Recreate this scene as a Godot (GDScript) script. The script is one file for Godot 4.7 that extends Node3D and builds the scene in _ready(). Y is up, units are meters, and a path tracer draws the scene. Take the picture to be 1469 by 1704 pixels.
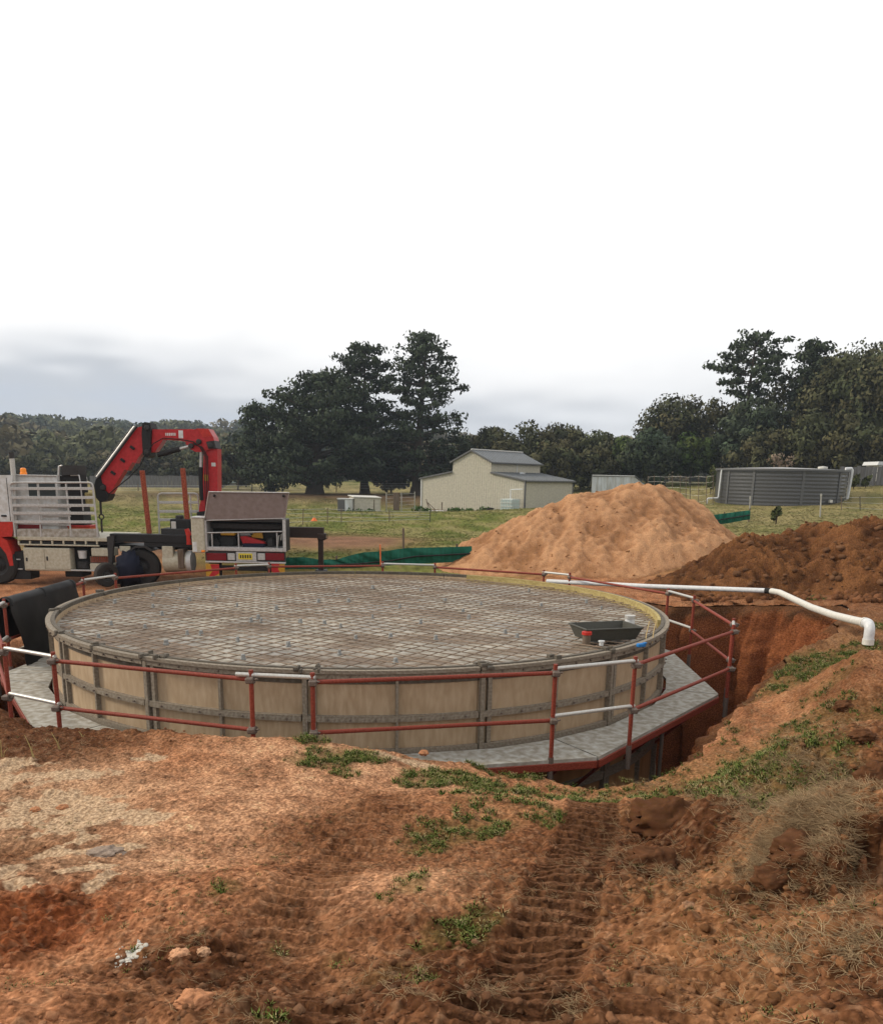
extends Node3D

# ---------- camera model of the photograph (1469 x 1704) ----------
const F := 1380.0
const YC := 1125.0
const TH := 0.23653917
const ROLL := 0.01926262
const EYE := 3.07
const CX := -1.255      # centre of the round tank
const CZ := -13.73
const RIM := 4.88
var rng := RandomNumberGenerator.new()
var M := {}
var used := {}

func ray(px: float, py: float) -> Vector3:
	var x := (px - 734.5) / F
	var y := (YC - py) / F
	var x2 := cos(ROLL) * x - sin(ROLL) * y
	var y2 := sin(ROLL) * x + cos(ROLL) * y
	return Vector3(x2, y2 * cos(TH) - sin(TH), -(y2 * sin(TH) + cos(TH)))
func at_y(px: float, py: float, y: float) -> Vector3:
	var d := ray(px, py)
	return Vector3(0, EYE, 0) + d * ((y - EYE) / d.y)
func at_z(px: float, py: float, z: float) -> Vector3:
	var d := ray(px, py)
	return Vector3(0, EYE, 0) + d * (z / d.z)
func gpt(px: float, py: float) -> Vector3:      # where the ground lies under a pixel
	var d := ray(px, py)
	var t := 1.2
	var o := Vector3(0, EYE, 0)
	while t < 400.0:
		var p := o + d * t
		if p.y < base_h(p.x, p.z):
			break
		t *= 1.006
	return o + d * t
func ring(a: float, r: float, y: float) -> Vector3:
	return Vector3(CX + r * sin(deg_to_rad(a)), y, CZ + r * cos(deg_to_rad(a)))
func rf(a: float, b: float) -> float:
	return rng.randf_range(a, b)

# ---------- mesh builder ----------
class MB:
	var v := PackedVector3Array()
	var n := PackedVector3Array()
	var c := PackedColorArray()
	var i := PackedInt32Array()
	var col := Color(1, 1, 1)
	func vert(p: Vector3, nn: Vector3) -> int:
		v.append(p); n.append(nn); c.append(col)
		return v.size() - 1
	func tri_i(a: int, b: int, d: int, nn: Vector3) -> void:
		if (v[b] - v[a]).cross(v[d] - v[a]).dot(nn) > 0.0:
			i.append(a); i.append(d); i.append(b)
		else:
			i.append(a); i.append(b); i.append(d)
	func tri(a: Vector3, b: Vector3, d: Vector3, nn := Vector3.ZERO) -> void:
		if nn == Vector3.ZERO:
			nn = -(b - a).cross(d - a).normalized()
		var k := vert(a, nn); vert(b, nn); vert(d, nn)
		tri_i(k, k + 1, k + 2, nn)
	func quad(a: Vector3, b: Vector3, d: Vector3, e: Vector3, nn := Vector3.ZERO) -> void:
		if nn == Vector3.ZERO:
			nn = -(b - a).cross(d - a).normalized()
		var k := vert(a, nn); vert(b, nn); vert(d, nn); vert(e, nn)
		tri_i(k, k + 1, k + 2, nn); tri_i(k, k + 2, k + 3, nn)
	# box with chamfered edges
	func box(ce: Vector3, s: Vector3, bs := Basis.IDENTITY, bev := 0.006) -> void:
		var h := s * 0.5
		var b: float = min(bev, min(h.x, min(h.y, h.z)) * 0.45)
		var ax := [Vector3(1, 0, 0), Vector3(0, 1, 0), Vector3(0, 0, 1)]
		var hh := [h.x, h.y, h.z]
		for k in 3:
			var u: Vector3 = ax[(k + 1) % 3]
			var w: Vector3 = ax[(k + 2) % 3]
			var hu: float = hh[(k + 1) % 3] - b
			var hw: float = hh[(k + 2) % 3] - b
			for sg: float in [-1.0, 1.0]:
				var o: Vector3 = ax[k] * sg * hh[k]
				quad(ce + bs * (o + u * hu + w * hw), ce + bs * (o - u * hu + w * hw), ce + bs * (o - u * hu - w * hw), ce + bs * (o + u * hu - w * hw), bs * (ax[k] * sg))
				for s2: float in [-1.0, 1.0]:      # edge between face k and face k+1
					var p1: Vector3 = ax[k] * sg * hh[k] + u * s2 * hu
					var p2: Vector3 = ax[k] * sg * (hh[k] - b) + u * s2 * hh[(k + 1) % 3]
					quad(ce + bs * (p1 + w * hw), ce + bs * (p1 - w * hw), ce + bs * (p2 - w * hw), ce + bs * (p2 + w * hw), bs * ((ax[k] * sg + u * s2).normalized()))
		for sx: float in [-1.0, 1.0]:
			for sy: float in [-1.0, 1.0]:
				for sz: float in [-1.0, 1.0]:
					tri(ce + bs * Vector3(sx * h.x, sy * (h.y - b), sz * (h.z - b)), ce + bs * Vector3(sx * (h.x - b), sy * h.y, sz * (h.z - b)), ce + bs * Vector3(sx * (h.x - b), sy * (h.y - b), sz * h.z), bs * Vector3(sx, sy, sz).normalized())
	func tube(a: Vector3, b: Vector3, r0: float, r1 := -1.0, sides := 10, caps := true) -> void:
		if r1 < 0.0:
			r1 = r0
		var d := (b - a).normalized()
		var u := d.cross(Vector3(0.31, 0.17, 0.93)).normalized()
		if absf(d.dot(Vector3(0.31, 0.17, 0.93))) > 0.95:
			u = d.cross(Vector3(0.93, 0.1, 0.2)).normalized()
		var w := d.cross(u)
		var k := v.size()
		for j in sides:
			var q := TAU * j / sides
			var nn := u * cos(q) + w * sin(q)
			vert(a + nn * r0, nn); vert(b + nn * r1, nn)
		for j in sides:
			var j2 := (j + 1) % sides
			var nn := n[k + j * 2] + n[k + j2 * 2]
			tri_i(k + j * 2, k + j * 2 + 1, k + j2 * 2 + 1, nn); tri_i(k + j * 2, k + j2 * 2 + 1, k + j2 * 2, nn)
		if caps:
			for e in 2:
				var ce := a if e == 0 else b
				var nn := -d if e == 0 else d
				var r := r0 if e == 0 else r1
				var m := vert(ce, nn)
				for j in sides:
					var q := TAU * j / sides
					vert(ce + (u * cos(q) + w * sin(q)) * r, nn)
				for j in sides:
					tri_i(m, m + 1 + j, m + 1 + (j + 1) % sides, nn)
	func path(pts: Array, r: float, sides := 8, r_end := -1.0) -> void:
		var k := v.size()
		var u := Vector3.ZERO
		for q in pts.size():
			var p: Vector3 = pts[q]
			var d: Vector3 = ((pts[min(q + 1, pts.size() - 1)] as Vector3) - (pts[max(q - 1, 0)] as Vector3)).normalized()
			if u == Vector3.ZERO:
				u = d.cross(Vector3(0.31, 0.17, 0.93)).normalized()
			else:
				u = (u - d * u.dot(d)).normalized()
			var w := d.cross(u)
			var rr := r if r_end < 0.0 else lerpf(r, r_end, q / float(pts.size() - 1))
			for j in sides:
				var t := TAU * j / sides
				var nn := u * cos(t) + w * sin(t)
				vert(p + nn * rr, nn)
		for q in pts.size() - 1:
			for j in sides:
				var a := k + q * sides + j
				var b := k + q * sides + (j + 1) % sides
				tri_i(a, b, b + sides, n[a] + n[b]); tri_i(a, b + sides, a + sides, n[a] + n[b])
		for e in 2:
			var q := 0 if e == 0 else pts.size() - 1
			var nn: Vector3 = ((pts[0] as Vector3) - (pts[1] as Vector3)).normalized() if e == 0 else ((pts[q] as Vector3) - (pts[q - 1] as Vector3)).normalized()
			var m := vert(pts[q], nn)
			for j in sides:
				vert(v[k + q * sides + j], nn)
			for j in sides:
				tri_i(m, m + 1 + j, m + 1 + (j + 1) % sides, nn)
	# polygon pts (Vector2 in the plane o + ux*x + uy*y) pushed along dep
	func prism(pts: Array, o: Vector3, ux: Vector3, uy: Vector3, dep: Vector3) -> void:
		var pp := PackedVector2Array()
		for p: Vector2 in pts:
			pp.append(p)
		var t := Geometry2D.triangulate_polygon(pp)
		var nn := dep.normalized()
		for e in 2:
			var k := v.size()
			for p in pp:
				vert(o + ux * p.x + uy * p.y + (dep if e == 1 else Vector3.ZERO), nn if e == 1 else -nn)
			for q in range(0, t.size(), 3):
				tri_i(k + t[q], k + t[q + 1], k + t[q + 2], nn if e == 1 else -nn)
		var ce := Vector2.ZERO
		for p in pp:
			ce += p / pp.size()
		var area := 0.0
		for q in pp.size():
			area += pp[q].cross(pp[(q + 1) % pp.size()])
		for q in pp.size():
			var a := pp[q]
			var b := pp[(q + 1) % pp.size()]
			var e2 := (b - a)
			var o2 := Vector2(e2.y, -e2.x).normalized() * signf(area)
			var a3 := o + ux * a.x + uy * a.y
			var b3 := o + ux * b.x + uy * b.y
			quad(a3, b3, b3 + dep, a3 + dep, (ux * o2.x + uy * o2.y).normalized())
	# profile of Vector2(radius, height) turned about an axis
	func lathe(ce: Vector3, prof: Array, segs := 24, bs := Basis.IDENTITY) -> void:
		for q in prof.size() - 1:
			var a: Vector2 = prof[q]
			var b: Vector2 = prof[q + 1]
			var e2 := b - a
			var nl := Vector2(e2.y, -e2.x).normalized()
			var k := v.size()
			for j in segs + 1:
				var t := TAU * j / segs
				var di := Vector3(cos(t), 0, sin(t))
				var nn := bs * (di * nl.x + Vector3(0, nl.y, 0))
				vert(ce + bs * (di * a.x + Vector3(0, a.y, 0)), nn)
				vert(ce + bs * (di * b.x + Vector3(0, b.y, 0)), nn)
			for j in segs:
				var m := k + j * 2
				tri_i(m, m + 1, m + 3, n[m] + n[m + 2]); tri_i(m, m + 3, m + 2, n[m] + n[m + 2])
	# part of a hollow cylinder: angles in degrees about the tank's axis
	func arc(cx: float, cz: float, a0: float, a1: float, r0: float, r1: float, y0: float, y1: float, segs: int, ends := true) -> void:
		for j in segs:
			var p := deg_to_rad(lerpf(a0, a1, j / float(segs)))
			var q := deg_to_rad(lerpf(a0, a1, (j + 1) / float(segs)))
			var dp := Vector3(sin(p), 0, cos(p))
			var dq := Vector3(sin(q), 0, cos(q))
			var o := Vector3(cx, 0, cz)
			var ya := Vector3(0, y0, 0)
			var yb := Vector3(0, y1, 0)
			for e in 2:
				var r := r1 if e == 1 else r0
				var sg := 1.0 if e == 1 else -1.0
				var k := vert(o + dp * r + ya, dp * sg)
				vert(o + dp * r + yb, dp * sg); vert(o + dq * r + yb, dq * sg); vert(o + dq * r + ya, dq * sg)
				tri_i(k, k + 1, k + 2, dp * sg); tri_i(k, k + 2, k + 3, dp * sg)
			quad(o + dp * r0 + yb, o + dp * r1 + yb, o + dq * r1 + yb, o + dq * r0 + yb, Vector3.UP)
			quad(o + dp * r0 + ya, o + dp * r1 + ya, o + dq * r1 + ya, o + dq * r0 + ya, Vector3.DOWN)
			if ends and j == 0:
				quad(o + dp * r0 + ya, o + dp * r1 + ya, o + dp * r1 + yb, o + dp * r0 + yb, Vector3(-cos(p), 0, sin(p)))
			if ends and j == segs - 1:
				quad(o + dq * r0 + ya, o + dq * r1 + ya, o + dq * r1 + yb, o + dq * r0 + yb, Vector3(cos(q), 0, -sin(q)))
	func mesh(m: Material) -> ArrayMesh:
		var arr := []
		arr.resize(Mesh.ARRAY_MAX)
		arr[Mesh.ARRAY_VERTEX] = v
		arr[Mesh.ARRAY_NORMAL] = n
		arr[Mesh.ARRAY_COLOR] = c
		arr[Mesh.ARRAY_INDEX] = i
		var am := ArrayMesh.new()
		am.add_surface_from_arrays(Mesh.PRIMITIVE_TRIANGLES, arr)
		am.surface_set_material(0, m)
		return am

# ---------- naming and tagging ----------
func numbered(called: String) -> String:
	var k: int = used.get(called, -1) + 1
	used[called] = k
	return called if k == 0 else "%s_%03d" % [called, k]
func tag(o: Node3D, label: String, category: String, group := "") -> Node3D:
	o.set_meta("label", label)
	o.set_meta("category", category)
	if group != "":
		o.set_meta("group", group)
	return o
func thing(called: String, label: String, category: String, at := Vector3.ZERO, turn := 0.0, group := "") -> Node3D:
	var o := Node3D.new()
	o.name = numbered(called)
	add_child(o)
	o.position = at
	o.rotation.y = turn
	return tag(o, label, category, group)
func part(called: String, mb: MB, m: Material, parent: Node3D) -> MeshInstance3D:
	var o := MeshInstance3D.new()
	o.mesh = mb.mesh(m)
	o.name = called if parent != self else numbered(called)
	parent.add_child(o, true)
	return o
func single(called: String, mb: MB, m: Material, label: String, category: String, group := "") -> MeshInstance3D:
	var o := part(called, mb, m, self)
	tag(o, label, category, group)
	return o
func struct(called: String, mb: MB, m: Material) -> MeshInstance3D:
	var o := part(called, mb, m, self)
	o.set_meta("kind", "structure")
	return o
func pbox(called: String, ce: Vector3, s: Vector3, m: Material, parent: Node3D, bs := Basis.IDENTITY, bev := 0.008) -> MeshInstance3D:
	var b := MB.new()
	b.box(ce, s, bs, bev)
	return part(called, b, m, parent)
func ptube(called: String, a: Vector3, b: Vector3, r: float, m: Material, parent: Node3D, sides := 12) -> MeshInstance3D:
	var mb := MB.new()
	mb.tube(a, b, r, r, sides)
	return part(called, mb, m, parent)

# ---------- procedural materials ----------
func noise(kind: int, freq: float, seed_: int, oct := 4) -> FastNoiseLite:
	var f := FastNoiseLite.new()
	f.noise_type = kind
	f.frequency = freq
	f.seed = seed_
	f.fractal_octaves = oct
	f.fractal_type = FastNoiseLite.FRACTAL_FBM if oct > 1 else FastNoiseLite.FRACTAL_NONE
	return f
func tex(freq: float, oct: int, seed_: int, lo: float, hi: float, sx := 1.0, sy := 1.0, tint := Color(1, 1, 1), size := 512) -> ImageTexture:
	var f := noise(FastNoiseLite.TYPE_SIMPLEX, freq, seed_, oct)
	var src := f.get_seamless_image(int(size / sx), int(size / sy))
	src.convert(Image.FORMAT_L8)
	src.resize(size, size, Image.INTERPOLATE_CUBIC)
	var d := src.get_data()
	var out := PackedByteArray()
	out.resize(size * size * 3)
	for k in size * size:
		var t := clampf((d[k] / 255.0 - 0.12) / 0.76, 0.0, 1.0)
		var b := lerpf(lo, hi, t)
		out[k * 3] = int(clampf(255.0 * lerpf(b, b * tint.r, 1.0 - t), 0, 255))
		out[k * 3 + 1] = int(clampf(255.0 * lerpf(b, b * tint.g, 1.0 - t), 0, 255))
		out[k * 3 + 2] = int(clampf(255.0 * lerpf(b, b * tint.b, 1.0 - t), 0, 255))
	return ImageTexture.create_from_image(Image.create_from_data(size, size, false, Image.FORMAT_RGB8, out))
func ntex(freq: float, oct: int, seed_: int, strength: float, size := 512) -> ImageTexture:
	var im := noise(FastNoiseLite.TYPE_SIMPLEX, freq, seed_, oct).get_seamless_image(size, size)
	im.convert(Image.FORMAT_RGBA8)
	im.bump_map_to_normal_map(strength)
	return ImageTexture.create_from_image(im)
func mat(lin: Color, rough := 0.8, metal := 0.0, t: Texture2D = null, scale := 1.0, nt: Texture2D = null, ns := 0.5) -> StandardMaterial3D:
	var m := StandardMaterial3D.new()
	m.albedo_color = lin.linear_to_srgb()
	m.roughness = rough
	m.metallic = metal
	m.metallic_specular = 0.35
	if t != null or nt != null:
		m.uv1_triplanar = true
		m.uv1_world_triplanar = true
		m.uv1_scale = Vector3.ONE * scale
	if t != null:
		m.albedo_texture = t
	if nt != null:
		m.normal_enabled = true
		m.normal_texture = nt
		m.normal_scale = ns
	return m
func vmat(rough := 0.9, spec := 0.25, t: Texture2D = null, scale := 1.0, nt: Texture2D = null, ns := 0.5) -> StandardMaterial3D:
	var m := mat(Color(1, 1, 1), rough, 0.0, t, scale, nt, ns)
	m.vertex_color_use_as_albedo = true
	m.metallic_specular = spec
	return m
func make_materials() -> void:
	var grime := tex(0.02, 6, 3, 0.91, 1.0, 1, 1, Color(0.98, 0.96, 0.93))
	var fine := tex(0.06, 4, 5, 0.88, 1.0)
	var rust := tex(0.03, 6, 9, 0.74, 1.0, 1, 1, Color(1.0, 0.86, 0.76))
	var streak := tex(0.02, 5, 11, 0.84, 1.0, 1.0, 8.0, Color(0.98, 0.95, 0.9))
	var blotch := tex(0.012, 6, 13, 0.78, 1.0, 1, 1, Color(1.0, 0.96, 0.9))
	var stain := tex(0.03, 6, 15, 0.88, 1.0, 1.0, 5.0, Color(1.0, 0.97, 0.93))
	var soil_n := ntex(0.03, 5, 21, 8.0)
	var conc_n := ntex(0.05, 4, 23, 3.0)
	M.tex_fine = fine
	M.soil = vmat(0.95, 0.15, tex(0.03, 6, 31, 0.58, 1.0, 1, 1, Color(1, 0.95, 0.9)), 1.5, soil_n, 1.0)
	M.sand = vmat(0.95, 0.1, tex(0.05, 5, 33, 0.78, 1.0), 0.8, soil_n, 0.7)
	M.clod = vmat(0.95, 0.15, fine, 4.0, soil_n, 0.5)
	M.leaf = vmat(0.75, 0.2)
	M.blade = vmat(0.8, 0.2)
	M.bark = mat(Color(0.07, 0.055, 0.042), 0.9, 0, streak, 0.6)
	M.gum_bark = mat(Color(0.16, 0.13, 0.1), 0.9, 0, streak, 0.6)
	M.red_tube = mat(Color(0.27, 0.058, 0.036), 0.6, 0.0, rust, 2.3)
	M.galv = mat(Color(0.55, 0.55, 0.53), 0.42, 0.45, grime, 3.0)
	M.coupler = mat(Color(0.2, 0.18, 0.165), 0.6, 0.3, rust, 5.0)
	M.plank = mat(Color(0.43, 0.42, 0.385), 0.88, 0, blotch, 0.9, conc_n, 0.25)
	M.ply = mat(Color(0.45, 0.34, 0.225), 0.75, 0, stain, 0.7)
	M.ply_wet = mat(Color(0.42, 0.24, 0.11), 0.7, 0, streak, 0.5)
	M.rib = mat(Color(0.28, 0.245, 0.2), 0.75, 0.0, blotch, 3.0, conc_n, 0.4)
	M.rib_pale = mat(Color(0.4, 0.35, 0.25), 0.75, 0.1, grime, 1.6)
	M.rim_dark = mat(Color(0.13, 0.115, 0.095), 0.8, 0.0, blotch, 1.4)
	M.foam = mat(Color(0.45, 0.37, 0.16), 0.85, 0.0, blotch, 1.5)
	M.deck = vmat(0.6, 0.35, blotch, 0.7, conc_n, 0.2)
	M.rebar = vmat(0.8, 0.25)
	M.grey_plastic = mat(Color(0.24, 0.24, 0.23), 0.7)
	M.black_plastic = mat(Color(0.02, 0.02, 0.02), 0.5, 0, fine, 2.0)
	M.tub = mat(Color(0.065, 0.064, 0.054), 0.55, 0, grime, 2.0)
	M.pvc = mat(Color(0.66, 0.67, 0.67), 0.35, 0, fine, 0.5)
	M.pvc2 = mat(Color(0.66, 0.64, 0.58), 0.4, 0, fine, 0.5)
	M.rubber = mat(Color(0.022, 0.021, 0.02), 0.85, 0, fine, 2.0)
	M.tyre = mat(Color(0.032, 0.029, 0.027), 0.9, 0, grime, 2.0)
	M.cream = mat(Color(0.5, 0.465, 0.375), 0.6, 0, fine, 0.15)
	M.roof = mat(Color(0.17, 0.185, 0.2), 0.5, 0.15, grime, 0.2)
	M.roof_trim = mat(Color(0.12, 0.12, 0.12), 0.5, 0.1, fine, 0.5)
	M.zinc = mat(Color(0.6, 0.64, 0.66), 0.45, 0.35, streak, 0.25)
	M.white_paint = mat(Color(0.62, 0.635, 0.635), 0.35, 0, grime, 0.5)
	M.red_paint = mat(Color(0.5, 0.035, 0.025), 0.35, 0, grime, 0.8)
	M.crane_red = mat(Color(0.45, 0.026, 0.03), 0.38, 0, grime, 0.7)
	M.orange_red = mat(Color(0.34, 0.085, 0.045), 0.7, 0, rust, 1.0)
	M.black_steel = mat(Color(0.02, 0.02, 0.021), 0.55, 0.1, grime, 1.0)
	M.dark_steel = mat(Color(0.045, 0.043, 0.043), 0.6, 0.2, grime, 1.0)
	M.brown_steel = mat(Color(0.035, 0.022, 0.017), 0.6, 0.1, grime, 1.0)
	M.box_cream = mat(Color(0.5, 0.47, 0.37), 0.5, 0, grime, 0.9)
	M.alu = mat(Color(0.55, 0.55, 0.55), 0.4, 0.5, grime, 1.1)
	M.alu_white = mat(Color(0.5, 0.5, 0.49), 0.5, 0.1, grime, 1.3)
	M.lid = mat(Color(0.17, 0.12, 0.105), 0.35, 0.3, grime, 0.5)
	M.glass = mat(Color(0.05, 0.06, 0.065), 0.08)
	M.lens_red = mat(Color(0.17, 0.015, 0.02), 0.2)
	M.lens_orange = mat(Color(0.85, 0.25, 0.03), 0.25)
	M.yellow = mat(Color(0.5, 0.27, 0.03), 0.45, 0, grime, 1.5)
	M.plate = mat(Color(0.6, 0.48, 0.05), 0.45)
	M.navy = mat(Color(0.012, 0.014, 0.03), 0.8, 0, fine, 2.0)
	M.mesh_green = mat(Color(0.008, 0.115, 0.075), 0.75, 0, streak, 0.8)
	M.membrane = mat(Color(0.018, 0.017, 0.017), 0.6, 0, fine, 1.5)
	M.post_wood = mat(Color(0.17, 0.13, 0.1), 0.9, 0, streak, 1.0)
	M.post_grey = mat(Color(0.4, 0.4, 0.38), 0.8, 0, streak, 1.0)
	M.tank_grey = mat(Color(0.1, 0.1, 0.1), 0.34, 0.45, fine, 0.2)
	M.tank_roof = mat(Color(0.4, 0.41, 0.42), 0.5, 0.3, grime, 0.2)
	M.blue = mat(Color(0.02, 0.16, 0.42), 0.5)
	M.straw = mat(Color(0.5, 0.37, 0.18), 0.85)
	M.poly = mat(Color(0.5, 0.6, 0.58), 0.45, 0, fine, 1.0)
	M.fence_grey = mat(Color(0.16, 0.16, 0.165), 0.9, 0, streak, 0.4)
	M.orange_paint = mat(Color(0.7, 0.16, 0.05), 0.7)

# ---------- ground ----------
const TA := 87
const TR := 104
var tab_h := PackedFloat32Array()
var tab_c := PackedColorArray()      # soil colour, a = roughness of the surface
var n_big: FastNoiseLite
var n_mid: FastNoiseLite
var n_fine: FastNoiseLite
var n_cell: FastNoiseLite
var n_col: FastNoiseLite
var n_col2: FastNoiseLite
var lip_tab := [[-180, 6.4], [-120, 6.4], [-96, 6.25], [-80, 6.15], [-60, 5.95], [-45, 5.72], [-28, 5.66], [0, 5.66], [12, 5.68], [22, 5.8], [28, 6.28], [33, 6.5], [40, 6.5], [49, 6.35], [56, 6.35], [67, 6.6], [79, 7.3], [88, 7.9], [96, 8.2], [103, 8.1], [109.4, 7.8], [112.5, 7.0], [115, 6.5], [125, 6.45], [180, 6.4]]
const HPTS := [[0, 1704, 1.30], [367, 1704, 1.38], [734, 1704, 1.45], [1100, 1704, 1.52], [1469, 1704, 1.72],
	[0, 1500, 0.85], [367, 1500, 0.95], [734, 1500, 1.0], [1000, 1500, 1.02], [1250, 1500, 1.35], [1469, 1500, 1.72],
	[0, 1350, 0.45], [367, 1350, 0.58], [734, 1350, 0.58], [1000, 1380, 0.6], [1250, 1380, 1.0], [1469, 1350, 1.6],
	[0, 1198, 0.2], [50, 1197, 0.22], [200, 1202, 0.36], [330, 1210, 0.48], [480, 1221, 0.5], [600, 1246, 0.4], [720, 1265, 0.24], [880, 1293, 0.0], [1000, 1317, -0.07], [1090, 1308, -0.02], [1170, 1265, 0.14], [1215, 1205, 0.3], [1250, 1160, 0.48], [1300, 1105, 0.7], [1385, 1052, 0.93], [1469, 1200, 1.45], [1350, 1230, 0.75], [1469, 1075, 1.28], [1469, 1020, 1.22],
	[1125, 996, 0.66], [1250, 996, 0.75], [1380, 996, 0.95], [1469, 1000, 1.2]]
const HXZ := [[-10, -22, 0.0], [-5, -22, 0.03], [-14, -22, 0.0], [0, -23, 0.22], [4, -22, 0.42], [9, -22, 1.0], [-15, -40, 0.1], [0, -40, 0.4], [12, -40, 1.2], [-25, -65, 0.3], [0, -65, 0.45], [17, -55, 1.45], [24, -58, 1.75], [31, -64, 3.0], [42, -66, 3.4], [26, -46, 1.5], [15, -50, 1.2], [19, -52, 1.35], [-30, -100, 0.8], [0, -100, 0.9], [30, -100, 3.0], [-60, -100, 0.4], [60, -100, 3.6], [-10, -13, 0.0], [-9, -17, 0.0], [-7.5, -11, 0.05], [-8, -8, 0.2], [-6, -5, 0.6], [-3, -2, 1.35], [0, 0, 1.5], [3, -1, 1.8], [8, -6, 1.85], [10, -10, 1.6], [10, -14, 1.4], [-6.5, -20, 0.0], [0, 6, 1.5], [-8, 3, 1.0], [8, 3, 1.9], [0, -300, 1.5], [-200, -300, 1.0], [200, -300, 4.0], [0, 200, 1.0]]
# soil colours (linear) with how rough the surface is
const O1 := Color(0.62, 0.335, 0.19, 0.4)      # pale orange earth
const O2 := Color(0.47, 0.22, 0.112, 0.6)     # orange brown
const O3 := Color(0.265, 0.122, 0.06, 0.8)    # damp brown
const O4 := Color(0.14, 0.06, 0.029, 1.1)   # dark damp brown
const RD := Color(0.25, 0.078, 0.03, 1.1)      # red
const PC := Color(0.54, 0.32, 0.19, 0.6)       # pale clay
const BR := Color(0.29, 0.15, 0.073, 1.2)    # brown mound
const GR := Color(0.24, 0.255, 0.072, 0.4)     # grass
const ST := Color(0.36, 0.31, 0.14, 0.4)      # dry grass
const CPTS := [[0, 1225, 3], [60, 1238, 3], [140, 1240, 3], [220, 1225, 2], [300, 1250, 1], [420, 1235, 0], [560, 1280, 0], [700, 1290, 0], [150, 1290, 5], [60, 1320, 5], [60, 1370, 5], [150, 1370, 5], [250, 1370, 0], [350, 1330, 0], [450, 1330, 0], [120, 1440, 5], [180, 1420, 5], [30, 1420, 2], [60, 1500, 7], [140, 1520, 7], [30, 1560, 7], [200, 1480, 1], [300, 1430, 0], [400, 1450, 1], [330, 1530, 1], [250, 1600, 3], [120, 1600, 1], [60, 1660, 1], [200, 1680, 2], [350, 1660, 2],
	[520, 1400, 2], [450, 1500, 2], [400, 1600, 3], [560, 1450, 2], [620, 1480, 0], [560, 1560, 2], [480, 1660, 3], [650, 1350, 2], [600, 1350, 2], [700, 1430, 2], [780, 1350, 1], [860, 1310, 1], [950, 1320, 1], [1040, 1330, 1], [640, 1580, 2], [700, 1540, 2], [620, 1660, 3], [750, 1640, 3], [850, 1580, 3], [900, 1500, 2], [860, 1430, 2], [960, 1420, 3], [960, 1520, 2], [1040, 1400, 3], [1000, 1450, 3], [900, 1670, 3], [1000, 1620, 2], [1060, 1680, 2], [830, 1390, 2],
	[1110, 1400, 3], [1180, 1340, 6], [1150, 1480, 8], [1230, 1450, 6], [1200, 1560, 8], [1300, 1560, 8], [1250, 1650, 8], [1380, 1620, 2], [1440, 1560, 2], [1440, 1680, 2], [1320, 1400, 6], [1400, 1350, 6], [1450, 1450, 2], [1330, 1470, 3], [1440, 1260, 2], [1440, 1180, 2], [1350, 1290, 6], [1260, 1230, 1], [1330, 1150, 8], [1250, 1160, 1], [1380, 1090, 6], [1440, 1120, 2], [1465, 1000, 2], [1300, 990, 2], [1150, 990, 1], [1200, 1250, 1], [1120, 1300, 1],
	[20, 1010, 1], [60, 985, 1], [20, 975, 1], [150, 985, 1]]
const CXZ := [[-10, -24, 1], [-6, -24, 2], [-14, -24, 1], [-9, -12, 1], [-8, -17, 1], [-5, -27, 4], [0, -26, 4], [-18, -27, 4], [3, -21, 1], [9, -17, 2], [12, -20, 2], [12, -30, 5], [20, -30, 4], [-12, -31, 9], [-4, -32, 9], [2, -32, 4], [8, -33, 4], [-20, -34, 4], [-10, -40, 4], [0, -42, 4], [6, -40, 4], [14, -42, 5], [-20, -45, 4], [-30, -60, 4], [-10, -60, 4], [10, -60, 4], [20, -60, 5], [30, -60, 5], [-20, -75, 5], [-14, -84, 10], [-6, -84, 10], [-20, -84, 10], [0, -86, 10], [-10, -110, 5], [10, -90, 4], [40, -90, 4], [-50, -90, 5], [-90, -150, 5], [0, -200, 4], [60, -200, 4], [8, 0, 2], [0, 3, 2], [-6, 0, 1], [10, -8, 8]]
var pal := []

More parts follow.
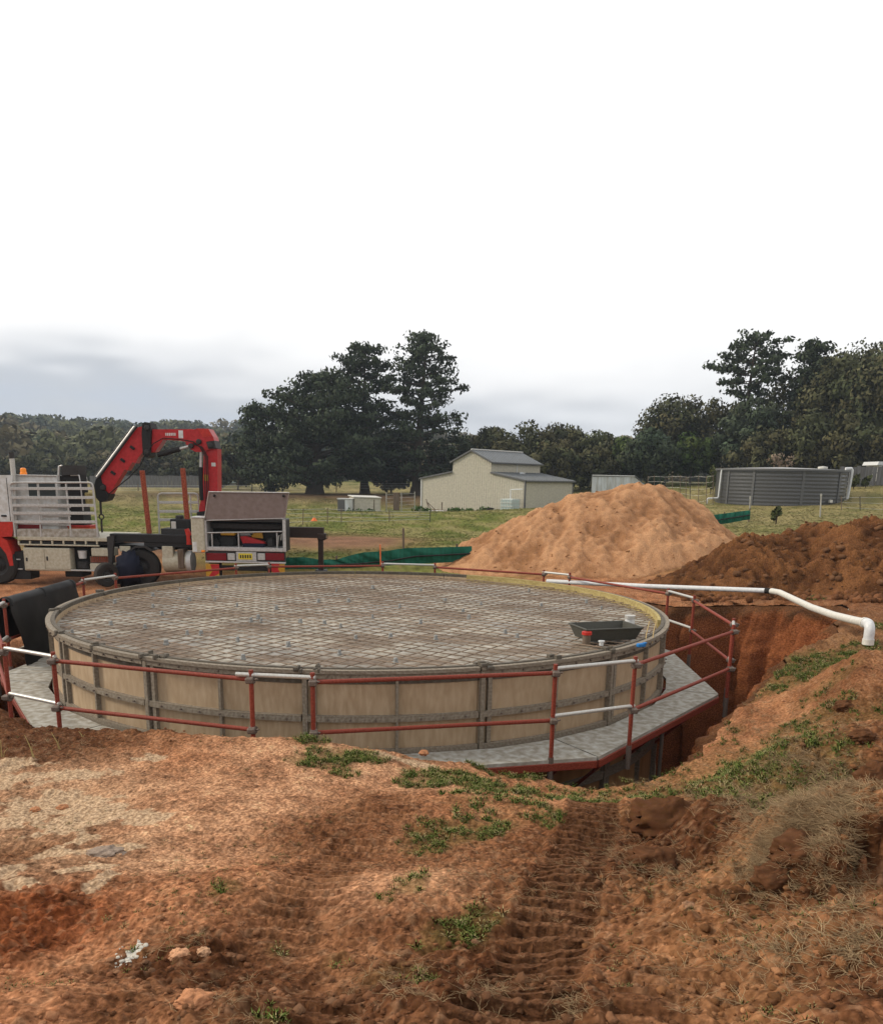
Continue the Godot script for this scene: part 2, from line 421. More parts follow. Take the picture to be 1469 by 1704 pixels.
func near_w(x: float, z: float, qx: float, qz: float) -> float:
	var r := sqrt(qx * qx + qz * qz) + 0.8
	var d := ((x - qx) * (x - qx) + (z - qz) * (z - qz)) / (r * r)
	return 1.0 / pow(d + 0.0012, 1.6)
func tab_xz(k: int, j: int) -> Vector2:
	var a := deg_to_rad(-180.0 + 360.0 * k / (TA - 1))
	a = a * absf(a) / PI * 0.55 + a * 0.45      # finer in front of the camera
	var r := 0.7 * pow(800.0, j / float(TR - 1))
	return Vector2(r * sin(a), -r * cos(a))
func make_tables() -> void:
	pal = [O1, O2, O3, O4, GR, PC, BR, RD, Color(0.34, 0.165, 0.078, 1.0), Color(0.32, 0.18, 0.115, 0.5), Color(0.14, 0.09, 0.055, 0.4)]
	pal[5] = PC
	var hp := []
	for q: Array in HPTS:
		var p := at_y(q[0], q[1], q[2])
		hp.append([p.x, p.z, q[2]])
	hp.append_array(HXZ)
	tab_h.resize(TA * TR)
	for k in TA:
		for j in TR:
			var w := tab_xz(k, j)
			var s := 0.0
			var t := 0.0
			for q: Array in hp:
				var ww := near_w(w.x, w.y, q[0], q[1])
				s += ww
				t += ww * q[2]
			tab_h[k * TR + j] = t / s
	var cp := []
	for q: Array in CPTS:
		var p := gpt(q[0], q[1])
		cp.append([p.x, p.z, pal[q[2]]])
	for q: Array in CXZ:
		cp.append([q[0], q[1], ST if q[2] == 5 else pal[q[2]]])
	tab_c.resize(TA * TR)
	for k in TA:
		for j in TR:
			var w := tab_xz(k, j)
			var s := 0.0
			var t := Color(0, 0, 0, 0)
			for q: Array in cp:
				var ww := pow(near_w(w.x, w.y, q[0], q[1]), 1.6)
				s += ww
				t += q[2] * ww
			tab_c[k * TR + j] = t / s
	n_big = noise(FastNoiseLite.TYPE_SIMPLEX, 0.9, 101, 3)
	n_mid = noise(FastNoiseLite.TYPE_SIMPLEX, 4.0, 103, 3)
	n_fine = noise(FastNoiseLite.TYPE_SIMPLEX, 9.0, 105, 2)
	n_cell = noise(FastNoiseLite.TYPE_CELLULAR, 11.0, 107, 1)
	n_cell.cellular_return_type = FastNoiseLite.RETURN_DISTANCE2_SUB
	n_col = noise(FastNoiseLite.TYPE_SIMPLEX, 1.6, 109, 4)
	n_col2 = noise(FastNoiseLite.TYPE_SIMPLEX, 0.25, 111, 3)
func tab_at(x: float, z: float) -> Vector4:
	var r: float = max(0.7, sqrt(x * x + z * z))
	var a := atan2(x, -z)
	# undo the angular spacing: a = s*u*|u|/PI*0.55 + 0.45u
	var aa := absf(a)
	var u := (-0.45 + sqrt(0.2025 + 4.0 * 0.55 / PI * aa)) / (2.0 * 0.55 / PI) * signf(a)
	var fk := clampf((rad_to_deg(u) + 180.0) / 360.0 * (TA - 1), 0, TA - 1.001)
	var fj := clampf(log(r / 0.7) / log(800.0) * (TR - 1), 0, TR - 1.001)
	return Vector4(floorf(fk), floorf(fj), fk - floorf(fk), fj - floorf(fj))
func base_h(x: float, z: float) -> float:
	var q := tab_at(x, z)
	var i := int(q.x) * TR + int(q.y)
	return lerpf(lerpf(tab_h[i], tab_h[i + 1], q.w), lerpf(tab_h[i + TR], tab_h[i + TR + 1], q.w), q.z)
func base_c(x: float, z: float) -> Color:
	var q := tab_at(x, z)
	var i := int(q.x) * TR + int(q.y)
	return tab_c[i].lerp(tab_c[i + 1], q.w).lerp(tab_c[i + TR].lerp(tab_c[i + TR + 1], q.w), q.z)
func lip_r(a: float) -> float:
	for k in lip_tab.size() - 1:
		if a <= lip_tab[k + 1][0]:
			return lerpf(lip_tab[k][1], lip_tab[k + 1][1], smoothstep(0.0, 1.0, (a - lip_tab[k][0]) / (lip_tab[k + 1][0] - lip_tab[k][0])))
	return 6.4
func inside(x: float, z: float) -> float:      # how far inside the excavation's lip
	var dx := x - CX
	var dz := z - CZ
	var d := sqrt(dx * dx + dz * dz)
	if d > 9.0:
		return -1.0
	var a := rad_to_deg(atan2(dx, dz))
	var e := 0.07 * n_mid.get_noise_2d(a * 0.05 + 40.0, 3.0) + 0.1 * n_big.get_noise_2d(a * 0.06, 9.0)
	return lip_r(a) + (e if absf(a) > 20.0 and absf(a) < 110.0 or a < -40.0 else 0.4 * e) - d
# crawler tracks: centre line points and half width
var tracks := []
func make_tracks() -> void:
	for t: Array in [[[[997, 1332], [985, 1370], [965, 1420], [935, 1500], [910, 1565], [880, 1640], [850, 1720]], 0.195, 1.0], [[[660, 1325], [610, 1385], [545, 1455], [485, 1530], [440, 1620]], 0.2, 0.33], [[[1180, 1600], [1080, 1640], [1040, 1690], [1010, 1740]], 0.2, 0.6], [[[640, 1600], [560, 1650], [480, 1730]], 0.2, 0.5]]:
		var pts := []
		for q: Array in t[0]:
			var p := gpt(q[0], q[1])
			pts.append(Vector2(p.x, p.z))
		tracks.append([pts, t[1], t[2]])
func track_at(x: float, z: float) -> Vector3:      # (along, across in half widths, how much)
	var p := Vector2(x, z)
	for t: Array in tracks:
		var along := 0.0
		var pts: Array = t[0]
		for k in pts.size() - 1:
			var a: Vector2 = pts[k]
			var b: Vector2 = pts[k + 1]
			var e := b - a
			var l := e.length()
			var s := (p - a).dot(e) / (l * l)
			if s >= 0.0 and s < 1.0:
				var across := (p - a).cross(e) / l / float(t[1])
				if absf(across) < 1.5:
					return Vector3(along + s * l, across, t[2])
			along += l
	return Vector3.ZERO
var scarp := []
func make_scarp() -> void:
	for q: Array in [[1075, 1395], [1130, 1440], [1200, 1440], [1260, 1475], [1320, 1500], [1390, 1490], [1440, 1440], [1500, 1400]]:
		var p := gpt(q[0], q[1])
		scarp.append(Vector2(p.x, p.z))
func scarp_h(x: float, z: float) -> float:      # broken edge of turned turf on the spoil bank
	var p := Vector2(x + 0.09 * n_mid.get_noise_2d(x * 1.5, z * 1.5), z + 0.12 * n_mid.get_noise_2d(x * 1.5 + 9.0, z * 1.5))
	if p.x < scarp[0].x or p.x > scarp[scarp.size() - 1].x + 0.5:
		return 0.0
	var best := 9.0
	var sd := 9.0
	for k in scarp.size() - 1:
		var a: Vector2 = scarp[k]
		var b: Vector2 = scarp[k + 1]
		var e := b - a
		var s := clampf((p - a).dot(e) / e.length_squared(), 0.0, 1.0)
		var d := p.distance_to(a + e * s)
		if d < best:
			best = d
			sd = d if e.cross(p - a) < 0.0 else -d
	var edge := smoothstep(0.0, 0.35, p.x - (scarp[0] as Vector2).x)
	return 0.2 * edge * smoothstep(-0.05, 0.04, sd) * exp(-maxf(sd, 0.0) * 1.1)
var last_track := 0.0
func ground_h(x: float, z: float, c: Color, hb := INF) -> float:
	var h := hb if hb != INF else base_h(x, z)
	var r2 := x * x + z * z
	var ro := c.a
	var fade := clampf(1.3 - sqrt(r2) / 24.0, 0.12, 1.0)
	var trk := Vector3.ZERO
	var smooth_ := 1.0
	if r2 < 90.0:
		trk = track_at(x, z)
		if trk.z > 0.0:
			smooth_ = 1.0 - 0.92 * (1.0 - smoothstep(0.85, 1.15, absf(trk.y)))
	var big := n_big.get_noise_2d(x, z)
	h += big * 0.042 * ro * fade
	last_track = 0.0
	if r2 < 60.0 and x > 0.2 and not scarp.is_empty():
		h += scarp_h(x, z)
	if r2 < 900.0:
		var mid := n_mid.get_noise_2d(x, z)
		var cell := n_cell.get_noise_2d(x + mid * 0.08, z)
		h += (mid * 0.02 + (cell + 0.6) * 0.02 * clampf(big + 0.6, 0.0, 1.2)) * ro * smooth_
		if r2 < 260.0:
			h += n_fine.get_noise_2d(x, z) * 0.02 * ro * smooth_
		if r2 < 90.0:
			var t := trk
			if t.z > 0.0:
				var m := 1.0 - smoothstep(0.85, 1.1, absf(t.y))
				var edge := exp(-pow((absf(t.y) - 1.2) * 5.0, 2.0))
				var wob := mid * 0.012
				var bars := smoothstep(0.0, 0.3, sin((t.x + wob) * TAU / 0.12))
				var keep := lerpf(smoothstep(-0.6, -0.1, n_col.get_noise_2d(x * 0.8 + 5.0, z * 0.8)), 1.0, t.z - 0.3) * t.z
				var rail := exp(-pow((absf(t.y) - 0.38) * 9.0, 2.0))
				h += edge * 0.018 * t.z + m * keep * (-0.085 + bars * 0.085 * (1.0 - 0.4 * rail) + rail * 0.04)
				last_track = m * keep
	return h
func ground_col(x: float, z: float, c: Color) -> Color:
	var a := n_col.get_noise_2d(x, z)
	var b := n_col2.get_noise_2d(x * 1.3, z)
	var r := sqrt(x * x + z * z)
	var o := c
	if r < 26.0:
		var k := 1.0 + a * 0.42 + b * 0.15 + n_mid.get_noise_2d(x + 50.0, z) * 0.3 + (n_fine.get_noise_2d(x * 1.2, z * 1.2 + 20.0) * 0.4 if r < 9.0 else 0.0)
		o = Color(c.r * k, c.g * k * (1.0 + a * 0.08), c.b * k * (1.0 + a * 0.12))
		var fl := n_fine.get_noise_2d(x * 0.8 + 7.0, z * 0.8)
		if fl > 0.4:
			o = o.lerp(Color(0.45, 0.28, 0.17), clampf((fl - 0.4) * 2.0, 0.0, 0.3))
		if r < 12.0 and x < 0.5:
			var cl := clay_at(x, z)
			if cl > 0.0:
				var e2 := smoothstep(0.42, 0.6, cl + a * 0.55 + n_mid.get_noise_2d(x * 0.7, z * 0.9) * 0.4)
				o = o.lerp(Color(0.68, 0.5, 0.33) * (1.0 + 0.15 * fl), e2 * 0.85)
		if last_track > 0.0:
			o = o.lerp(Color(0.17, 0.085, 0.046), 0.7 * last_track)
	else:
		var e := n_col.get_noise_2d(x * 0.22, z * 0.35)
		var grass := clampf((c.g / max(c.r, 0.001) - 0.6) * 2.0, 0.0, 1.0)
		var k := 1.0 + e * 0.35 + a * 0.25
		o = Color(c.r * k, c.g * k, c.b * k)
		o = o.lerp(Color(0.4, 0.35, 0.17), grass * clampf(e * 1.3 + b * 0.8 + 0.18, 0.0, 0.7))
		o = o.lerp(Color(0.13, 0.19, 0.04), grass * clampf(-e * 1.2 - b + a * 0.3 - 0.05, 0.0, 0.6))
	return Color(clampf(o.r, 0.01, 0.8), clampf(o.g, 0.01, 0.8), clampf(o.b, 0.005, 0.8))
var clay := []
func clay_at(x: float, z: float) -> float:
	var g := 0.0
	for p: Array in clay:
		var dx: float = (x - p[0]) / p[2]
		var dz: float = (z - p[1]) / p[3]
		g = maxf(g, 1.0 - (dx * dx + dz * dz) * 0.6)
	return g
var green := []      # grass patches: centre, radii, density
func green_at(x: float, z: float) -> float:
	var g := 0.0
	for p: Array in green:
		var dx: float = (x - p[0]) / p[2]
		var dz: float = (z - p[1]) / p[3]
		var d := dx * dx + dz * dz
		if d < 1.6:
			g = max(g, (1.0 - smoothstep(0.3, 1.6, d)) * p[4])
	return g
func make_ground() -> void:
	var na := 720
	var a0 := deg_to_rad(-54.0)
	var a1 := deg_to_rad(54.0)
	var radii := PackedFloat32Array()
	var r := 0.9
	while r < 700.0:
		radii.append(r)
		r *= (1.0026 if r > 3.2 and r < 7.2 else 1.0044) if r < 10.0 else (1.008 if r < 24.0 else (1.018 if r < 60.0 else 1.06))
	var nr := radii.size()
	var v := PackedVector3Array()
	var c := PackedColorArray()
	v.resize(na * nr)
	c.resize(na * nr)
	var ins := PackedFloat32Array()
	ins.resize(na * nr)
	var sk := PackedFloat32Array()
	var ck := PackedFloat32Array()
	var ik := PackedInt32Array()
	var fk := PackedFloat32Array()
	for k in na:
		var a := lerpf(a0, a1, k / float(na - 1))
		var q := tab_at(10.0 * sin(a), -10.0 * cos(a))
		sk.append(sin(a)); ck.append(-cos(a)); ik.append(int(q.x)); fk.append(q.z)
	for j in nr:
		var qj := tab_at(0.0, -radii[j])
		var ij := int(qj.y)
		var fj := qj.w
		for k in na:
			var x := radii[j] * sk[k]
			var z := radii[j] * ck[k]
			var i0 := ik[k] * TR + ij
			var cc := tab_c[i0].lerp(tab_c[i0 + 1], fj).lerp(tab_c[i0 + TR].lerp(tab_c[i0 + TR + 1], fj), fk[k])
			var h := ground_h(x, z, cc, lerpf(lerpf(tab_h[i0], tab_h[i0 + 1], fj), lerpf(tab_h[i0 + TR], tab_h[i0 + TR + 1], fj), fk[k]))
			var q := -1.0
			if radii[j] > 5.0 and radii[j] < 24.0:
				q = inside(x, z)
				if q > -0.12:
					h -= 0.06 * smoothstep(-0.12, 0.0, q)
				if q > 0.0:      # the sheet turns down at the lip
					var dc := Vector2(x - CX, z - CZ)
					var dl := dc.length()
					dc *= (dl + q - 0.04) / dl
					x = CX + dc.x
					z = CZ + dc.y
					h -= 0.02
			ins[j * na + k] = q
			v[j * na + k] = Vector3(x, h, z)
			var gc := ground_col(x, z, cc)
			if radii[j] < 16.0:
				var g := green_at(x, z)
				if g > 0.0:
					gc = gc.lerp(Color(0.12, 0.11, 0.035), g * 0.55)
			c[j * na + k] = gc
	var n := PackedVector3Array()
	n.resize(na * nr)
	for j in nr:
		var ja: int = max(j - 1, 0)
		var jb: int = min(j + 1, nr - 1)
		for k in na:
			var ka: int = max(k - 1, 0)
			var kb: int = min(k + 1, na - 1)
			var e := v[jb * na + k] - v[ja * na + k]
			var f := v[j * na + kb] - v[j * na + ka]
			var nn := f.cross(e).normalized()
			n[j * na + k] = nn if nn.y > 0.0 else -nn
	var idx := PackedInt32Array()
	for j in nr - 1:
		for k in na - 1:
			var p := j * na + k
			if ins[p] > 0.02 and ins[p + 1] > 0.02 and ins[p + na] > 0.02 and ins[p + na + 1] > 0.02:
				continue
			idx.append(p); idx.append(p + na); idx.append(p + 1)
			idx.append(p + 1); idx.append(p + na); idx.append(p + na + 1)
	var mb := MB.new()
	mb.v = v; mb.n = n; mb.c = c; mb.i = idx
	# the rest of the land, out of view, and the patch under the camera
	var st := mb.v.size()
	var nb := 90
	var rr := [0.0, 0.9, 1.6, 3.0, 6.0, 12.0, 25.0, 60.0, 150.0, 400.0, 700.0]
	for j in rr.size():
		for k in nb:
			var a := deg_to_rad(lerpf(54.0, 306.0, k / float(nb - 1)))
			var x: float = rr[j] * sin(a)
			var z: float = -rr[j] * cos(a)
			mb.v.append(Vector3(x, base_h(x, z), z)); mb.n.append(Vector3.UP); mb.c.append(ground_col(x, z, base_c(x, z)))
	for j in rr.size() - 1:
		for k in nb - 1:
			var p := st + j * nb + k
			mb.tri_i(p, p + nb, p + 1, Vector3.UP); mb.tri_i(p + 1, p + nb, p + nb + 1, Vector3.UP)
	# disc under the near arc
	var s2 := mb.v.size()
	mb.v.append(Vector3(0, base_h(0, -0.1), 0)); mb.n.append(Vector3.UP); mb.c.append(O3)
	for k in 41:
		var a := lerpf(a0, a1, k / 40.0)
		mb.v.append(v[int(k / 40.0 * (na - 1))]); mb.n.append(Vector3.UP); mb.c.append(O3)
	for k in 40:
		mb.tri_i(s2, s2 + 1 + k, s2 + 2 + k, Vector3.UP)
	struct("ground", mb, M.soil)
	print("ground ", mb.i.size() / 3)

func make_pit() -> void:
	# walls of the excavation: scraped clay, one continuous sheet
	var na := 720
	var ny := 46
	var floor_y := -3.1
	var mb := MB.new()
	var nz := noise(FastNoiseLite.TYPE_SIMPLEX, 1.0, 201, 4)
	for k in na:
		var a := -180.0 + 360.0 * k / na
		var dir := Vector3(sin(deg_to_rad(a)), 0, cos(deg_to_rad(a)))
		var e := 0.07 * n_mid.get_noise_2d(a * 0.05 + 40.0, 3.0) + 0.1 * n_big.get_noise_2d(a * 0.06, 9.0)
		var rl := lip_r(a) + (e if absf(a) > 20.0 and absf(a) < 110.0 or a < -40.0 else 0.4 * e)
		var px := CX + dir.x * (rl - 0.03)
		var pz := CZ + dir.z * (rl - 0.03)
		var top := base_h(px, pz) - 0.1
		for j in ny:
			var t := j / float(ny - 1)
			var y := lerpf(top, floor_y, t)
			var s := a * rl * 0.01745
			# grooves left by the bucket's teeth run down the wall
			var gro := nz.get_noise_2d(s * 4.0, y * 0.18) * 0.16 + nz.get_noise_2d(s * 1.2, y * 0.5) * 0.1 + nz.get_noise_2d(s * 8.0, y * 6.0) * 0.04
			var rr := rl - lerpf(0.045, 0.2, smoothstep(0.0, 0.05, t)) - t * 0.2 + gro * smoothstep(0.0, 0.06, t)
			# dark topsoil over red clay, mottled
			var band := smoothstep(0.12, 0.3, (top - y) + 0.12 * nz.get_noise_2d(s * 2.0, 50.0))
			var col := Color(0.16, 0.078, 0.04).lerp(Color(0.34, 0.125, 0.055), band) * (1.0 + 0.25 * nz.get_noise_2d(s * 2.0 + 90.0, y * 2.0))
			mb.col = col
			mb.vert(Vector3(CX + dir.x * rr, y, CZ + dir.z * rr), -dir)
	for k in na:
		for j in ny:
			var p := k * ny + j
			var pa := ((k + na - 1) % na) * ny + j
			var pb := ((k + 1) % na) * ny + j
			var nn := (mb.v[pb] - mb.v[pa]).cross(mb.v[k * ny + min(j + 1, ny - 1)] - mb.v[k * ny + max(j - 1, 0)]).normalized()
			if nn.dot(mb.n[p]) < 0.0:
				nn = -nn
			mb.n[p] = nn
	for k in na:
		for j in ny - 1:
			var p := k * ny + j
			var q := ((k + 1) % na) * ny + j
			mb.tri_i(p, p + 1, q + 1, mb.n[p]); mb.tri_i(p, q + 1, q, mb.n[p])
	struct("terrain_excavation_wall", mb, M.soil)
	var fl := MB.new()
	for j in 14:
		for k in 121:
			var a := deg_to_rad(-180.0 + 3.0 * k)
			var rr := lerpf(3.0, 9.2, j / 13.0)
			var x := CX + rr * sin(a)
			var z := CZ + rr * cos(a)
			var e := n_mid.get_noise_2d(x * 0.6, z * 0.6)
			fl.col = Color(0.2, 0.105, 0.055) * (1.0 + 0.5 * e)
			fl.vert(Vector3(x, floor_y + 0.15 + e * 0.12, z), Vector3(e * 0.3, 1, e * 0.2).normalized())
	for j in 13:
		for k in 120:
			var p := j * 121 + k
			fl.tri_i(p, p + 1, p + 122, Vector3.UP); fl.tri_i(p, p + 122, p + 121, Vector3.UP)
	struct("ground_excavation_floor", fl, M.soil)

# ---------- the round concrete tank in its formwork ----------
func make_tank() -> void:
	var t := thing("tank_formwork", "large round tank under construction, plywood and steel formwork around a deck of reinforcing mesh", "tank", Vector3(CX, -3.0, CZ))
	var off := Vector3(-CX, 3.0, -CZ)
	var holder := t
	var nz := noise(FastNoiseLite.TYPE_SIMPLEX, 0.55, 301, 4)
	var nz2 := noise(FastNoiseLite.TYPE_SIMPLEX, 3.0, 303, 3)
	var rim_y := 0.97
	for k in 15:
		var a0 := -3.5 + 24.0 * k
		var a1 := a0 + 24.0
		for tier in 2:
			var y1 := rim_y - 0.05 if tier == 0 else -0.09
			var y0 := -0.05 if tier == 0 else -3.05
			var b := MB.new()
			b.arc(0, 0, a0 + 0.06, a1 - 0.06, 4.74, 4.785, y0 + 3.0, y1 + 3.0, 8)
			var p := part("formwork_panel" if tier == 0 else "lower_formwork_panel", b, M.ply if tier == 0 else M.ply_wet, holder)
			if tier == 0:
				p.set_meta("label", "tan plywood sheet of the upper formwork")
			# horizontal steel ribs
			var ribs := [[rim_y - 0.1, rim_y - 0.045], [0.37, 0.44], [-0.03, 0.045]] if tier == 0 else [[-0.75, -0.65], [-1.5, -1.4], [-2.3, -2.2], [-3.02, -2.9]]
			for q: Array in ribs:
				var rb := MB.new()
				rb.arc(0, 0, a0 + 0.1, a1 - 0.1, 4.785, 4.85, q[0] + 3.0, q[1] + 3.0, 8)
				part("rib", rb, M.rib, p)
			if tier == 0:
				var tb := MB.new()
				for q2 in 7:
					var aa := a0 + 3.4 + q2 * 3.1 + rf(-0.2, 0.2)
					var dd := Vector3(sin(deg_to_rad(aa)), 0, cos(deg_to_rad(aa)))
					for yy: float in [rim_y - 0.07, 0.4]:
						tb.tube(dd * 4.848 + Vector3(0, yy + 3.0, 0), dd * 4.872 + Vector3(0, yy + 3.0, 0), 0.011, 0.011, 6)
				part("tie_bolts", tb, M.coupler, p)
			# uprights: a channel pair at the joint, a thin one half way
			for u: Array in [[a0 + 0.45, 0.6, 4.83], [a0 + 1.6, 0.6, 4.81], [a0 + 12.6, 0.35, 4.82]]:
				var up := MB.new()
				up.arc(0, 0, u[0] - u[1] * 0.5, u[0] + u[1] * 0.5, 4.785, u[2] + 0.026, y0 + 3.005, y1 + 2.998, 2)
				part("upright", up, M.rib, p)
	# rim: a lip of timber and steel standing above the deck, yellow foam strip at the back right
	for k in 15:
		var a0 := -3.5 + 24.0 * k
		var b := MB.new()
		b.arc(0, 0, a0 + 0.15, a0 + 23.85, 4.80, 4.87, rim_y - 0.04 + 3.0, rim_y + 3.0, 8)
		var am := fposmod(a0 + 12.0 + 180.0, 360.0) - 180.0
		part("rim", b, M.rib, holder)
		var lip := MB.new()
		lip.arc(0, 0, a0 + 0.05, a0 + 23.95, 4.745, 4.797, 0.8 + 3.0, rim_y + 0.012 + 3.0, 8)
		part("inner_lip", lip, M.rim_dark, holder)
	var fm := MB.new()
	fm.arc(0, 0, 76, 158, 4.69, 4.742, 0.83 + 3.0, rim_y + 0.018 + 3.0, 26)
	part("foam_strip", fm, M.foam, holder)
	# joint clamps on the rim
	for a: float in [-51.5, -39.0, -27.0, -24.5, -3.6, -1.5, 20.5, 22.0, 44.5, 33.0, -75.5, -99.5]:
		var cb := MB.new()
		for q in 4:
			var aa := a + rf(-0.6, 0.6)
			var dir := Vector3(sin(deg_to_rad(aa)), 0, cos(deg_to_rad(aa)))
			cb.box(dir * rf(4.72, 4.88) + Vector3(0, rim_y + 3.0 + rf(-0.02, 0.025), 0), Vector3(rf(0.03, 0.09), rf(0.03, 0.07), rf(0.04, 0.1)), Basis(Vector3.UP, deg_to_rad(aa)), 0.006)
		part("joint_clamp", cb, M.rim_dark, holder)
	# deck
	var dk := MB.new()
	var nr := 90
	var na := 220
	for j in nr + 1:
		var r := 4.76 * j / nr
		for k in na:
			var a := TAU * k / na
			var x := r * sin(a)
			var z := r * cos(a)
			var w := nz.get_noise_2d(x + 3.0, z * 1.0)
			var w2 := nz2.get_noise_2d(x, z)
			var col := Color(0.46, 0.435, 0.38)
			col = col.lerp(Color(0.3, 0.29, 0.275), clampf(0.35 + w * 0.9, 0.0, 1.0))
			var dirt := clampf(smoothstep(0.05, 0.4, nz.get_noise_2d(x * 0.8 - 7.0, z * 1.9 + 2.0) + 0.25 * w2 + 0.1), 0.0, 1.0)
			col = col.lerp(Color(0.18, 0.125, 0.085), dirt * 0.8)
			dk.col = col * (1.0 + 0.18 * w2)
			dk.vert(Vector3(x, 3.84 + 0.004 * w2, z), Vector3.UP)
	for j in nr:
		for k in na:
			var p := j * na + k
			var q := j * na + (k + 1) % na
			dk.tri_i(p, q, q + na, Vector3.UP); dk.tri_i(p, q + na, p + na, Vector3.UP)
	part("deck", dk, M.deck, holder)
	# reinforcing bars, one part each
	var turn := deg_to_rad(33.0)
	for d in 2:
		var u := Vector3(cos(turn), 0, sin(turn)) if d == 0 else Vector3(-sin(turn), 0, cos(turn))
		var w := Vector3(-u.z, 0, u.x)
		for q in range(-22, 23):
			var o := q * 0.205
			var hl := sqrt(maxf(0.0, 4.68 * 4.68 - o * o))
			if hl < 0.3:
				continue
			var b := MB.new()
			var y := 3.905 if d == 0 else 3.888
			var pts := []
			for s in 9:
				var tt := -hl + 2.0 * hl * s / 8.0
				pts.append(w * o + u * tt + Vector3(0, y + rf(-0.006, 0.006), 0))
			b.col = Color(0.235, 0.175, 0.13) * rf(0.75, 1.25)
			b.path(pts, 0.0068, 5)
			part("reinforcing_bar", b, M.rebar, holder)
	# small caps and bar chairs
	var spots := []
	for s: Array in [[480, 1076], [565, 1090], [396, 1068], [430, 1030], [567, 1045], [650, 1062], [335, 1057], [418, 1035], [395, 1010], [255, 1012], [185, 1041], [242, 1047], [312, 1057], [277, 1073], [165, 1063], [121, 1055], [255, 993], [192, 1004], [315, 1000], [358, 1000], [270, 1024], [435, 1036], [405, 1098], [658, 1104], [592, 1065], [725, 1065], [500, 1037], [540, 1040], [620, 1030], [700, 1038], [780, 1030], [665, 1012], [580, 1002], [530, 1003], [460, 1015], [860, 1062], [840, 1055], [770, 1020], [800, 1008], [740, 1002], [900, 1010], [975, 1004], [620, 980], [560, 985], [700, 985], [300, 985], [360, 978], [880, 985], [1000, 1015]]:
		spots.append(at_y(s[0], s[1], 0.89))
	for p: Vector3 in spots:
		var b := MB.new()
		var s := rf(0.02, 0.034)
		b.box(p + Vector3(0, 0.035, 0), Vector3(s * 1.6, 0.07, s * 1.6), Basis(Vector3.UP, rf(0, 1.5)), 0.008)
		b.box(p + Vector3(0, 0.01, 0), Vector3(s * 2.1, 0.03, s * 1.9), Basis(Vector3.UP, rf(0, 1.5)), 0.006)
		single("bar_cap", b, M.grey_plastic, "small grey plastic cap standing on the tank's reinforcing mesh", "cap", "caps on the mesh")

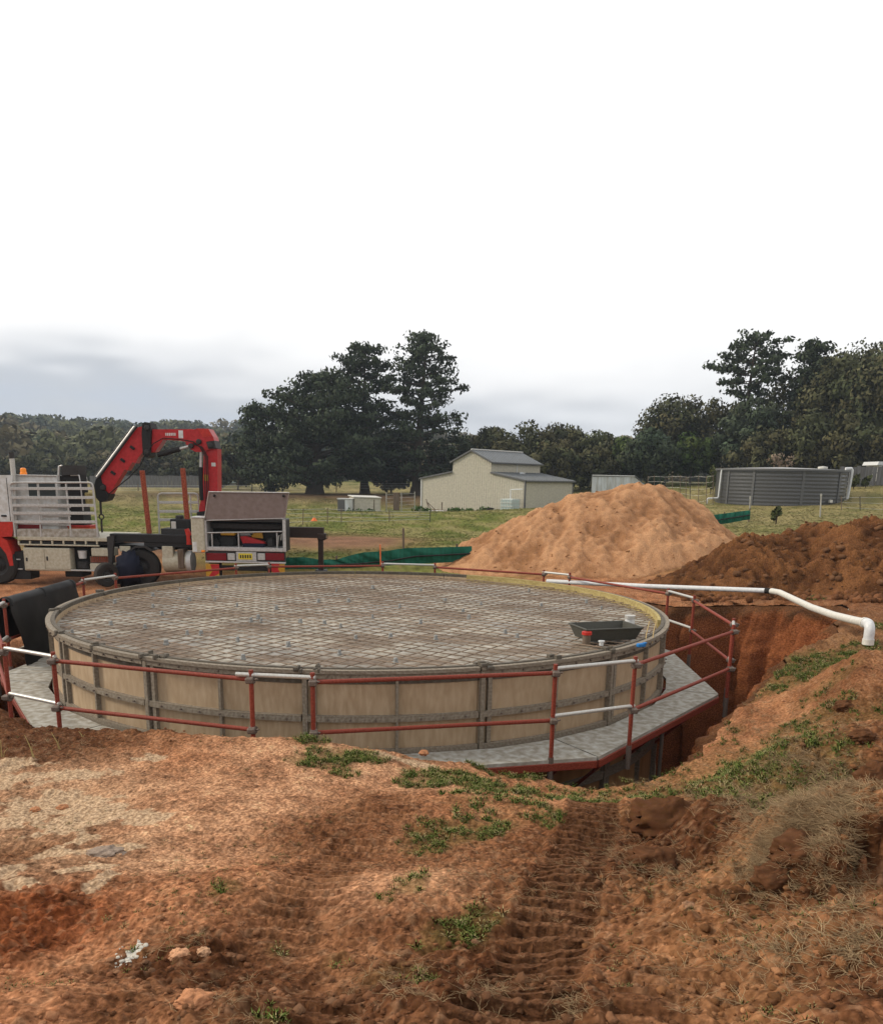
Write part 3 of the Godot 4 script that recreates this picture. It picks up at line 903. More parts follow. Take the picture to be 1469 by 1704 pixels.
# ---------- scaffold walkway and its guard rails ----------
const PAIRS := [[-40.9, -32.5], [-7.3, -0.6], [27.0, 38.2], [68.5, 74.5], [99.1, 108.4], [136.5, 143.1], [169.5, 181.7], [207.8, 215.4], [243.8, 252.0], [280.5, 288.5]]
func coupler(b: MB, p: Vector3, d: Vector3) -> void:
	b.tube(p - d * 0.035, p + d * 0.035, 0.043, 0.043, 8)
	b.box(p + d.cross(Vector3.UP).normalized() * 0.03, Vector3(0.085, 0.06, 0.085), Basis.IDENTITY, 0.012)
	b.tube(p + Vector3(0.03, 0, 0.02), p + Vector3(0.075, 0.02, 0.05), 0.011, 0.011, 6)
func make_scaffold() -> void:
	var names := ["facing the worn pale clay", "standing over the grassy lip of the earth", "over the deep open corner of the excavation", "against the red excavation wall", "between the excavation wall and the white pipe", "in front of the sand heap's left foot", "in front of the green silt fence", "behind the tank below the crane truck", "behind the tank beside the flatbed truck's wheels", "beside the black membrane"]
	names = ["long front bay nearest the pale clay", "front bay above the grass tufts", "bay over the dark open pit", "bay along the red pit wall", "bay crossing in front of the white pipe", "bay before the sand heap", "bay before the green silt fence", "bay below the crane truck's open tool box", "bay beside the flatbed truck's rear wheels", "bay beside the black membrane"]
	for k in 10:
		var cur: Array = PAIRS[k]
		var nxt: Array = PAIRS[(k + 1) % 10]
		var a0: float = cur[1]
		var a1: float = nxt[0] + (360.0 if nxt[0] < a0 else 0.0)
		var R := 5.62 if k in [0, 1, 2, 9] else 5.78
		var Rn := 5.62 if (k + 1) % 10 in [0, 1, 2, 9] else 5.78
		var R0 := R
		if k == 1: R0 = 5.52
		if k == 0: R0 = 5.66
		var p0 := ring(a0, R0, 0)
		var p1 := ring(a1, 5.5 if (k == 0 or k == 1) else (5.79 if k == 9 else Rn), 0)
		var t := thing("guard_rail", "rusty red scaffold guard rail, " + names[k], "guard rail", p0, 0.0, "scaffold guard rails around the tank")
		var low := 0.46
		for e in 2:
			var p := (p0 if e == 0 else p1) - p0
			var b := MB.new()
			b.tube(p + Vector3(0, -0.25, 0), p + Vector3(0, 1.1, 0), 0.0245, 0.0245, 12)
			var po := part("post", b, M.red_tube, t)
			for y: float in [1.0, low]:
				var cb := MB.new()
				coupler(cb, p + Vector3(0, y, 0), (p1 - p0).normalized())
				part("coupler", cb, M.coupler, po)
			var ft := MB.new()
			ft.tube(p + Vector3(0, -0.26, 0), p + Vector3(0, 0.03, 0), 0.032, 0.032, 10)
			part("socket", ft, M.coupler, po)
		var d := (p1 - p0).normalized()
		var out := Vector3(d.z, 0, -d.x) * 0.05
		if (p0 + out - Vector3(CX, 0, CZ)).length() < (p0 - Vector3(CX, 0, CZ)).length():
			out = -out
		ptube("top_rail", out * 0.0 - d * 0.03 + Vector3(0, 1.0, 0), (p1 - p0) + d * 0.03 + Vector3(0, 1.0, 0), 0.0235, M.red_tube, t)
		ptube("mid_rail", -d * 0.03 + Vector3(0, low, 0), (p1 - p0) + d * 0.03 + Vector3(0, low, 0), 0.0235, M.red_tube, t)
		# short galvanised tubes to the next bay
		var p2 := ring(nxt[1] + (360.0 if nxt[1] < a0 else 0.0), 5.52 if (k + 1) % 10 == 1 else (5.66 if (k + 1) % 10 == 0 else Rn), 0)
		var d2 := (p2 - p1).normalized()
		if k in [9, 1, 4, 5, 6, 7, 8, 0, 2, 3]:
			ptube("connecting_tube", (p1 - p0) - d2 * (0.16 if k == 0 else 0.0) + Vector3(0, 1.05, 0), (p2 - p0) + d2 * 0.03 + Vector3(0, 1.05, 0), 0.0225, M.galv, t)
			if k != 0:
				ptube("connecting_tube", (p1 - p0) + Vector3(0, low + 0.05, 0), (p2 - p0) + d2 * 0.03 + Vector3(0, low + 0.05, 0), 0.0225, M.galv, t)
	# platforms, one for each bay
	var angs := []
	for k in 10:
		angs.append((PAIRS[k][0] + PAIRS[k][1]) * 0.5)
	for k in 10:
		var a0: float = angs[k]
		var a1: float = angs[(k + 1) % 10]
		if a1 < a0:
			a1 += 360.0
		var words := ["half buried by the front earth", "at the foot of the front formwork", "above the dark open pit", "beside the red pit wall", "behind the rim near the pipe", "behind the tank before the sand", "behind the tank before the silt fence", "behind the tank near the crane truck", "behind the tank near the flatbed", "at the left end, under the black membrane"]
		var t := thing("walkway_platform", "grey scaffold platform " + words[k], "platform", ring((a0 + a1) * 0.5, 5.3, -0.05), 0.0, "platforms around the tank")
		var o := t.position
		var pl := MB.new()
		var q0 := ring(a0 + 0.15, 4.90, -0.045) - o
		var q1 := ring(a0 + 0.15, 5.66, -0.045) - o
		var q2 := ring(a1 - 0.15, 5.66, -0.045) - o
		var q3 := ring(a1 - 0.15, 4.90, -0.045) - o
		var pts := []
		for q: Vector3 in [q0, q1, q2, q3, ring((a0 + a1) * 0.5 + 8.0, 4.91, 0) - o, ring((a0 + a1) * 0.5 - 8.0, 4.91, 0) - o]:
			pts.append(Vector2(q.x, q.z))
		pl.prism(pts, Vector3(0, 0.005, 0), Vector3(1, 0, 0), Vector3(0, 0, 1), Vector3(0, 0.045, 0))
		part("deck_board", pl, M.plank, t)
		var ed := MB.new()
		var m := (q1 + q2) * 0.5
		var dd := (q2 - q1).normalized()
		ed.box(m + Vector3(0, -0.04, 0), Vector3((q2 - q1).length(), 0.09, 0.04), Basis(dd, Vector3.UP, dd.cross(Vector3.UP)), 0.006)
		part("edge_angle", ed, M.red_tube, t)
		for s: float in [0.12, 0.5, 0.88]:
			var bk := MB.new()
			var pa := q0.lerp(q3, s)
			var pb := q1.lerp(q2, s)
			bk.box((pa + pb) * 0.5 + Vector3(0, -0.035, 0), Vector3(0.05, 0.06, (pb - pa).length() * 0.96), Basis(dd, Vector3.UP, dd.cross(Vector3.UP)), 0.006)
			bk.tube(pb + Vector3(0, -0.05, 0) - (pb - pa) * 0.05, pa + Vector3(0, -0.75, 0), 0.022, 0.022, 8)
			part("bracket", bk, M.red_tube, t)
	# leg of the scaffold standing in the open corner of the pit
	var lg := MB.new()
	lg.tube(ring(52, 5.3, -3.0), ring(52, 5.3, -0.1), 0.024)
	single("scaffold_leg", lg, M.coupler, "thin scaffold leg standing in the dark pit under the walkway", "scaffold leg")

func make_site_items() -> void:
	# mixing tub on the deck
	var c := at_y(1006, 1061, 0.91)
	var t := thing("mixing_tub", "shallow black rectangular mixing tub standing on the mesh", "tub", c + Vector3(0, 0.0, 0), 0.32)
	var b := MB.new()
	var h := 0.17
	var lo := [Vector3(-0.36, 0, -0.21), Vector3(0.36, 0, -0.21), Vector3(0.36, 0, 0.21), Vector3(-0.36, 0, 0.21)]
	var hi := [Vector3(-0.43, h, -0.27), Vector3(0.43, h, -0.27), Vector3(0.43, h, 0.27), Vector3(-0.43, h, 0.27)]
	for k in 4:
		var k2 := (k + 1) % 4
		var mid: Vector3 = (lo[k] + lo[k2]) * 0.5
		var nn := Vector3(mid.x, -0.08, mid.z).normalized()
		b.quad(lo[k], lo[k2], hi[k2], hi[k], nn)
		b.quad(lo[k] * 0.97, lo[k2] * 0.97, Vector3(hi[k2].x * 0.97, h, hi[k2].z * 0.95), Vector3(hi[k].x * 0.97, h, hi[k].z * 0.95), -nn)
	b.quad(lo[0], lo[1], lo[2], lo[3], Vector3.DOWN)
	b.quad(lo[0] + Vector3(0, 0.01, 0), lo[1] + Vector3(0, 0.01, 0), lo[2] + Vector3(0, 0.01, 0), lo[3] + Vector3(0, 0.01, 0), Vector3.UP)
	part("tub_body", b, M.tub, t)
	var rm := MB.new()
	for k in 4:
		var k2 := (k + 1) % 4
		rm.tube(hi[k], hi[k2], 0.014, 0.014, 8)
	part("rolled_rim", rm, M.tub, t)
	var cm := MB.new()
	cm.box(Vector3(-0.08, 0.04, -0.03), Vector3(0.5, 0.05, 0.32), Basis(Vector3.UP, 0.1), 0.02)
	part("cement_residue", cm, M.plank, t)
	# capped pipe stubs
	var p := at_y(975, 1071, 0.9)
	t = thing("pipe_stub", "short brown pipe stub with a red cap in front of the tub", "pipe", p)
	b = MB.new(); b.tube(Vector3.ZERO, Vector3(0, 0.13, 0), 0.055, 0.055, 14); part("stub", b, M.post_wood, t)
	b = MB.new(); b.tube(Vector3(0, 0.125, 0), Vector3(0, 0.165, 0), 0.068, 0.068, 14); part("cap", b, M.red_paint, t)
	p = at_y(1047, 1040, 0.9)
	t = thing("pipe_stub", "short pale grey pipe stub behind the tub", "pipe", p)
	b = MB.new(); b.tube(Vector3.ZERO, Vector3(0, 0.13, 0), 0.075, 0.075, 16); part("stub", b, M.pvc, t)
	b = MB.new(); b.tube(Vector3(0, 0.1, 0), Vector3(0, 0.15, 0), 0.084, 0.084, 16); part("collar", b, M.galv, t)
	p = at_y(1030, 1044, 0.9)
	b = MB.new(); b.tube(p, p + Vector3(0, 0.07, 0), 0.04, 0.035, 10); b.box(p + Vector3(0, 0.08, 0), Vector3(0.09, 0.03, 0.05))
	single("cap_block", b, M.lens_red, "small dark red cap beside the grey pipe stub", "cap")
	p = at_y(1000, 1074, 0.9)
	b = MB.new(); b.tube(p, p + Vector3(0, 0.05, 0), 0.03, 0.03, 10); b.tube(p + Vector3(0, 0.05, 0), p + Vector3(0, 0.065, 0), 0.045, 0.045, 10)
	single("cap_block", b, M.pvc, "small white cap lying before the black tub", "cap")
	p = at_y(1066, 1076, 0.97)
	b = MB.new(); b.box(p + Vector3(0, 0.02, 0), Vector3(0.13, 0.05, 0.06), Basis(Vector3.UP, 0.5), 0.012); b.box(p + Vector3(0.05, 0.045, -0.01), Vector3(0.05, 0.02, 0.04), Basis(Vector3.UP, 0.7), 0.006)
	single("blue_wedge", b, M.blue, "small blue plastic wedge lying on the tank's rim", "wedge")
	p = at_y(1073, 1072, 0.9)
	for k in 2:
		b = MB.new()
		var q := p + Vector3(0.12 * k, 0, -0.1 * k)
		b.path([q, q + Vector3(0.02, 0.14, -0.05), q + Vector3(0.06, 0.3, -0.1)], 0.008, 6)
		single("starter_bar", b, M.straw, "thin tan rod leaning up from the mesh near the blue wedge", "rod", "rods by the rim")
	# black membrane hung over a pipe
	var pa := ring(-80.5, 5.66, 1.0)
	var pb := ring(-104.5, 5.76, 1.0)
	t = thing("black_membrane", "black plastic membrane hanging over the scaffold rail left of the tank", "membrane", Vector3(pa.x, 0, pa.z))
	var o := t.position
	pa -= o; pb -= o
	var dd := (pb - pa).normalized()
	var mb := MB.new()
	var nz := noise(FastNoiseLite.TYPE_SIMPLEX, 1.3, 401, 3)
	var prof := []
	for q in 9:
		var th := lerpf(-PI * 0.5, PI * 0.5, q / 8.0)
		prof.append(Vector2(0.1 * sin(th), 0.1 * cos(th)))
	for q in 14:
		prof.append(Vector2(0.1 + 0.012 * q, -0.075 * (q + 1)))
	prof.insert(0, Vector2(-0.11, -0.25)); prof.insert(0, Vector2(-0.12, -0.6))
	var side := Vector3(-dd.z, 0, dd.x)
	if side.z < 0:
		side = -side
	var ns := 40
	for s in ns + 1:
		var l := s / float(ns)
		var bp := pa.lerp(pb, l)
		for q in prof.size():
			var pr: Vector2 = prof[q]
			var dn := maxf(0.0, -pr.y)
			var wv := nz.get_noise_2d(l * 1.6, q * 0.04) * 0.12 * dn
			var pt := bp + side * (pr.x + wv) + Vector3(0, pr.y * (1.0 + 0.02 * sin(l * 9.0)), 0)
			if q > 12 and l < 0.1:
				pt += dd * (0.1 - l) * 0.8 * (q - 12) / 12.0
			mb.vert(pt, (side * signf(pr.x + 0.001) * minf(1.0, absf(pr.x) * 10.0) + Vector3(0, maxf(pr.y, 0.0) * 10.0, 0) + dd * nz.get_noise_2d(l * 1.6 + 0.3, q * 0.04) * 0.4).normalized())
	for s in ns:
		for q in prof.size() - 1:
			var k := s * prof.size() + q
			mb.tri_i(k, k + 1, k + prof.size() + 1, mb.n[k]); mb.tri_i(k, k + prof.size() + 1, k + prof.size(), mb.n[k])
	part("sheet", mb, M.membrane, t)
	for l: float in [0.03, 0.5, 0.97]:
		var ck := MB.new()
		ck.lathe(pa.lerp(pb, l), [Vector2(0.104, -0.03), Vector2(0.112, -0.02), Vector2(0.112, 0.02), Vector2(0.104, 0.03)], 12, Basis(dd.cross(Vector3.UP).normalized(), dd, dd.cross(dd.cross(Vector3.UP)).normalized()))
		part("tie", ck, M.rubber, t)
	# white drain pipe with coupling and elbow
	t = thing("drain_pipe", "long white plastic drain pipe bending down across the cut bank", "pipe", at_z(910, 967, -18.3))
	o = t.position
	var w1 := [Vector3.ZERO, at_z(1275, 983, -15.3) - o]
	var l1 := MB.new(); l1.path([w1[0], w1[0].lerp(w1[1], 0.5) + Vector3(0, -0.015, 0), w1[1]], 0.045, 16); part("straight_pipe", l1, M.pvc, t)
	var cp := MB.new()
	var dj: Vector3 = (w1[1] - w1[0]).normalized()
	cp.tube(w1[1] - dj * 0.03, w1[1] + dj * 0.05, 0.053, 0.053, 16); cp.tube(w1[1] + dj * 0.08, w1[1] + dj * 0.14, 0.053, 0.053, 16)
	part("black_coupling", cp, M.rubber, t)
	var bend := []
	for q: Array in [[1283, 983.5, -15.2], [1297, 986, -14.9], [1320, 997, -14.0], [1350, 1011, -12.8], [1387, 1024, -11.6], [1419, 1032, -10.8], [1442, 1037, -10.3]]:
		bend.append(at_z(q[0], q[1], q[2]) - o)
	var l2 := MB.new(); l2.path(bend, 0.052, 16); part("bent_pipe", l2, M.pvc2, t)
	var el := MB.new()
	var e0: Vector3 = bend[6]
	var de: Vector3 = (bend[6] - bend[5]).normalized()
	var arcp := [e0 - de * 0.06]
	for q in 6:
		var th := q / 5.0 * PI * 0.5
		arcp.append(e0 + de * (0.02 + 0.1 * sin(th)) + Vector3(0, -0.1 * (1.0 - cos(th)), 0))
	arcp.append(arcp[6] + Vector3(0, -0.16, 0))
	el.path(arcp, 0.062, 16); part("elbow", el, M.pvc, t)
	var co := MB.new(); co.tube(e0 - de * 0.1, e0 - de * 0.04, 0.068, 0.068, 16); co.tube(arcp[7] + Vector3(0, 0.07, 0), arcp[7], 0.069, 0.069, 16); part("collar", co, M.pvc2, t)

# ---------- heaps ----------
var heap_grids := []
func make_heap(called: String, label: String, cat: String, ridge: Array, slope: float, x0: float, x1: float, z0: float, z1: float, step: float, m: Material, c1: Color, c2: Color, rough: float, seed_: int) -> void:
	var n1 := noise(FastNoiseLite.TYPE_SIMPLEX, 0.55, seed_, 4)
	var n2 := noise(FastNoiseLite.TYPE_SIMPLEX, 3.2, seed_ + 1, 4)
	var n3 := noise(FastNoiseLite.TYPE_CELLULAR, 2.6, seed_ + 2, 1)
	n3.cellular_return_type = FastNoiseLite.RETURN_DISTANCE2_SUB
	var nx := int((x1 - x0) / step)
	var nz := int((z1 - z0) / step)
	var mb := MB.new()
	var o := Vector3((x0 + x1) * 0.5, base_h((x0 + x1) * 0.5, (z0 + z1) * 0.5), (z0 + z1) * 0.5)
	var keep := PackedByteArray()
	keep.resize((nx + 1) * (nz + 1))
	for j in nz + 1:
		for k in nx + 1:
			var x := x0 + k * step
			var z := z0 + j * step
			var h := -10.0
			for q in ridge.size() - 1:
				var a: Vector3 = ridge[q]
				var b: Vector3 = ridge[q + 1]
				var ab := Vector2(b.x - a.x, b.z - a.z)
				var s := clampf(Vector2(x - a.x, z - a.z).dot(ab) / ab.length_squared(), 0.0, 1.0)
				var p := a.lerp(b, s)
				var d := Vector2(x - p.x, z - p.z).length()
				var hh := p.y - (sqrt(d * d + 0.16) - 0.4) * slope
				h = maxf(h, hh)
			var g := base_h(x, z)
			var big := n1.get_noise_2d(x, z)
			var mid := n2.get_noise_2d(x, z)
			var rill := n1.get_noise_2d(x * 1.5 + h * 0.5 + 9.0, z * 0.7)
			var am := clampf((h - g + 0.2) * 1.5, 0.0, 1.0)
			var rg := 1.0 - 2.0 * absf(n2.get_noise_2d(x * 0.5 + 4.0, z * 0.5))      # broken slide faces
			var loose := smoothstep(-0.25, 0.35, n1.get_noise_2d(x * 0.7 + 20.0, z * 0.7))
			h += am * (big * 0.2 + rill * 0.08 + (mid * 0.06 + rg * 0.07 * loose) * rough + n2.get_noise_2d(x * 3.0, z * 3.0) * 0.022 * (0.5 + loose) * rough)
			if h < g:
				h = g - 0.08 - minf(0.3, (g - h))
			keep[j * (nx + 1) + k] = 1 if h > g - 0.2 else 0
			var f := clampf(0.5 + big * 0.7 + mid * 0.55 + rill * 0.5, 0.0, 1.0)
			mb.col = c1.lerp(c2, f)
			mb.vert(Vector3(x, h, z) - o, Vector3.UP)
	for j in nz + 1:
		for k in nx + 1:
			var e := mb.v[j * (nx + 1) + min(k + 1, nx)] - mb.v[j * (nx + 1) + max(k - 1, 0)]
			var f := mb.v[min(j + 1, nz) * (nx + 1) + k] - mb.v[max(j - 1, 0) * (nx + 1) + k]
			mb.n[j * (nx + 1) + k] = f.cross(e).normalized()
	for j in nz:
		for k in nx:
			var p := j * (nx + 1) + k
			if keep[p] + keep[p + 1] + keep[p + nx + 1] + keep[p + nx + 2] == 0:
				continue
			mb.tri_i(p, p + 1, p + nx + 2, Vector3.UP); mb.tri_i(p, p + nx + 2, p + nx + 1, Vector3.UP)
	heap_grids.append([x0, z0, step, nx, nz, mb.v, o, keep])
	var ob := single(called, mb, m, label, cat)
	ob.position = o
func make_heaps() -> void:
	var rs := []
	for q: Array in [[1092, 810], [1060, 808], [1010, 815], [930, 836], [850, 868], [790, 905]]:
		rs.append(at_z(q[0], q[1], -26.6))
	make_heap("sand_heap", "tall heap of loose orange sand behind the tank", "heap", rs, 0.66, -1.2, 12.2, -33.0, -20.6, 0.055, M.sand, Color(0.32, 0.158, 0.078), Color(0.54, 0.295, 0.155), 0.55, 501)
	var rd := []
	for q: Array in [[1235, 905, -18.6], [1310, 888, -19.0], [1385, 868, -19.3], [1418, 872, -19.3], [1450, 868, -18.5], [1520, 862, -18.0], [1640, 850, -17.0], [1720, 900, -15.0]]:
		rd.append(at_z(q[0], q[1], q[2]))
	make_heap("soil_heap", "dark brown heap of excavated soil behind the white pipe", "heap", rd, 0.62, 2.5, 16.0, -25.0, -13.0, 0.05, M.soil, Color(0.1, 0.045, 0.021), Color(0.25, 0.115, 0.05), 1.5, 521)

# ---------- trucks ----------
var org := Vector3.ZERO
func pc(px: float, py: float, z: float) -> Vector3:
	return at_z(px, py, z) - org
func mpp(px: float, py: float, z: float) -> float:      # metres for a pixel at that depth
	return z / ray(px, py).z / F
func rect(called: String, x0: float, y0: float, x1: float, y1: float, z: float, dep: float, m: Material, parent: Node3D, bev := 0.012, rot := 0.0) -> MeshInstance3D:
	var c := pc((x0 + x1) * 0.5, (y0 + y1) * 0.5, z)
	var s := mpp((x0 + x1) * 0.5, (y0 + y1) * 0.5, z)
	return pbox(called, c - Vector3(0, 0, dep * 0.5), Vector3(absf(x1 - x0) * s, absf(y1 - y0) * s, dep), m, parent, Basis(Vector3.BACK, rot), bev)
func outline(called: String, pts: Array, z: float, dep: float, m: Material, parent: Node3D) -> MeshInstance3D:
	var b := MB.new()
	var pp := []
	for q: Array in pts:
		var p := pc(q[0], q[1], z)
		pp.append(Vector2(p.x, p.y))
	b.prism(pp, Vector3(0, 0, z - org.z), Vector3.RIGHT, Vector3.UP, Vector3(0, 0, -dep))
	return part(called, b, m, parent)
func ptb(called: String, x0: float, y0: float, z0: float, x1: float, y1: float, z1: float, r: float, m: Material, parent: Node3D) -> MeshInstance3D:
	return ptube(called, pc(x0, y0, z0), pc(x1, y1, z1), r, m, parent, 10)
func wheel(c: Vector3, r: float, w: float, parent: Node3D, called := "wheel") -> void:
	var bs := Basis(Vector3(1, 0, 0), PI * 0.5)      # axis along z
	var b := MB.new()
	b.lathe(c, [Vector2(r * 0.56, -w * 0.48), Vector2(r * 0.9, -w * 0.5), Vector2(r * 0.985, -w * 0.36), Vector2(r, -w * 0.1), Vector2(r, w * 0.1), Vector2(r * 0.985, w * 0.36), Vector2(r * 0.9, w * 0.5), Vector2(r * 0.56, w * 0.48)], 28, bs)
	var t := part(called, b, M.tyre, parent)
	var d := MB.new()
	d.lathe(c, [Vector2(r * 0.57, w * 0.47), Vector2(r * 0.52, w * 0.44), Vector2(r * 0.5, w * 0.2), Vector2(r * 0.34, w * 0.12), Vector2(r * 0.2, w * 0.3), Vector2(r * 0.16, w * 0.46), Vector2(0.001, w * 0.48)], 24, bs)
	d.lathe(c, [Vector2(0.001, -w * 0.2), Vector2(r * 0.57, -w * 0.2), Vector2(r * 0.57, -w * 0.47)], 16, bs)
	part("rim", d, M.dark_steel, t)
	var nt := MB.new()
	for k in 8:
		var a := TAU * k / 8.0
		nt.tube(c + Vector3(cos(a) * r * 0.27, sin(a) * r * 0.27, w * 0.15), c + Vector3(cos(a) * r * 0.27, sin(a) * r * 0.27, w * 0.27), 0.02, 0.016, 6)
	part("wheel_nuts", nt, M.dark_steel, t)
func gate(x0: float, x1: float, yt: float, yb: float, z: float, lean: float, rungs: Array, mids: Array, t: Node3D) -> void:
	var g := Node3D.new()
	g.name = "side_gate"
	t.add_child(g, true)
	var b := MB.new()
	b.path([pc(x0 + lean, yb, z), pc(x0 + 1, yt + 5, z), pc(x0 + 3, yt + 1.5, z), pc(x0 + 7, yt, z), pc(x1 - 8, yt, z), pc(x1 - 4, yt + 1.5, z), pc(x1 - 2, yt + 5, z), pc(x1 + lean * 0.6, yb, z)], 0.024, 8)
	part("frame", b, M.alu_white, g)
	var n := rungs.size()
	for q: float in rungs:
		var f := (q - yt) / (yb - yt)
		var a := pc(x0 + 1 + lean * f, q, z)
		var e := pc(x1 - 1 + lean * 0.6 * f, q, z)
		var bx := MB.new()
		bx.box((a + e) * 0.5, Vector3(a.distance_to(e), 0.075, 0.03), Basis(Vector3.BACK, (e - a).angle_to(Vector3.RIGHT) * signf((e - a).y)), 0.006)
		part("slat", bx, M.alu_white, g)
	for q: Array in mids:
		ptb("stile", q[0], yt + 1, z - 0.03, q[1], yb, z - 0.03, 0.022, M.alu_white, g)
func make_flatbed() -> void:
	var z := -22.3
	org = Vector3(at_z(110, 940, z).x, 0.0, z)
	var t := thing("flatbed_truck", "white and red flatbed truck with pale side gates and under-tray tool boxes", "truck", org)
	# cab
	var cab := outline("cab", [[-70, 812], [-62, 793], [-55, 790.5], [19, 790.5], [21, 794], [22, 868], [-82, 868], [-82, 840]], z, 2.3, M.white_paint, t)
	outline("cab_skirt", [[-84, 868.5], [22, 868.5], [22, 885], [20, 893], [-84, 896]], z + 0.02, 2.34, M.red_paint, t)
	outline("side_window", [[-56, 800], [-4, 800], [-1, 806], [-1, 845], [-66, 845]], z + 0.012, 0.03, M.glass, cab)
	rect("door_handle", 2, 857, 11, 860, z + 0.03, 0.05, M.black_steel, cab, 0.01)
	rect("door_seam", 14, 796, 15, 866, z + 0.006, 0.02, M.dark_steel, cab, 0.002)
	var crew := outline("crew_cab", [[22.5, 795], [26, 791.5], [92, 790.5], [95.5, 795], [99, 886], [26, 888]], z - 0.22, 1.9, M.white_paint, t)
	for q: Array in [[48, 804.5, 62, 828], [66, 804.5, 92.5, 827]]:
		rect("rear_window", q[0], q[1], q[2], q[3], z - 0.205, 0.04, M.glass, crew, 0.03)
	rect("roof_gutter", 22, 790, 96, 792, z - 0.17, 0.06, M.alu_white, crew)
	for k in 5:
		rect("body_rail", 70, 842 + k * 7.5, 118, 845 + k * 7.5, z - 0.19, 0.03, M.alu_white, crew, 0.006)
	rect("dark_vent", 28, 873, 70, 882, z - 0.19, 0.05, M.lens_red, crew)
	var bc := pc(40, 790, z - 0.9)
	var b := MB.new()
	b.lathe(bc, [Vector2(0.09, 0.0), Vector2(0.09, 0.05), Vector2(0.075, 0.06), Vector2(0.075, 0.15), Vector2(0.05, 0.18), Vector2(0.001, 0.185)], 14)
	part("beacon", b, M.lens_orange, t)
	b = MB.new()
	b.path([pc(26.5, 893, z - 0.1), pc(24, 800, z - 0.1), pc(21, 768, z - 0.1), pc(20.3, 762, z - 0.1)], 0.062, 12)
	var ex := part("exhaust_stack", b, M.galv, t)
	ptb("exhaust_tip", 20.4, 763, z - 0.1, 19, 753, z - 0.1, 0.07, M.dark_steel, ex)
	# front mudguard, wheel, steps
	outline("mudguard", [[-30, 896], [0, 893], [12, 900], [20, 920], [23, 941], [17, 942], [11, 922], [0, 908], [-30, 905]], z + 0.06, 0.55, M.red_paint, t)
	wheel(pc(1, 939, z - 0.1), 0.52, 0.32, t)
	wheel(pc(1, 939, z - 1.95), 0.52, 0.32, t)
	outline("step", [[25, 918], [42, 918], [52, 955], [52, 964], [25, 964]], z - 0.05, 0.5, M.black_steel, t)
	rect("step_tread", 26, 930, 34, 932, z - 0.02, 0.12, M.alu, t)
	rect("step_tread", 28, 946, 38, 948, z - 0.02, 0.12, M.alu, t)
	# gates on the tray
	gate(16, 157, 803, 893, z + 0.02, 10.0, [813, 828, 841, 854, 868.5], [[63, 69], [110, 119]], t)
	gate(262, 332, 821, 890, z - 1.1, 4.0, [836, 851, 865], [[317, 320]], t)
	outline("gate_board", [[28, 880], [163, 880], [166, 893.5], [29, 893.5]], z - 0.01, 0.05, M.plank, t)
	# dark hoist column behind the gate
	var hc := outline("hoist_column", [[104, 791], [131, 790], [141, 876], [118, 876], [112, 800], [104, 798]], z - 0.35, 0.5, M.black_steel, t)
	outline("hoist_head", [[102, 777], [106, 774], [128, 774.5], [129, 790], [103, 791]], z - 0.25, 0.6, M.dark_steel, hc)
	b = MB.new()
	b.path([pc(98, 800, z - 0.3), pc(99, 776, z - 0.3), pc(104, 775, z - 0.3)], 0.03, 8); b.path([pc(118, 791, z - 0.3), pc(132, 791, z - 0.3), pc(134, 802, z - 0.3), pc(139, 850, z - 0.3)], 0.018, 8)
	part("hoist_hose", b, M.alu, hc)
	outline("control_box", [[90, 792], [104, 791], [103, 812], [94, 812]], z - 0.4, 0.3, M.dark_steel, hc)
	rect("ochre_drum", 135, 820, 147, 840, z - 0.6, 0.3, M.foam, t, 0.03)
	# tray
	rect("tray_deck", 29, 894, 183, 900, z, 2.35, M.box_cream, t)
	rect("tray_underside", 31, 901, 182, 906, z - 0.05, 2.2, M.black_steel, t)
	rect("tray_rail", 30, 906, 165, 908.5, z + 0.005, 0.06, M.box_cream, t)
	for k in 8:
		rect("tray_stay", 30 + k * 18.6, 900, 32.5 + k * 18.6, 906, z + 0.004, 0.06, M.box_cream, t, 0.005)
	outline("tail_bracket", [[178, 893], [190, 891], [186, 950], [182, 950]], z + 0.01, 0.1, M.dark_steel, t)
	# tool boxes under the tray
	var bx := rect("tool_box", 40, 912, 118, 950, z - 0.02, 0.6, M.box_cream, t, 0.02)
	rect("box_door", 42, 913.5, 74.5, 948, z, 0.03, M.box_cream, bx, 0.012)
	rect("box_door", 76.5, 913, 117, 947, z, 0.03, M.box_cream, bx, 0.012)
	rect("latch", 77.5, 926, 80, 933, z + 0.02, 0.03, M.dark_steel, bx)
	rect("latch", 43.5, 928, 46, 934, z + 0.02, 0.03, M.dark_steel, bx)
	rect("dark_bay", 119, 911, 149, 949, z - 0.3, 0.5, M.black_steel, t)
	b = MB.new(); b.lathe(pc(138.5, 929, z - 0.2), [Vector2(0.001, 0), Vector2(0.1, 0.0), Vector2(0.12, 0.2), Vector2(0.125, 0.21), Vector2(0.001, 0.215)], 14); part("bucket", b, M.white_paint, t)
	rect("bay_tank", 128, 934, 147, 949, z - 0.15, 0.3, M.dark_steel, t, 0.05)
	rect("shackle_box", 152, 912, 186, 926, z - 0.03, 0.5, M.box_cream, t, 0.02)
	rect("shackle_tray", 150, 938, 186, 950, z - 0.02, 0.5, M.box_cream, t, 0.02)
	var sh := MB.new()
	for k in 9:
		var c := pc(154 + k * 3.6, 932, z - 0.06)
		sh.path([c + Vector3(-0.02, 0.09, 0), c + Vector3(-0.024, -0.02, 0.01), c + Vector3(0, -0.06, 0.02), c + Vector3(0.024, -0.02, 0.01), c + Vector3(0.02, 0.09, 0)], 0.009, 6)
	part("hanging_shackles", sh, M.orange_red, t)
	rect("shackle_backing", 150, 926, 186, 938, z - 0.12, 0.3, M.post_wood, t)
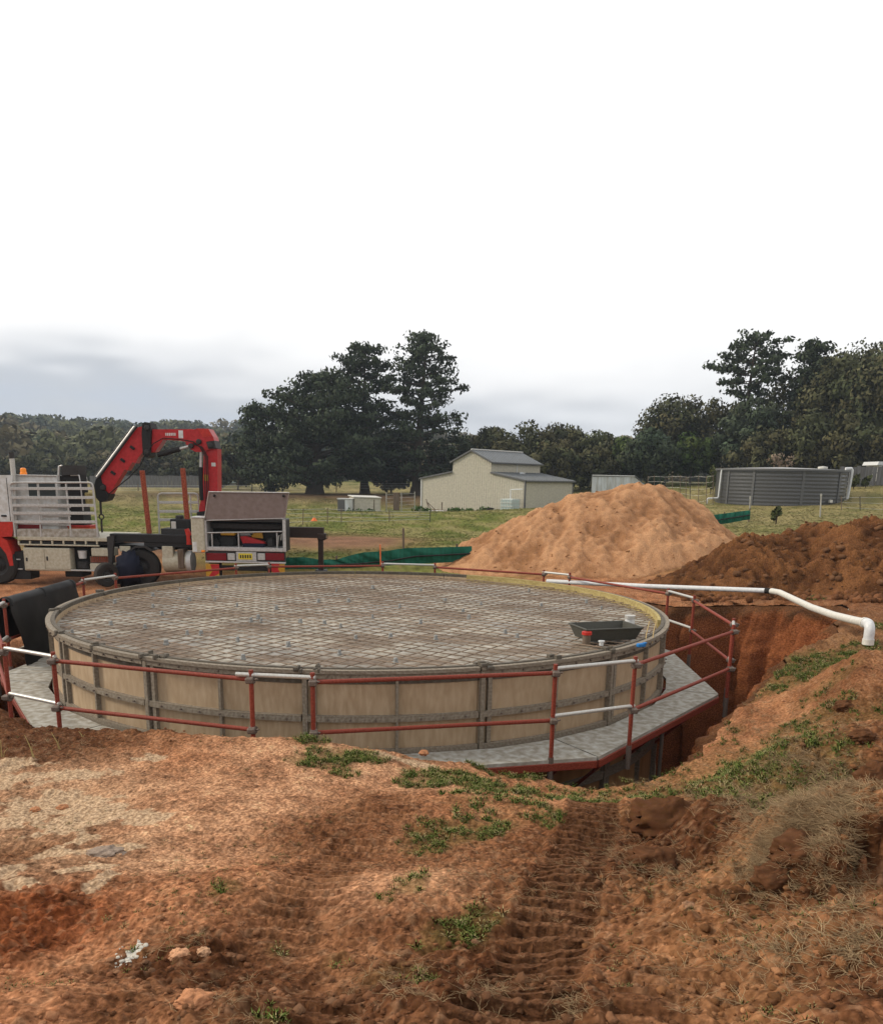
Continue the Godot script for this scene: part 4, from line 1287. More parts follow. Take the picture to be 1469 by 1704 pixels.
	rect("lower_rail", 118, 948.5, 188, 951, z + 0.01, 0.08, M.alu_white, t)
	rect("under_block", 109, 951, 138, 960, z - 0.3, 0.6, M.black_steel, t)
	# chassis and rear
	rect("chassis_beam", 183, 889.5, 322, 903, z - 0.1, 0.35, M.black_steel, t)
	rect("chassis_beam", 40, 906, 330, 913, z - 0.75, 0.8, M.black_steel, t)
	rect("cross_member", 240, 903, 320, 911, z - 0.12, 0.3, M.black_steel, t)
	wheel(pc(237, 944, z - 0.25), 0.5, 0.3, t)
	wheel(pc(237, 944, z - 2.0), 0.5, 0.3, t)
	outline("rear_mudguard", [[205, 932], [212, 917], [225, 908.5], [243, 908.5], [255, 916], [251, 918], [241, 911.5], [227, 911.5], [215, 919], [209, 933]], z - 0.05, 0.5, M.dark_steel, t)
	rect("guard_plate", 199, 909, 217, 918, z - 0.1, 0.05, M.box_cream, t)
	# air tank, pump, extinguisher
	ptb("air_tank", 276, 935, z - 0.35, 318, 934, z - 0.35, 0.28, M.box_cream, t)
	ptb("tank_end", 314, 934, z - 0.35, 322, 934, z - 0.35, 0.29, M.white_paint, t)
	rect("tank_strap", 296, 914, 306, 946, z - 0.05, 0.4, M.post_wood, t)
	rect("valve_box", 270, 909, 288, 930, z - 0.1, 0.2, M.box_cream, t)
	var pm := rect("pump", 283, 864, 316, 886, z - 0.5, 0.5, M.black_steel, t, 0.03)
	rect("pump_top", 292, 858, 302, 865, z - 0.6, 0.25, M.dark_steel, pm, 0.02)
	rect("pump_panel", 285, 868, 293, 880, z - 0.47, 0.04, M.galv, pm)
	rect("pump_base", 268, 880, 318, 890, z - 0.4, 0.6, M.dark_steel, t)
	b = MB.new(); b.path([pc(316, 906, z - 0.15), pc(314, 888, z - 0.15), pc(311, 880, z - 0.15)], 0.085, 10, 0.06); part("fire_extinguisher", b, M.red_paint, t)
	# loose items
	var p := at_z(131, 893, z - 0.4)
	var cr := thing("red_crate", "faded red plastic crate standing on the flatbed's tray", "crate", p)
	org = p
	outline("crate_body", [[113, 877], [149, 877], [147, 893], [116, 893]], z - 0.35, 0.45, M.orange_paint, cr)
	rect("crate_rim", 111.5, 874, 150, 878, z - 0.32, 0.52, M.red_paint, cr)
	rect("crate_slot", 127, 881, 140, 885, z - 0.34, 0.02, M.lens_red, cr, 0.002)
	for q: Array in [[237, 783, 249, 888, "rust red timber stake leaning upright between the flatbed's gates"], [304.5, 779, 313, 876, "rust red timber stake standing inside the flatbed's rear gate"]]:
		org = at_z(q[2], q[3], z - 0.6)
		var sb := MB.new()
		var a := pc(q[0], q[1], z - 0.6)
		var e := pc(q[2], q[3], z - 0.6)
		var d := (a - e).normalized()
		sb.box((a + e) * 0.5, Vector3(0.12, a.distance_to(e), 0.09), Basis(d.cross(Vector3.BACK), d, Vector3.BACK), 0.01)
		var s := single("timber_stake", sb, M.orange_red, q[4], "stake")
		s.position = org
	# navy tarpaulin bundle over the rear wheel
	org = at_z(215, 972, z + 0.25)
	b = MB.new()
	var nz := noise(FastNoiseLite.TYPE_SIMPLEX, 2.4, 611, 3)
	var c := pc(213, 946, z + 0.1)
	for j in 19:
		var th := PI * j / 18.0
		for k in 29:
			var ph := TAU * k / 28.0
			var d := Vector3(sin(th) * cos(ph), cos(th), sin(th) * sin(ph))
			var rr := 1.0 + nz.get_noise_3d(d.x * 1.3, d.y * 0.8, d.z * 1.3) * 0.5
			var w := 0.36 * (0.75 + 0.35 * smoothstep(0.6, -0.8, d.y))
			b.vert(c + Vector3(d.x * w * rr + 0.08 * d.y, d.y * 0.44 * rr, d.z * 0.24 * rr), d)
	for j in 18:
		for k in 28:
			var q := j * 29 + k
			b.tri_i(q, q + 1, q + 30, b.n[q]); b.tri_i(q, q + 30, q + 29, b.n[q])
	var nb := single("tarpaulin_bundle", b, M.navy, "dark navy tarpaulin bundle slumped against the flatbed's rear wheel", "bundle")
	nb.position = org
	# loose tyre
	org = at_z(178, 975, z + 0.5)
	var ty := thing("spare_tyre", "worn tyre standing loose under the flatbed's tail", "tyre", org)
	wheel(Vector3(0, 0.3, 0), 0.32, 0.2, ty, "tyre")
	ty.rotation = Vector3(0.1, 0.9, 0)

func make_crane_truck() -> void:
	var z := -21.5
	org = Vector3(at_z(408, 950, z).x, base_h(-5, -21.5), z)
	var t := thing("crane_truck", "crane truck seen from behind with an open rear tool compartment and red folding crane", "truck", org)
	# compartment shell
	var sh := rect("compartment_back", 341, 864, 474, 917, z - 0.6, 0.05, M.black_steel, t)
	rect("compartment_floor", 341, 911, 475, 917.5, z, 0.6, M.alu, t)
	rect("compartment_roof", 341, 863, 475, 868.5, z - 0.06, 0.55, M.dark_steel, t)
	rect("side_panel", 470.5, 866, 475.5, 918, z + 0.01, 0.6, M.dark_steel, t)
	rect("side_trim", 470.5, 865, 475.8, 918.5, z + 0.02, 0.03, M.alu, t)
	rect("side_panel", 340, 866, 344.5, 918, z + 0.01, 0.6, M.alu, t)
	var cb := rect("side_cabinet", 319, 861, 340, 920, z + 0.08, 0.5, M.box_cream, t, 0.02)
	rect("cabinet_edge", 317.5, 860, 341, 862.5, z + 0.1, 0.52, M.alu, cb)
	rect("label_plate", 321, 902, 328, 918, z + 0.085, 0.01, M.white_paint, cb, 0.001)
	rect("side_lamp", 335, 915.5, 341, 919, z + 0.1, 0.04, M.lens_orange, cb)
	# lid, propped open
	var b := MB.new()
	var q := [pc(340.5, 866, z - 0.02), pc(474, 862.5, z - 0.02), pc(481, 820, z + 0.32), pc(348, 818.5, z + 0.32)]
	var up := Vector3(0, 0.04, -0.08).normalized() * 0.03
	b.quad(q[0], q[1], q[2], q[3], Vector3(0, 0.3, 1).normalized()); b.quad(q[0] + up, q[1] + up, q[2] + up, q[3] + up, Vector3(0, -0.3, -1).normalized())
	for k in 4:
		b.quad(q[k], q[(k + 1) % 4], q[(k + 1) % 4] + up, q[k] + up)
	var lid := part("lid", b, M.lid, t)
	b = MB.new()
	for k in 4:
		b.tube(q[k], q[(k + 1) % 4], 0.016, 0.016, 6)
	part("lid_edge", b, M.alu, lid)
	for c: Vector3 in [pc(357, 825, z + 0.3), pc(472, 825, z + 0.3)]:
		b = MB.new(); b.lathe(c, [Vector2(0.001, 0.03), Vector2(0.03, 0.02), Vector2(0.035, 0)], 10, Basis(Vector3.RIGHT, PI * 0.5)); part("lid_catch", b, M.black_steel, lid)
	rect("interior_shelf", 345, 871, 470, 880, z - 0.35, 0.5, M.dark_steel, t)
	ptb("shelf_rail", 345, 886.5, z - 0.04, 470, 884.5, z - 0.04, 0.018, M.alu, t)
	for x: float in [353, 397, 461]:
		rect("divider", x - 1, 886, x + 1, 912, z - 0.05, 0.05, M.alu, t)
	# tools in the compartment
	rect("hydraulic_motor", 363, 891, 392, 911, z - 0.3, 0.4, M.black_steel, t, 0.05)
	rect("motor_cover", 367, 885.5, 391, 891, z - 0.28, 0.3, M.yellow, t, 0.03)
	b = MB.new(); b.lathe(pc(358, 905, z - 0.25), [Vector2(0.001, 0.1), Vector2(0.13, 0.09), Vector2(0.15, 0), Vector2(0.13, -0.09), Vector2(0.001, -0.1)], 16, Basis(Vector3.RIGHT, PI * 0.5)); part("hose_reel", b, M.rubber, t)
	outline("red_tool", [[400, 893], [408, 892], [440, 902], [442, 907], [404, 904]], z - 0.3, 0.2, M.crane_red, t)
	outline("orange_tool", [[416, 888], [436, 886], [438, 896], [420, 894]], z - 0.5, 0.2, M.yellow, t)
	rect("grey_case", 399, 886, 422, 892, z - 0.5, 0.2, M.grey_plastic, t, 0.02)
	rect("dark_case", 404, 905, 440, 911, z - 0.15, 0.3, M.navy, t, 0.02)
	b = MB.new(); b.path([pc(462, 910, z - 0.1), pc(464, 892, z - 0.1), pc(469, 888, z - 0.1), pc(468, 899, z - 0.1)], 0.02, 8); part("hose", b, M.galv, t)
	rect("canister", 444, 895, 456, 911, z - 0.3, 0.2, M.dark_steel, t, 0.04)
	# rear panel with lamps and plate
	rect("rear_panel", 342, 917.8, 475, 937, z - 0.03, 0.1, M.dark_steel, t)
	rect("panel_rail", 342, 934.5, 475, 937.5, z + 0.01, 0.1, M.alu, t)
	for x: Array in [[344, 377], [442, 473]]:
		rect("tail_lamp", x[0], 920.5, x[1], 932.5, z - 0.005, 0.04, M.lens_red, t)
	for x: Array in [[379, 391], [429, 441]]:
		rect("reversing_lamp", x[0], 921, x[1], 932, z - 0.005, 0.04, M.alu_white, t)
	rect("plate_frame", 393, 918.5, 427, 934, z - 0.01, 0.04, M.alu, t)
	var np := rect("number_plate", 397, 921, 420, 931, z + 0.002, 0.02, M.plate, t, 0.002)
	for k in 5:
		rect("plate_mark", 399.5 + k * 4.0, 923.5, 402 + k * 4.0, 929, z + 0.004, 0.005, M.black_steel, np, 0.001)
	for x: float in [343, 452]:
		var hz := rect("hazard_board", x, 938.5, x + 22, 959, z + 0.0, 0.02, M.yellow, t, 0.002)
		outline("hazard_stripe", [[x + 7, 939], [x + 22, 939], [x + 22, 954], [x + 14, 959], [x + 5, 959], [x + 11, 950]] if x < 400 else [[x, 938], [x + 14, 936.5], [x + 11, 947], [x + 16, 956], [x + 8, 956], [x, 951]], z + 0.004, 0.006, M.crane_red, hz)
	rect("bumper_bar", 366, 942, 452, 950, z - 0.1, 0.12, M.black_steel, t)
	# body further forward: chassis, wheels, deck
	var away := Basis(Vector3.UP, 0.245)      # the truck stands nose away, in line with the view
	var rear := pc(408, 890, z)
	pbox("chassis", Vector3(rear.x, 1.0, 0) + away * Vector3(0, 0, -3.6), Vector3(1.0, 0.3, 6.5), M.black_steel, t, away)
	pbox("load_deck", Vector3(rear.x, 1.35, 0) + away * Vector3(0, 0, -3.6), Vector3(1.9, 0.14, 4.6), M.dark_steel, t, away)
	for q2: Array in [[-0.8, -1.5], [0.8, -1.5], [-0.8, -2.7], [0.8, -2.7], [-0.8, -6.3], [0.8, -6.3]]:
		var wb := MB.new()
		wb.lathe(Vector3(rear.x, 0.48, 0) + away * Vector3(q2[0], 0, q2[1]), [Vector2(0.25, -0.14), Vector2(0.46, -0.15), Vector2(0.5, -0.08), Vector2(0.5, 0.08), Vector2(0.46, 0.15), Vector2(0.25, 0.14), Vector2(0.1, 0.05), Vector2(0.001, 0.05)], 22, away * Basis(Vector3.BACK, PI * 0.5))
		part("wheel", wb, M.tyre, t)
	pbox("cab_back", Vector3(rear.x, 1.75, 0) + away * Vector3(0, 0, -7.0), Vector3(2.0, 1.1, 1.6), M.white_paint, t, away, 0.05)
	# stabiliser
	rect("stabiliser_beam", 470, 877.5, 538, 895, z - 0.95, 0.2, M.brown_steel, t)
	rect("stabiliser_box", 528, 888, 541, 899, z - 0.9, 0.3, M.brown_steel, t, 0.02)
	var gy := 953.0
	rect("stabiliser_leg", 529.5, 897, 537.5, gy - 4, z - 0.95, 0.14, M.brown_steel, t)
	b = MB.new()
	b.path([pc(541, 889, z - 0.9), pc(545, 889, z - 0.9), pc(545, 896, z - 0.9), pc(541, 896.5, z - 0.9)], 0.012, 6); part("stabiliser_hose", b, M.rubber, t)
	rect("stabiliser_foot", 524, gy - 4, 543, gy + 1, z - 0.87, 0.3, M.dark_steel, t)
	# crane
	var zc := z - 1.75
	var col := outline("crane_column", [[339.5, 747], [362, 747], [362.5, 830], [359, 872], [331, 872], [331.5, 846], [337, 820]], zc, 0.42, M.crane_red, t)
	rect("column_ram", 331, 778, 337.5, 832, zc + 0.03, 0.14, M.black_steel, col)
	ptb("ram_rod", 335, 752, zc - 0.02, 334.5, 780, zc - 0.02, 0.04, M.alu, col)
	outline("column_foot", [[328, 852], [342, 850], [346, 870], [327, 872]], zc + 0.06, 0.5, M.black_steel, col)
	var hd := outline("boom_head", [[309, 738], [318, 716], [329, 713], [347, 713.5], [355, 727], [360, 745], [345, 749], [338, 752], [326, 752], [318, 748]], zc + 0.05, 0.5, M.crane_red, t)
	outline("head_block", [[343, 735], [356.5, 733], [360, 746], [347, 747]], zc + 0.07, 0.54, M.dark_steel, hd)
	outline("head_cap", [[329, 713.5], [347, 714], [353, 726], [338, 727]], zc + 0.062, 0.524, M.red_paint, hd)
	var bm := outline("main_boom", [[243, 716], [254, 714.5], [322, 714], [326, 731], [312, 736], [300, 733], [272, 731.5], [266, 741], [258, 752], [243, 755]], zc - 0.02, 0.32, M.crane_red, t)
	rect("white_decal", 297.5, 716.5, 305, 729, zc - 0.016, 0.01, M.white_paint, bm, 0.001)
	for k in 6:
		rect("boom_marking", 275.5 + k * 3.0, 720.5, 277.5 + k * 3.0, 725, zc - 0.017, 0.006, M.white_paint, bm, 0.0005)
	ptb("boom_ram", 263, 757, zc + 0.03, 300, 747, zc + 0.03, 0.07, M.black_steel, t)
	ptb("ram_rod", 298, 747.5, zc + 0.03, 318, 742, zc + 0.03, 0.04, M.alu, t)
	outline("knuckle", [[237, 705], [241, 702], [250, 703.5], [251.5, 712], [250, 758], [245, 762], [238, 757], [236, 722]], zc + 0.09, 0.5, M.black_steel, t)
	var jb := outline("folded_jib", [[225, 712], [239, 709], [247, 742], [230, 762], [226, 771], [221, 769], [212, 783], [208, 781], [196, 800], [184, 822], [170, 815], [166, 796]], zc + 0.02, 0.3, M.crane_red, t)
	for k in 3:
		ptb("extension_ram", 228 - k * 3.5, 709 + k * 0.8, zc + 0.12 - k * 0.1, 164 - k * 2.2, 795 - k * 1.0, zc + 0.12 - k * 0.1, 0.035, M.dark_steel if k != 1 else M.alu, jb)
	outline("jib_nose", [[160, 797], [167, 792], [171, 813], [183, 823], [178, 833], [167, 836], [160, 828], [157, 808]], zc + 0.08, 0.42, M.black_steel, jb)
	var hs := MB.new()
	for k in 3:
		hs.path([pc(343 + k * 2, 858, zc + 0.1), pc(341 + k * 3, 800, zc + 0.08), pc(342 + k * 2, 760, zc + 0.1), pc(333 + k * 2, 744, zc + 0.12), pc(322, 735 + k * 2, zc + 0.1)], 0.012, 6)
	hs.path([pc(322, 735, zc + 0.1), pc(300, 731, zc + 0.03), pc(272, 729, zc + 0.03), pc(256, 738, zc + 0.12), pc(247, 750, zc + 0.14)], 0.013, 6)
	hs.path([pc(244, 752, zc + 0.14), pc(234, 775, zc + 0.08), pc(215, 795, zc + 0.06), pc(190, 815, zc + 0.06), pc(178, 826, zc + 0.1)], 0.014, 6)
	part("hydraulic_hoses", hs, M.rubber, t)
	for q3: Array in [[331, 735], [318, 742], [245, 712], [245, 752], [350, 741], [172, 812]]:
		var pn := MB.new()
		pn.lathe(pc(q3[0], q3[1], zc + 0.1), [Vector2(0.001, 0.05), Vector2(0.06, 0.045), Vector2(0.07, 0.03), Vector2(0.07, -0.05)], 12, Basis(Vector3.RIGHT, PI * 0.5))
		part("pivot_pin", pn, M.dark_steel, t)
	for k in 4:
		rect("jib_bracket", 170 + k * 16, 812 - k * 21 - 8, 174 + k * 16, 812 - k * 21, zc + 0.07, 0.3, M.black_steel, jb, 0.006, 0.95)
	rect("warning_sticker", 339.5, 790, 346, 800, zc + 0.006, 0.01, M.yellow, col, 0.001)
	rect("warning_sticker", 352, 770, 359, 776, zc + 0.006, 0.01, M.white_paint, col, 0.001)
	var hk := MB.new()
	hk.path([pc(167.5, 834, zc), pc(168.5, 850, zc), pc(169, 856, zc)], 0.03, 8)
	var rp := []
	for k in 13:
		var a := TAU * k / 12.0
		rp.append(pc(169.5, 860, zc) + Vector3(cos(a) * 0.065, sin(a) * 0.065, 0))
	hk.path(rp, 0.018, 6)
	hk.path([pc(169.5, 864, zc), pc(169.5, 872, zc), pc(170.5, 886, zc)], 0.026, 8)
	part("hook", hk, M.dark_steel, jb)

# ---------- sheds, tank, fences ----------
func corr(b: MB, p0: Vector3, p1: Vector3, hf: Callable, step: float, dep: float, out: Vector3) -> void:
	var l := p0.distance_to(p1)
	var n := int(l / step)
	for k in n:
		for e in 4:
			var s0: float = (k + [0.0, 0.55, 0.68, 0.87][e]) / n
			var s1: float = (k + [0.55, 0.68, 0.87, 1.0][e]) / n
			var d0: float = [0.0, 0.0, dep, dep][e]
			var d1: float = [0.0, dep, dep, 0.0][e]
			var a := p0.lerp(p1, s0) + out * d0
			var c := p0.lerp(p1, s1) + out * d1
			var tn := (c - a).normalized()
			b.quad(a, c, c + Vector3(0, hf.call(s1), 0), a + Vector3(0, hf.call(s0), 0), (out - tn * tn.dot(out)).normalized())
func slab(b: MB, q: Array, th: float) -> void:      # four corners, thickness downwards along the normal
	var nn: Vector3 = ((q[1] as Vector3) - (q[0] as Vector3)).cross((q[3] as Vector3) - (q[0] as Vector3)).normalized()
	if nn.y < 0.0:
		nn = -nn
	b.quad(q[0], q[1], q[2], q[3], nn)
	var d := -nn * th
	b.quad(q[0] + d, q[1] + d, q[2] + d, q[3] + d, -nn)
	for k in 4:
		var m: Vector3 = (q[k] + q[(k + 1) % 4]) * 0.5 - (q[0] + q[1] + q[2] + q[3]) * 0.25
		b.quad(q[k], q[(k + 1) % 4], q[(k + 1) % 4] + d, q[k] + d, (m - nn * m.dot(nn)).normalized())
func make_barn() -> void:
	var gy := 0.32
	var A := Vector3(-1.87, gy, -68.0)
	var B := Vector3(5.84, gy, -62.0)
	var t := thing("barn_shed", "cream steel barn shed with raised central roof and grey roofing", "shed", A)
	var u := (B - A)
	var W := u.length()
	u /= W
	var v := Vector3(u.z, 0, -u.x)
	if v.z > 0: v = -v
	var L := 6.9
	var prof := func(s: float) -> float:
		if s < 0.315: return lerpf(2.55, 3.05, s / 0.315)
		if s > 0.685: return lerpf(3.05, 2.55, (s - 0.685) / 0.315)
		return lerpf(3.85, 4.62, 1.0 - absf(s - 0.5) / 0.185)
	var b := MB.new()
	corr(b, Vector3.ZERO, u * W, prof, 0.2, 0.022, -v)
	part("gable_wall", b, M.cream, t)
	b = MB.new()
	corr(b, v * L, u * W + v * L, prof, 0.2, 0.022, v)
	part("gable_wall", b, M.cream, t)
	b = MB.new()
	corr(b, u * W, u * W + v * L, func(_s): return 2.53, 0.2, 0.022, u)
	part("side_wall", b, M.cream, t)
	b = MB.new()
	corr(b, Vector3.ZERO, v * L, func(_s): return 2.53, 0.2, 0.022, -u)
	part("side_wall", b, M.cream, t)
	for s: float in [0.315, 0.685]:
		b = MB.new()
		corr(b, u * W * s + Vector3(0, 3.0, 0), u * W * s + v * L + Vector3(0, 3.0, 0), func(_s): return 0.85, 0.2, 0.022, u * signf(s - 0.5))
		part("clerestory_wall", b, M.cream, t)
	# roofs
	var e := 0.12
	for q: Array in [[-0.012, 2.53, 0.315, 3.08], [1.012, 2.53, 0.685, 3.08], [0.3, 3.8, 0.5, 4.68], [0.7, 3.8, 0.5, 4.68]]:
		b = MB.new()
		slab(b, [u * W * q[0] - v * e + Vector3(0, q[1] + 0.05, 0), u * W * q[2] - v * e + Vector3(0, q[3] + 0.05, 0), u * W * q[2] + v * (L + e) + Vector3(0, q[3] + 0.05, 0), u * W * q[0] + v * (L + e) + Vector3(0, q[1] + 0.05, 0)], 0.06)
		var rf_ := part("roof", b, M.roof, t)
		var rib := MB.new()
		for k in 18:
			var o := v * (k * (L / 17.0))
			rib.tube(u * W * q[0] + o + Vector3(0, q[1] + 0.06, 0), u * W * q[2] + o + Vector3(0, q[3] + 0.06, 0), 0.022, 0.022, 5, false)
		part("roof_ribs", rib, M.roof, rf_)
		var gt := MB.new()
		var g0: Vector3 = u * W * q[0] - v * e + Vector3(0, q[1] - 0.02, 0)
		gt.box(g0 + v * (L * 0.5 + e) + u * (0.06 * signf(q[0] - 0.5)), Vector3(0.12, 0.12, L + 2 * e), Basis(u, Vector3.UP, -v), 0.02)
		part("gutter", gt, M.roof_trim, rf_)
		var bg := MB.new()
		var c0: Vector3 = u * W * q[0] - v * (e + 0.01) + Vector3(0, q[1], 0)
		var c1: Vector3 = u * W * q[2] - v * (e + 0.01) + Vector3(0, q[3], 0)
		var d := (c1 - c0).normalized()
		bg.box((c0 + c1) * 0.5, Vector3(c0.distance_to(c1), 0.12, 0.05), Basis(d, v.cross(d).normalized() * -1.0, v), 0.01)
		part("barge_board", bg, M.roof_trim, rf_)
	b = MB.new(); b.tube(u * W * 0.5 - v * e + Vector3(0, 4.76, 0), u * W * 0.5 + v * (L + e) + Vector3(0, 4.76, 0), 0.06, 0.06, 8); part("ridge_cap", b, M.alu_white, t)
	pbox("corner_flashing", -v * 0.03 + Vector3(0, 1.28, 0), Vector3(0.1, 2.56, 0.1), M.white_paint, t, Basis(u, Vector3.UP, v))
	pbox("corner_flashing", u * W - v * 0.03 + Vector3(0, 1.27, 0), Vector3(0.12, 2.54, 0.12), M.roof_trim, t, Basis(u, Vector3.UP, v))
	pbox("corner_flashing", u * W + v * L + Vector3(0, 1.27, 0), Vector3(0.12, 2.54, 0.12), M.roof_trim, t, Basis(u, Vector3.UP, v))
	ptube("clerestory_post", u * W * 0.685 + v * L * 0.5 + u * 0.04 + Vector3(0, 3.05, 0), u * W * 0.685 + v * L * 0.5 + u * 0.04 + Vector3(0, 3.85, 0), 0.04, M.white_paint, t)
	pbox("roof_vent", u * W * 0.74 + v * L * 0.5 + Vector3(0, 3.08, 0), Vector3(0.4, 0.14, 0.4), M.zinc, t)
	# water tote in front of the barn
	var p := at_z(848, 856, -61.2)
	p.y = gy
	t = thing("water_tote", "pale plastic water tote in a wire cage by the barn's corner", "water tank", p)
	pbox("bladder", Vector3(0, 0.72, 0), Vector3(1.1, 1.05, 1.0), M.poly, t, Basis(u, Vector3.UP, v), 0.08)
	pbox("pallet", Vector3(0, 0.1, 0), Vector3(1.2, 0.16, 1.05), M.post_grey, t, Basis(u, Vector3.UP, v))
	b = MB.new()
	for k in 5:
		var y := 0.22 + k * 0.25
		for s in 4:
			var c0: Vector3 = [-u - v, u - v, u + v, -u + v][s] * 0.56
			var c1: Vector3 = [u - v, u + v, -u + v, -u - v][s] * 0.56
			b.tube(c0 + Vector3(0, y, 0), c1 + Vector3(0, y, 0), 0.018, 0.018, 5)
	for k in 6:
		var c0 := (-u - v).lerp(u - v, k / 5.0) * 0.56
		b.tube(c0 + Vector3(0, 0.2, 0), c0 + Vector3(0, 1.24, 0), 0.018, 0.018, 5)
		c0 = (u - v).lerp(u + v, k / 5.0) * 0.56
		b.tube(c0 + Vector3(0, 0.2, 0), c0 + Vector3(0, 1.24, 0), 0.018, 0.018, 5)
	part("cage", b, M.galv, t)
	ptube("filler_pipe", Vector3(0, 1.25, 0), Vector3(0, 1.9, 0), 0.04, M.pvc, t)
	ptube("downpipe", Vector3(0, 1.9, 0), u * 1.0 + Vector3(0, 1.95, 0), 0.04, M.pvc, t)
	p = at_z(815, 857, -62.5); p.y = gy
	b = MB.new(); b.lathe(p, [Vector2(0.001, 0), Vector2(0.24, 0), Vector2(0.28, 0.5), Vector2(0.3, 0.52), Vector2(0.27, 0.53), Vector2(0.001, 0.4)], 14)
	single("black_bin", b, M.black_plastic, "small black bin on the grass by the barn wall", "bin")
	# timber and pipes leaning and lying at the barn's left end
	for k in 5:
		b = MB.new()
		var a0 := at_z(697 + k * 9, 853 - k * 0.6, -65.6 + k * 0.15); a0.y = gy + 0.12 + 0.06 * (k % 2)
		var a1 := a0 + u * rf(1.2, 2.4) + v * rf(-0.2, 0.1)
		b.tube(a0, a1, rf(0.05, 0.08), -1, 8); b.tube(a0 + Vector3(0, -0.08, 0.1), a1 + Vector3(0, -0.08, 0.1), 0.04, -1, 8)
		single("scrap_pipe", b, M.pvc if k % 2 == 0 else M.post_wood, "pale pipe or timber lying at the foot of the barn's gable", "pipe", "scrap by the barn")
	p = at_z(714, 850, -65.3); p.y = gy
	b = MB.new()
	b.tube(p, p + Vector3(-0.25, 1.0, -0.3), 0.03); b.tube(p + Vector3(0.3, 0, 0), p + Vector3(-0.15, 0.7, -0.3), 0.03); b.tube(p + Vector3(-0.2, 0.8, -0.25), p + Vector3(0.5, 0.2, 0.0), 0.025)
	single("timber_scrap", b, M.post_wood, "broken brown timber frame leaning on the barn's gable", "scrap")
	b = MB.new()
	p = at_z(735, 850, -65.0); p.y = gy
	b.tube(p, p + Vector3(0, 0.75, 0), 0.04)
	b.box(p + Vector3(0, 0.77, 0), Vector3(0.12, 0.04, 0.12))
	single("short_post", b, M.post_wood, "short brown post standing against the barn's gable", "post")

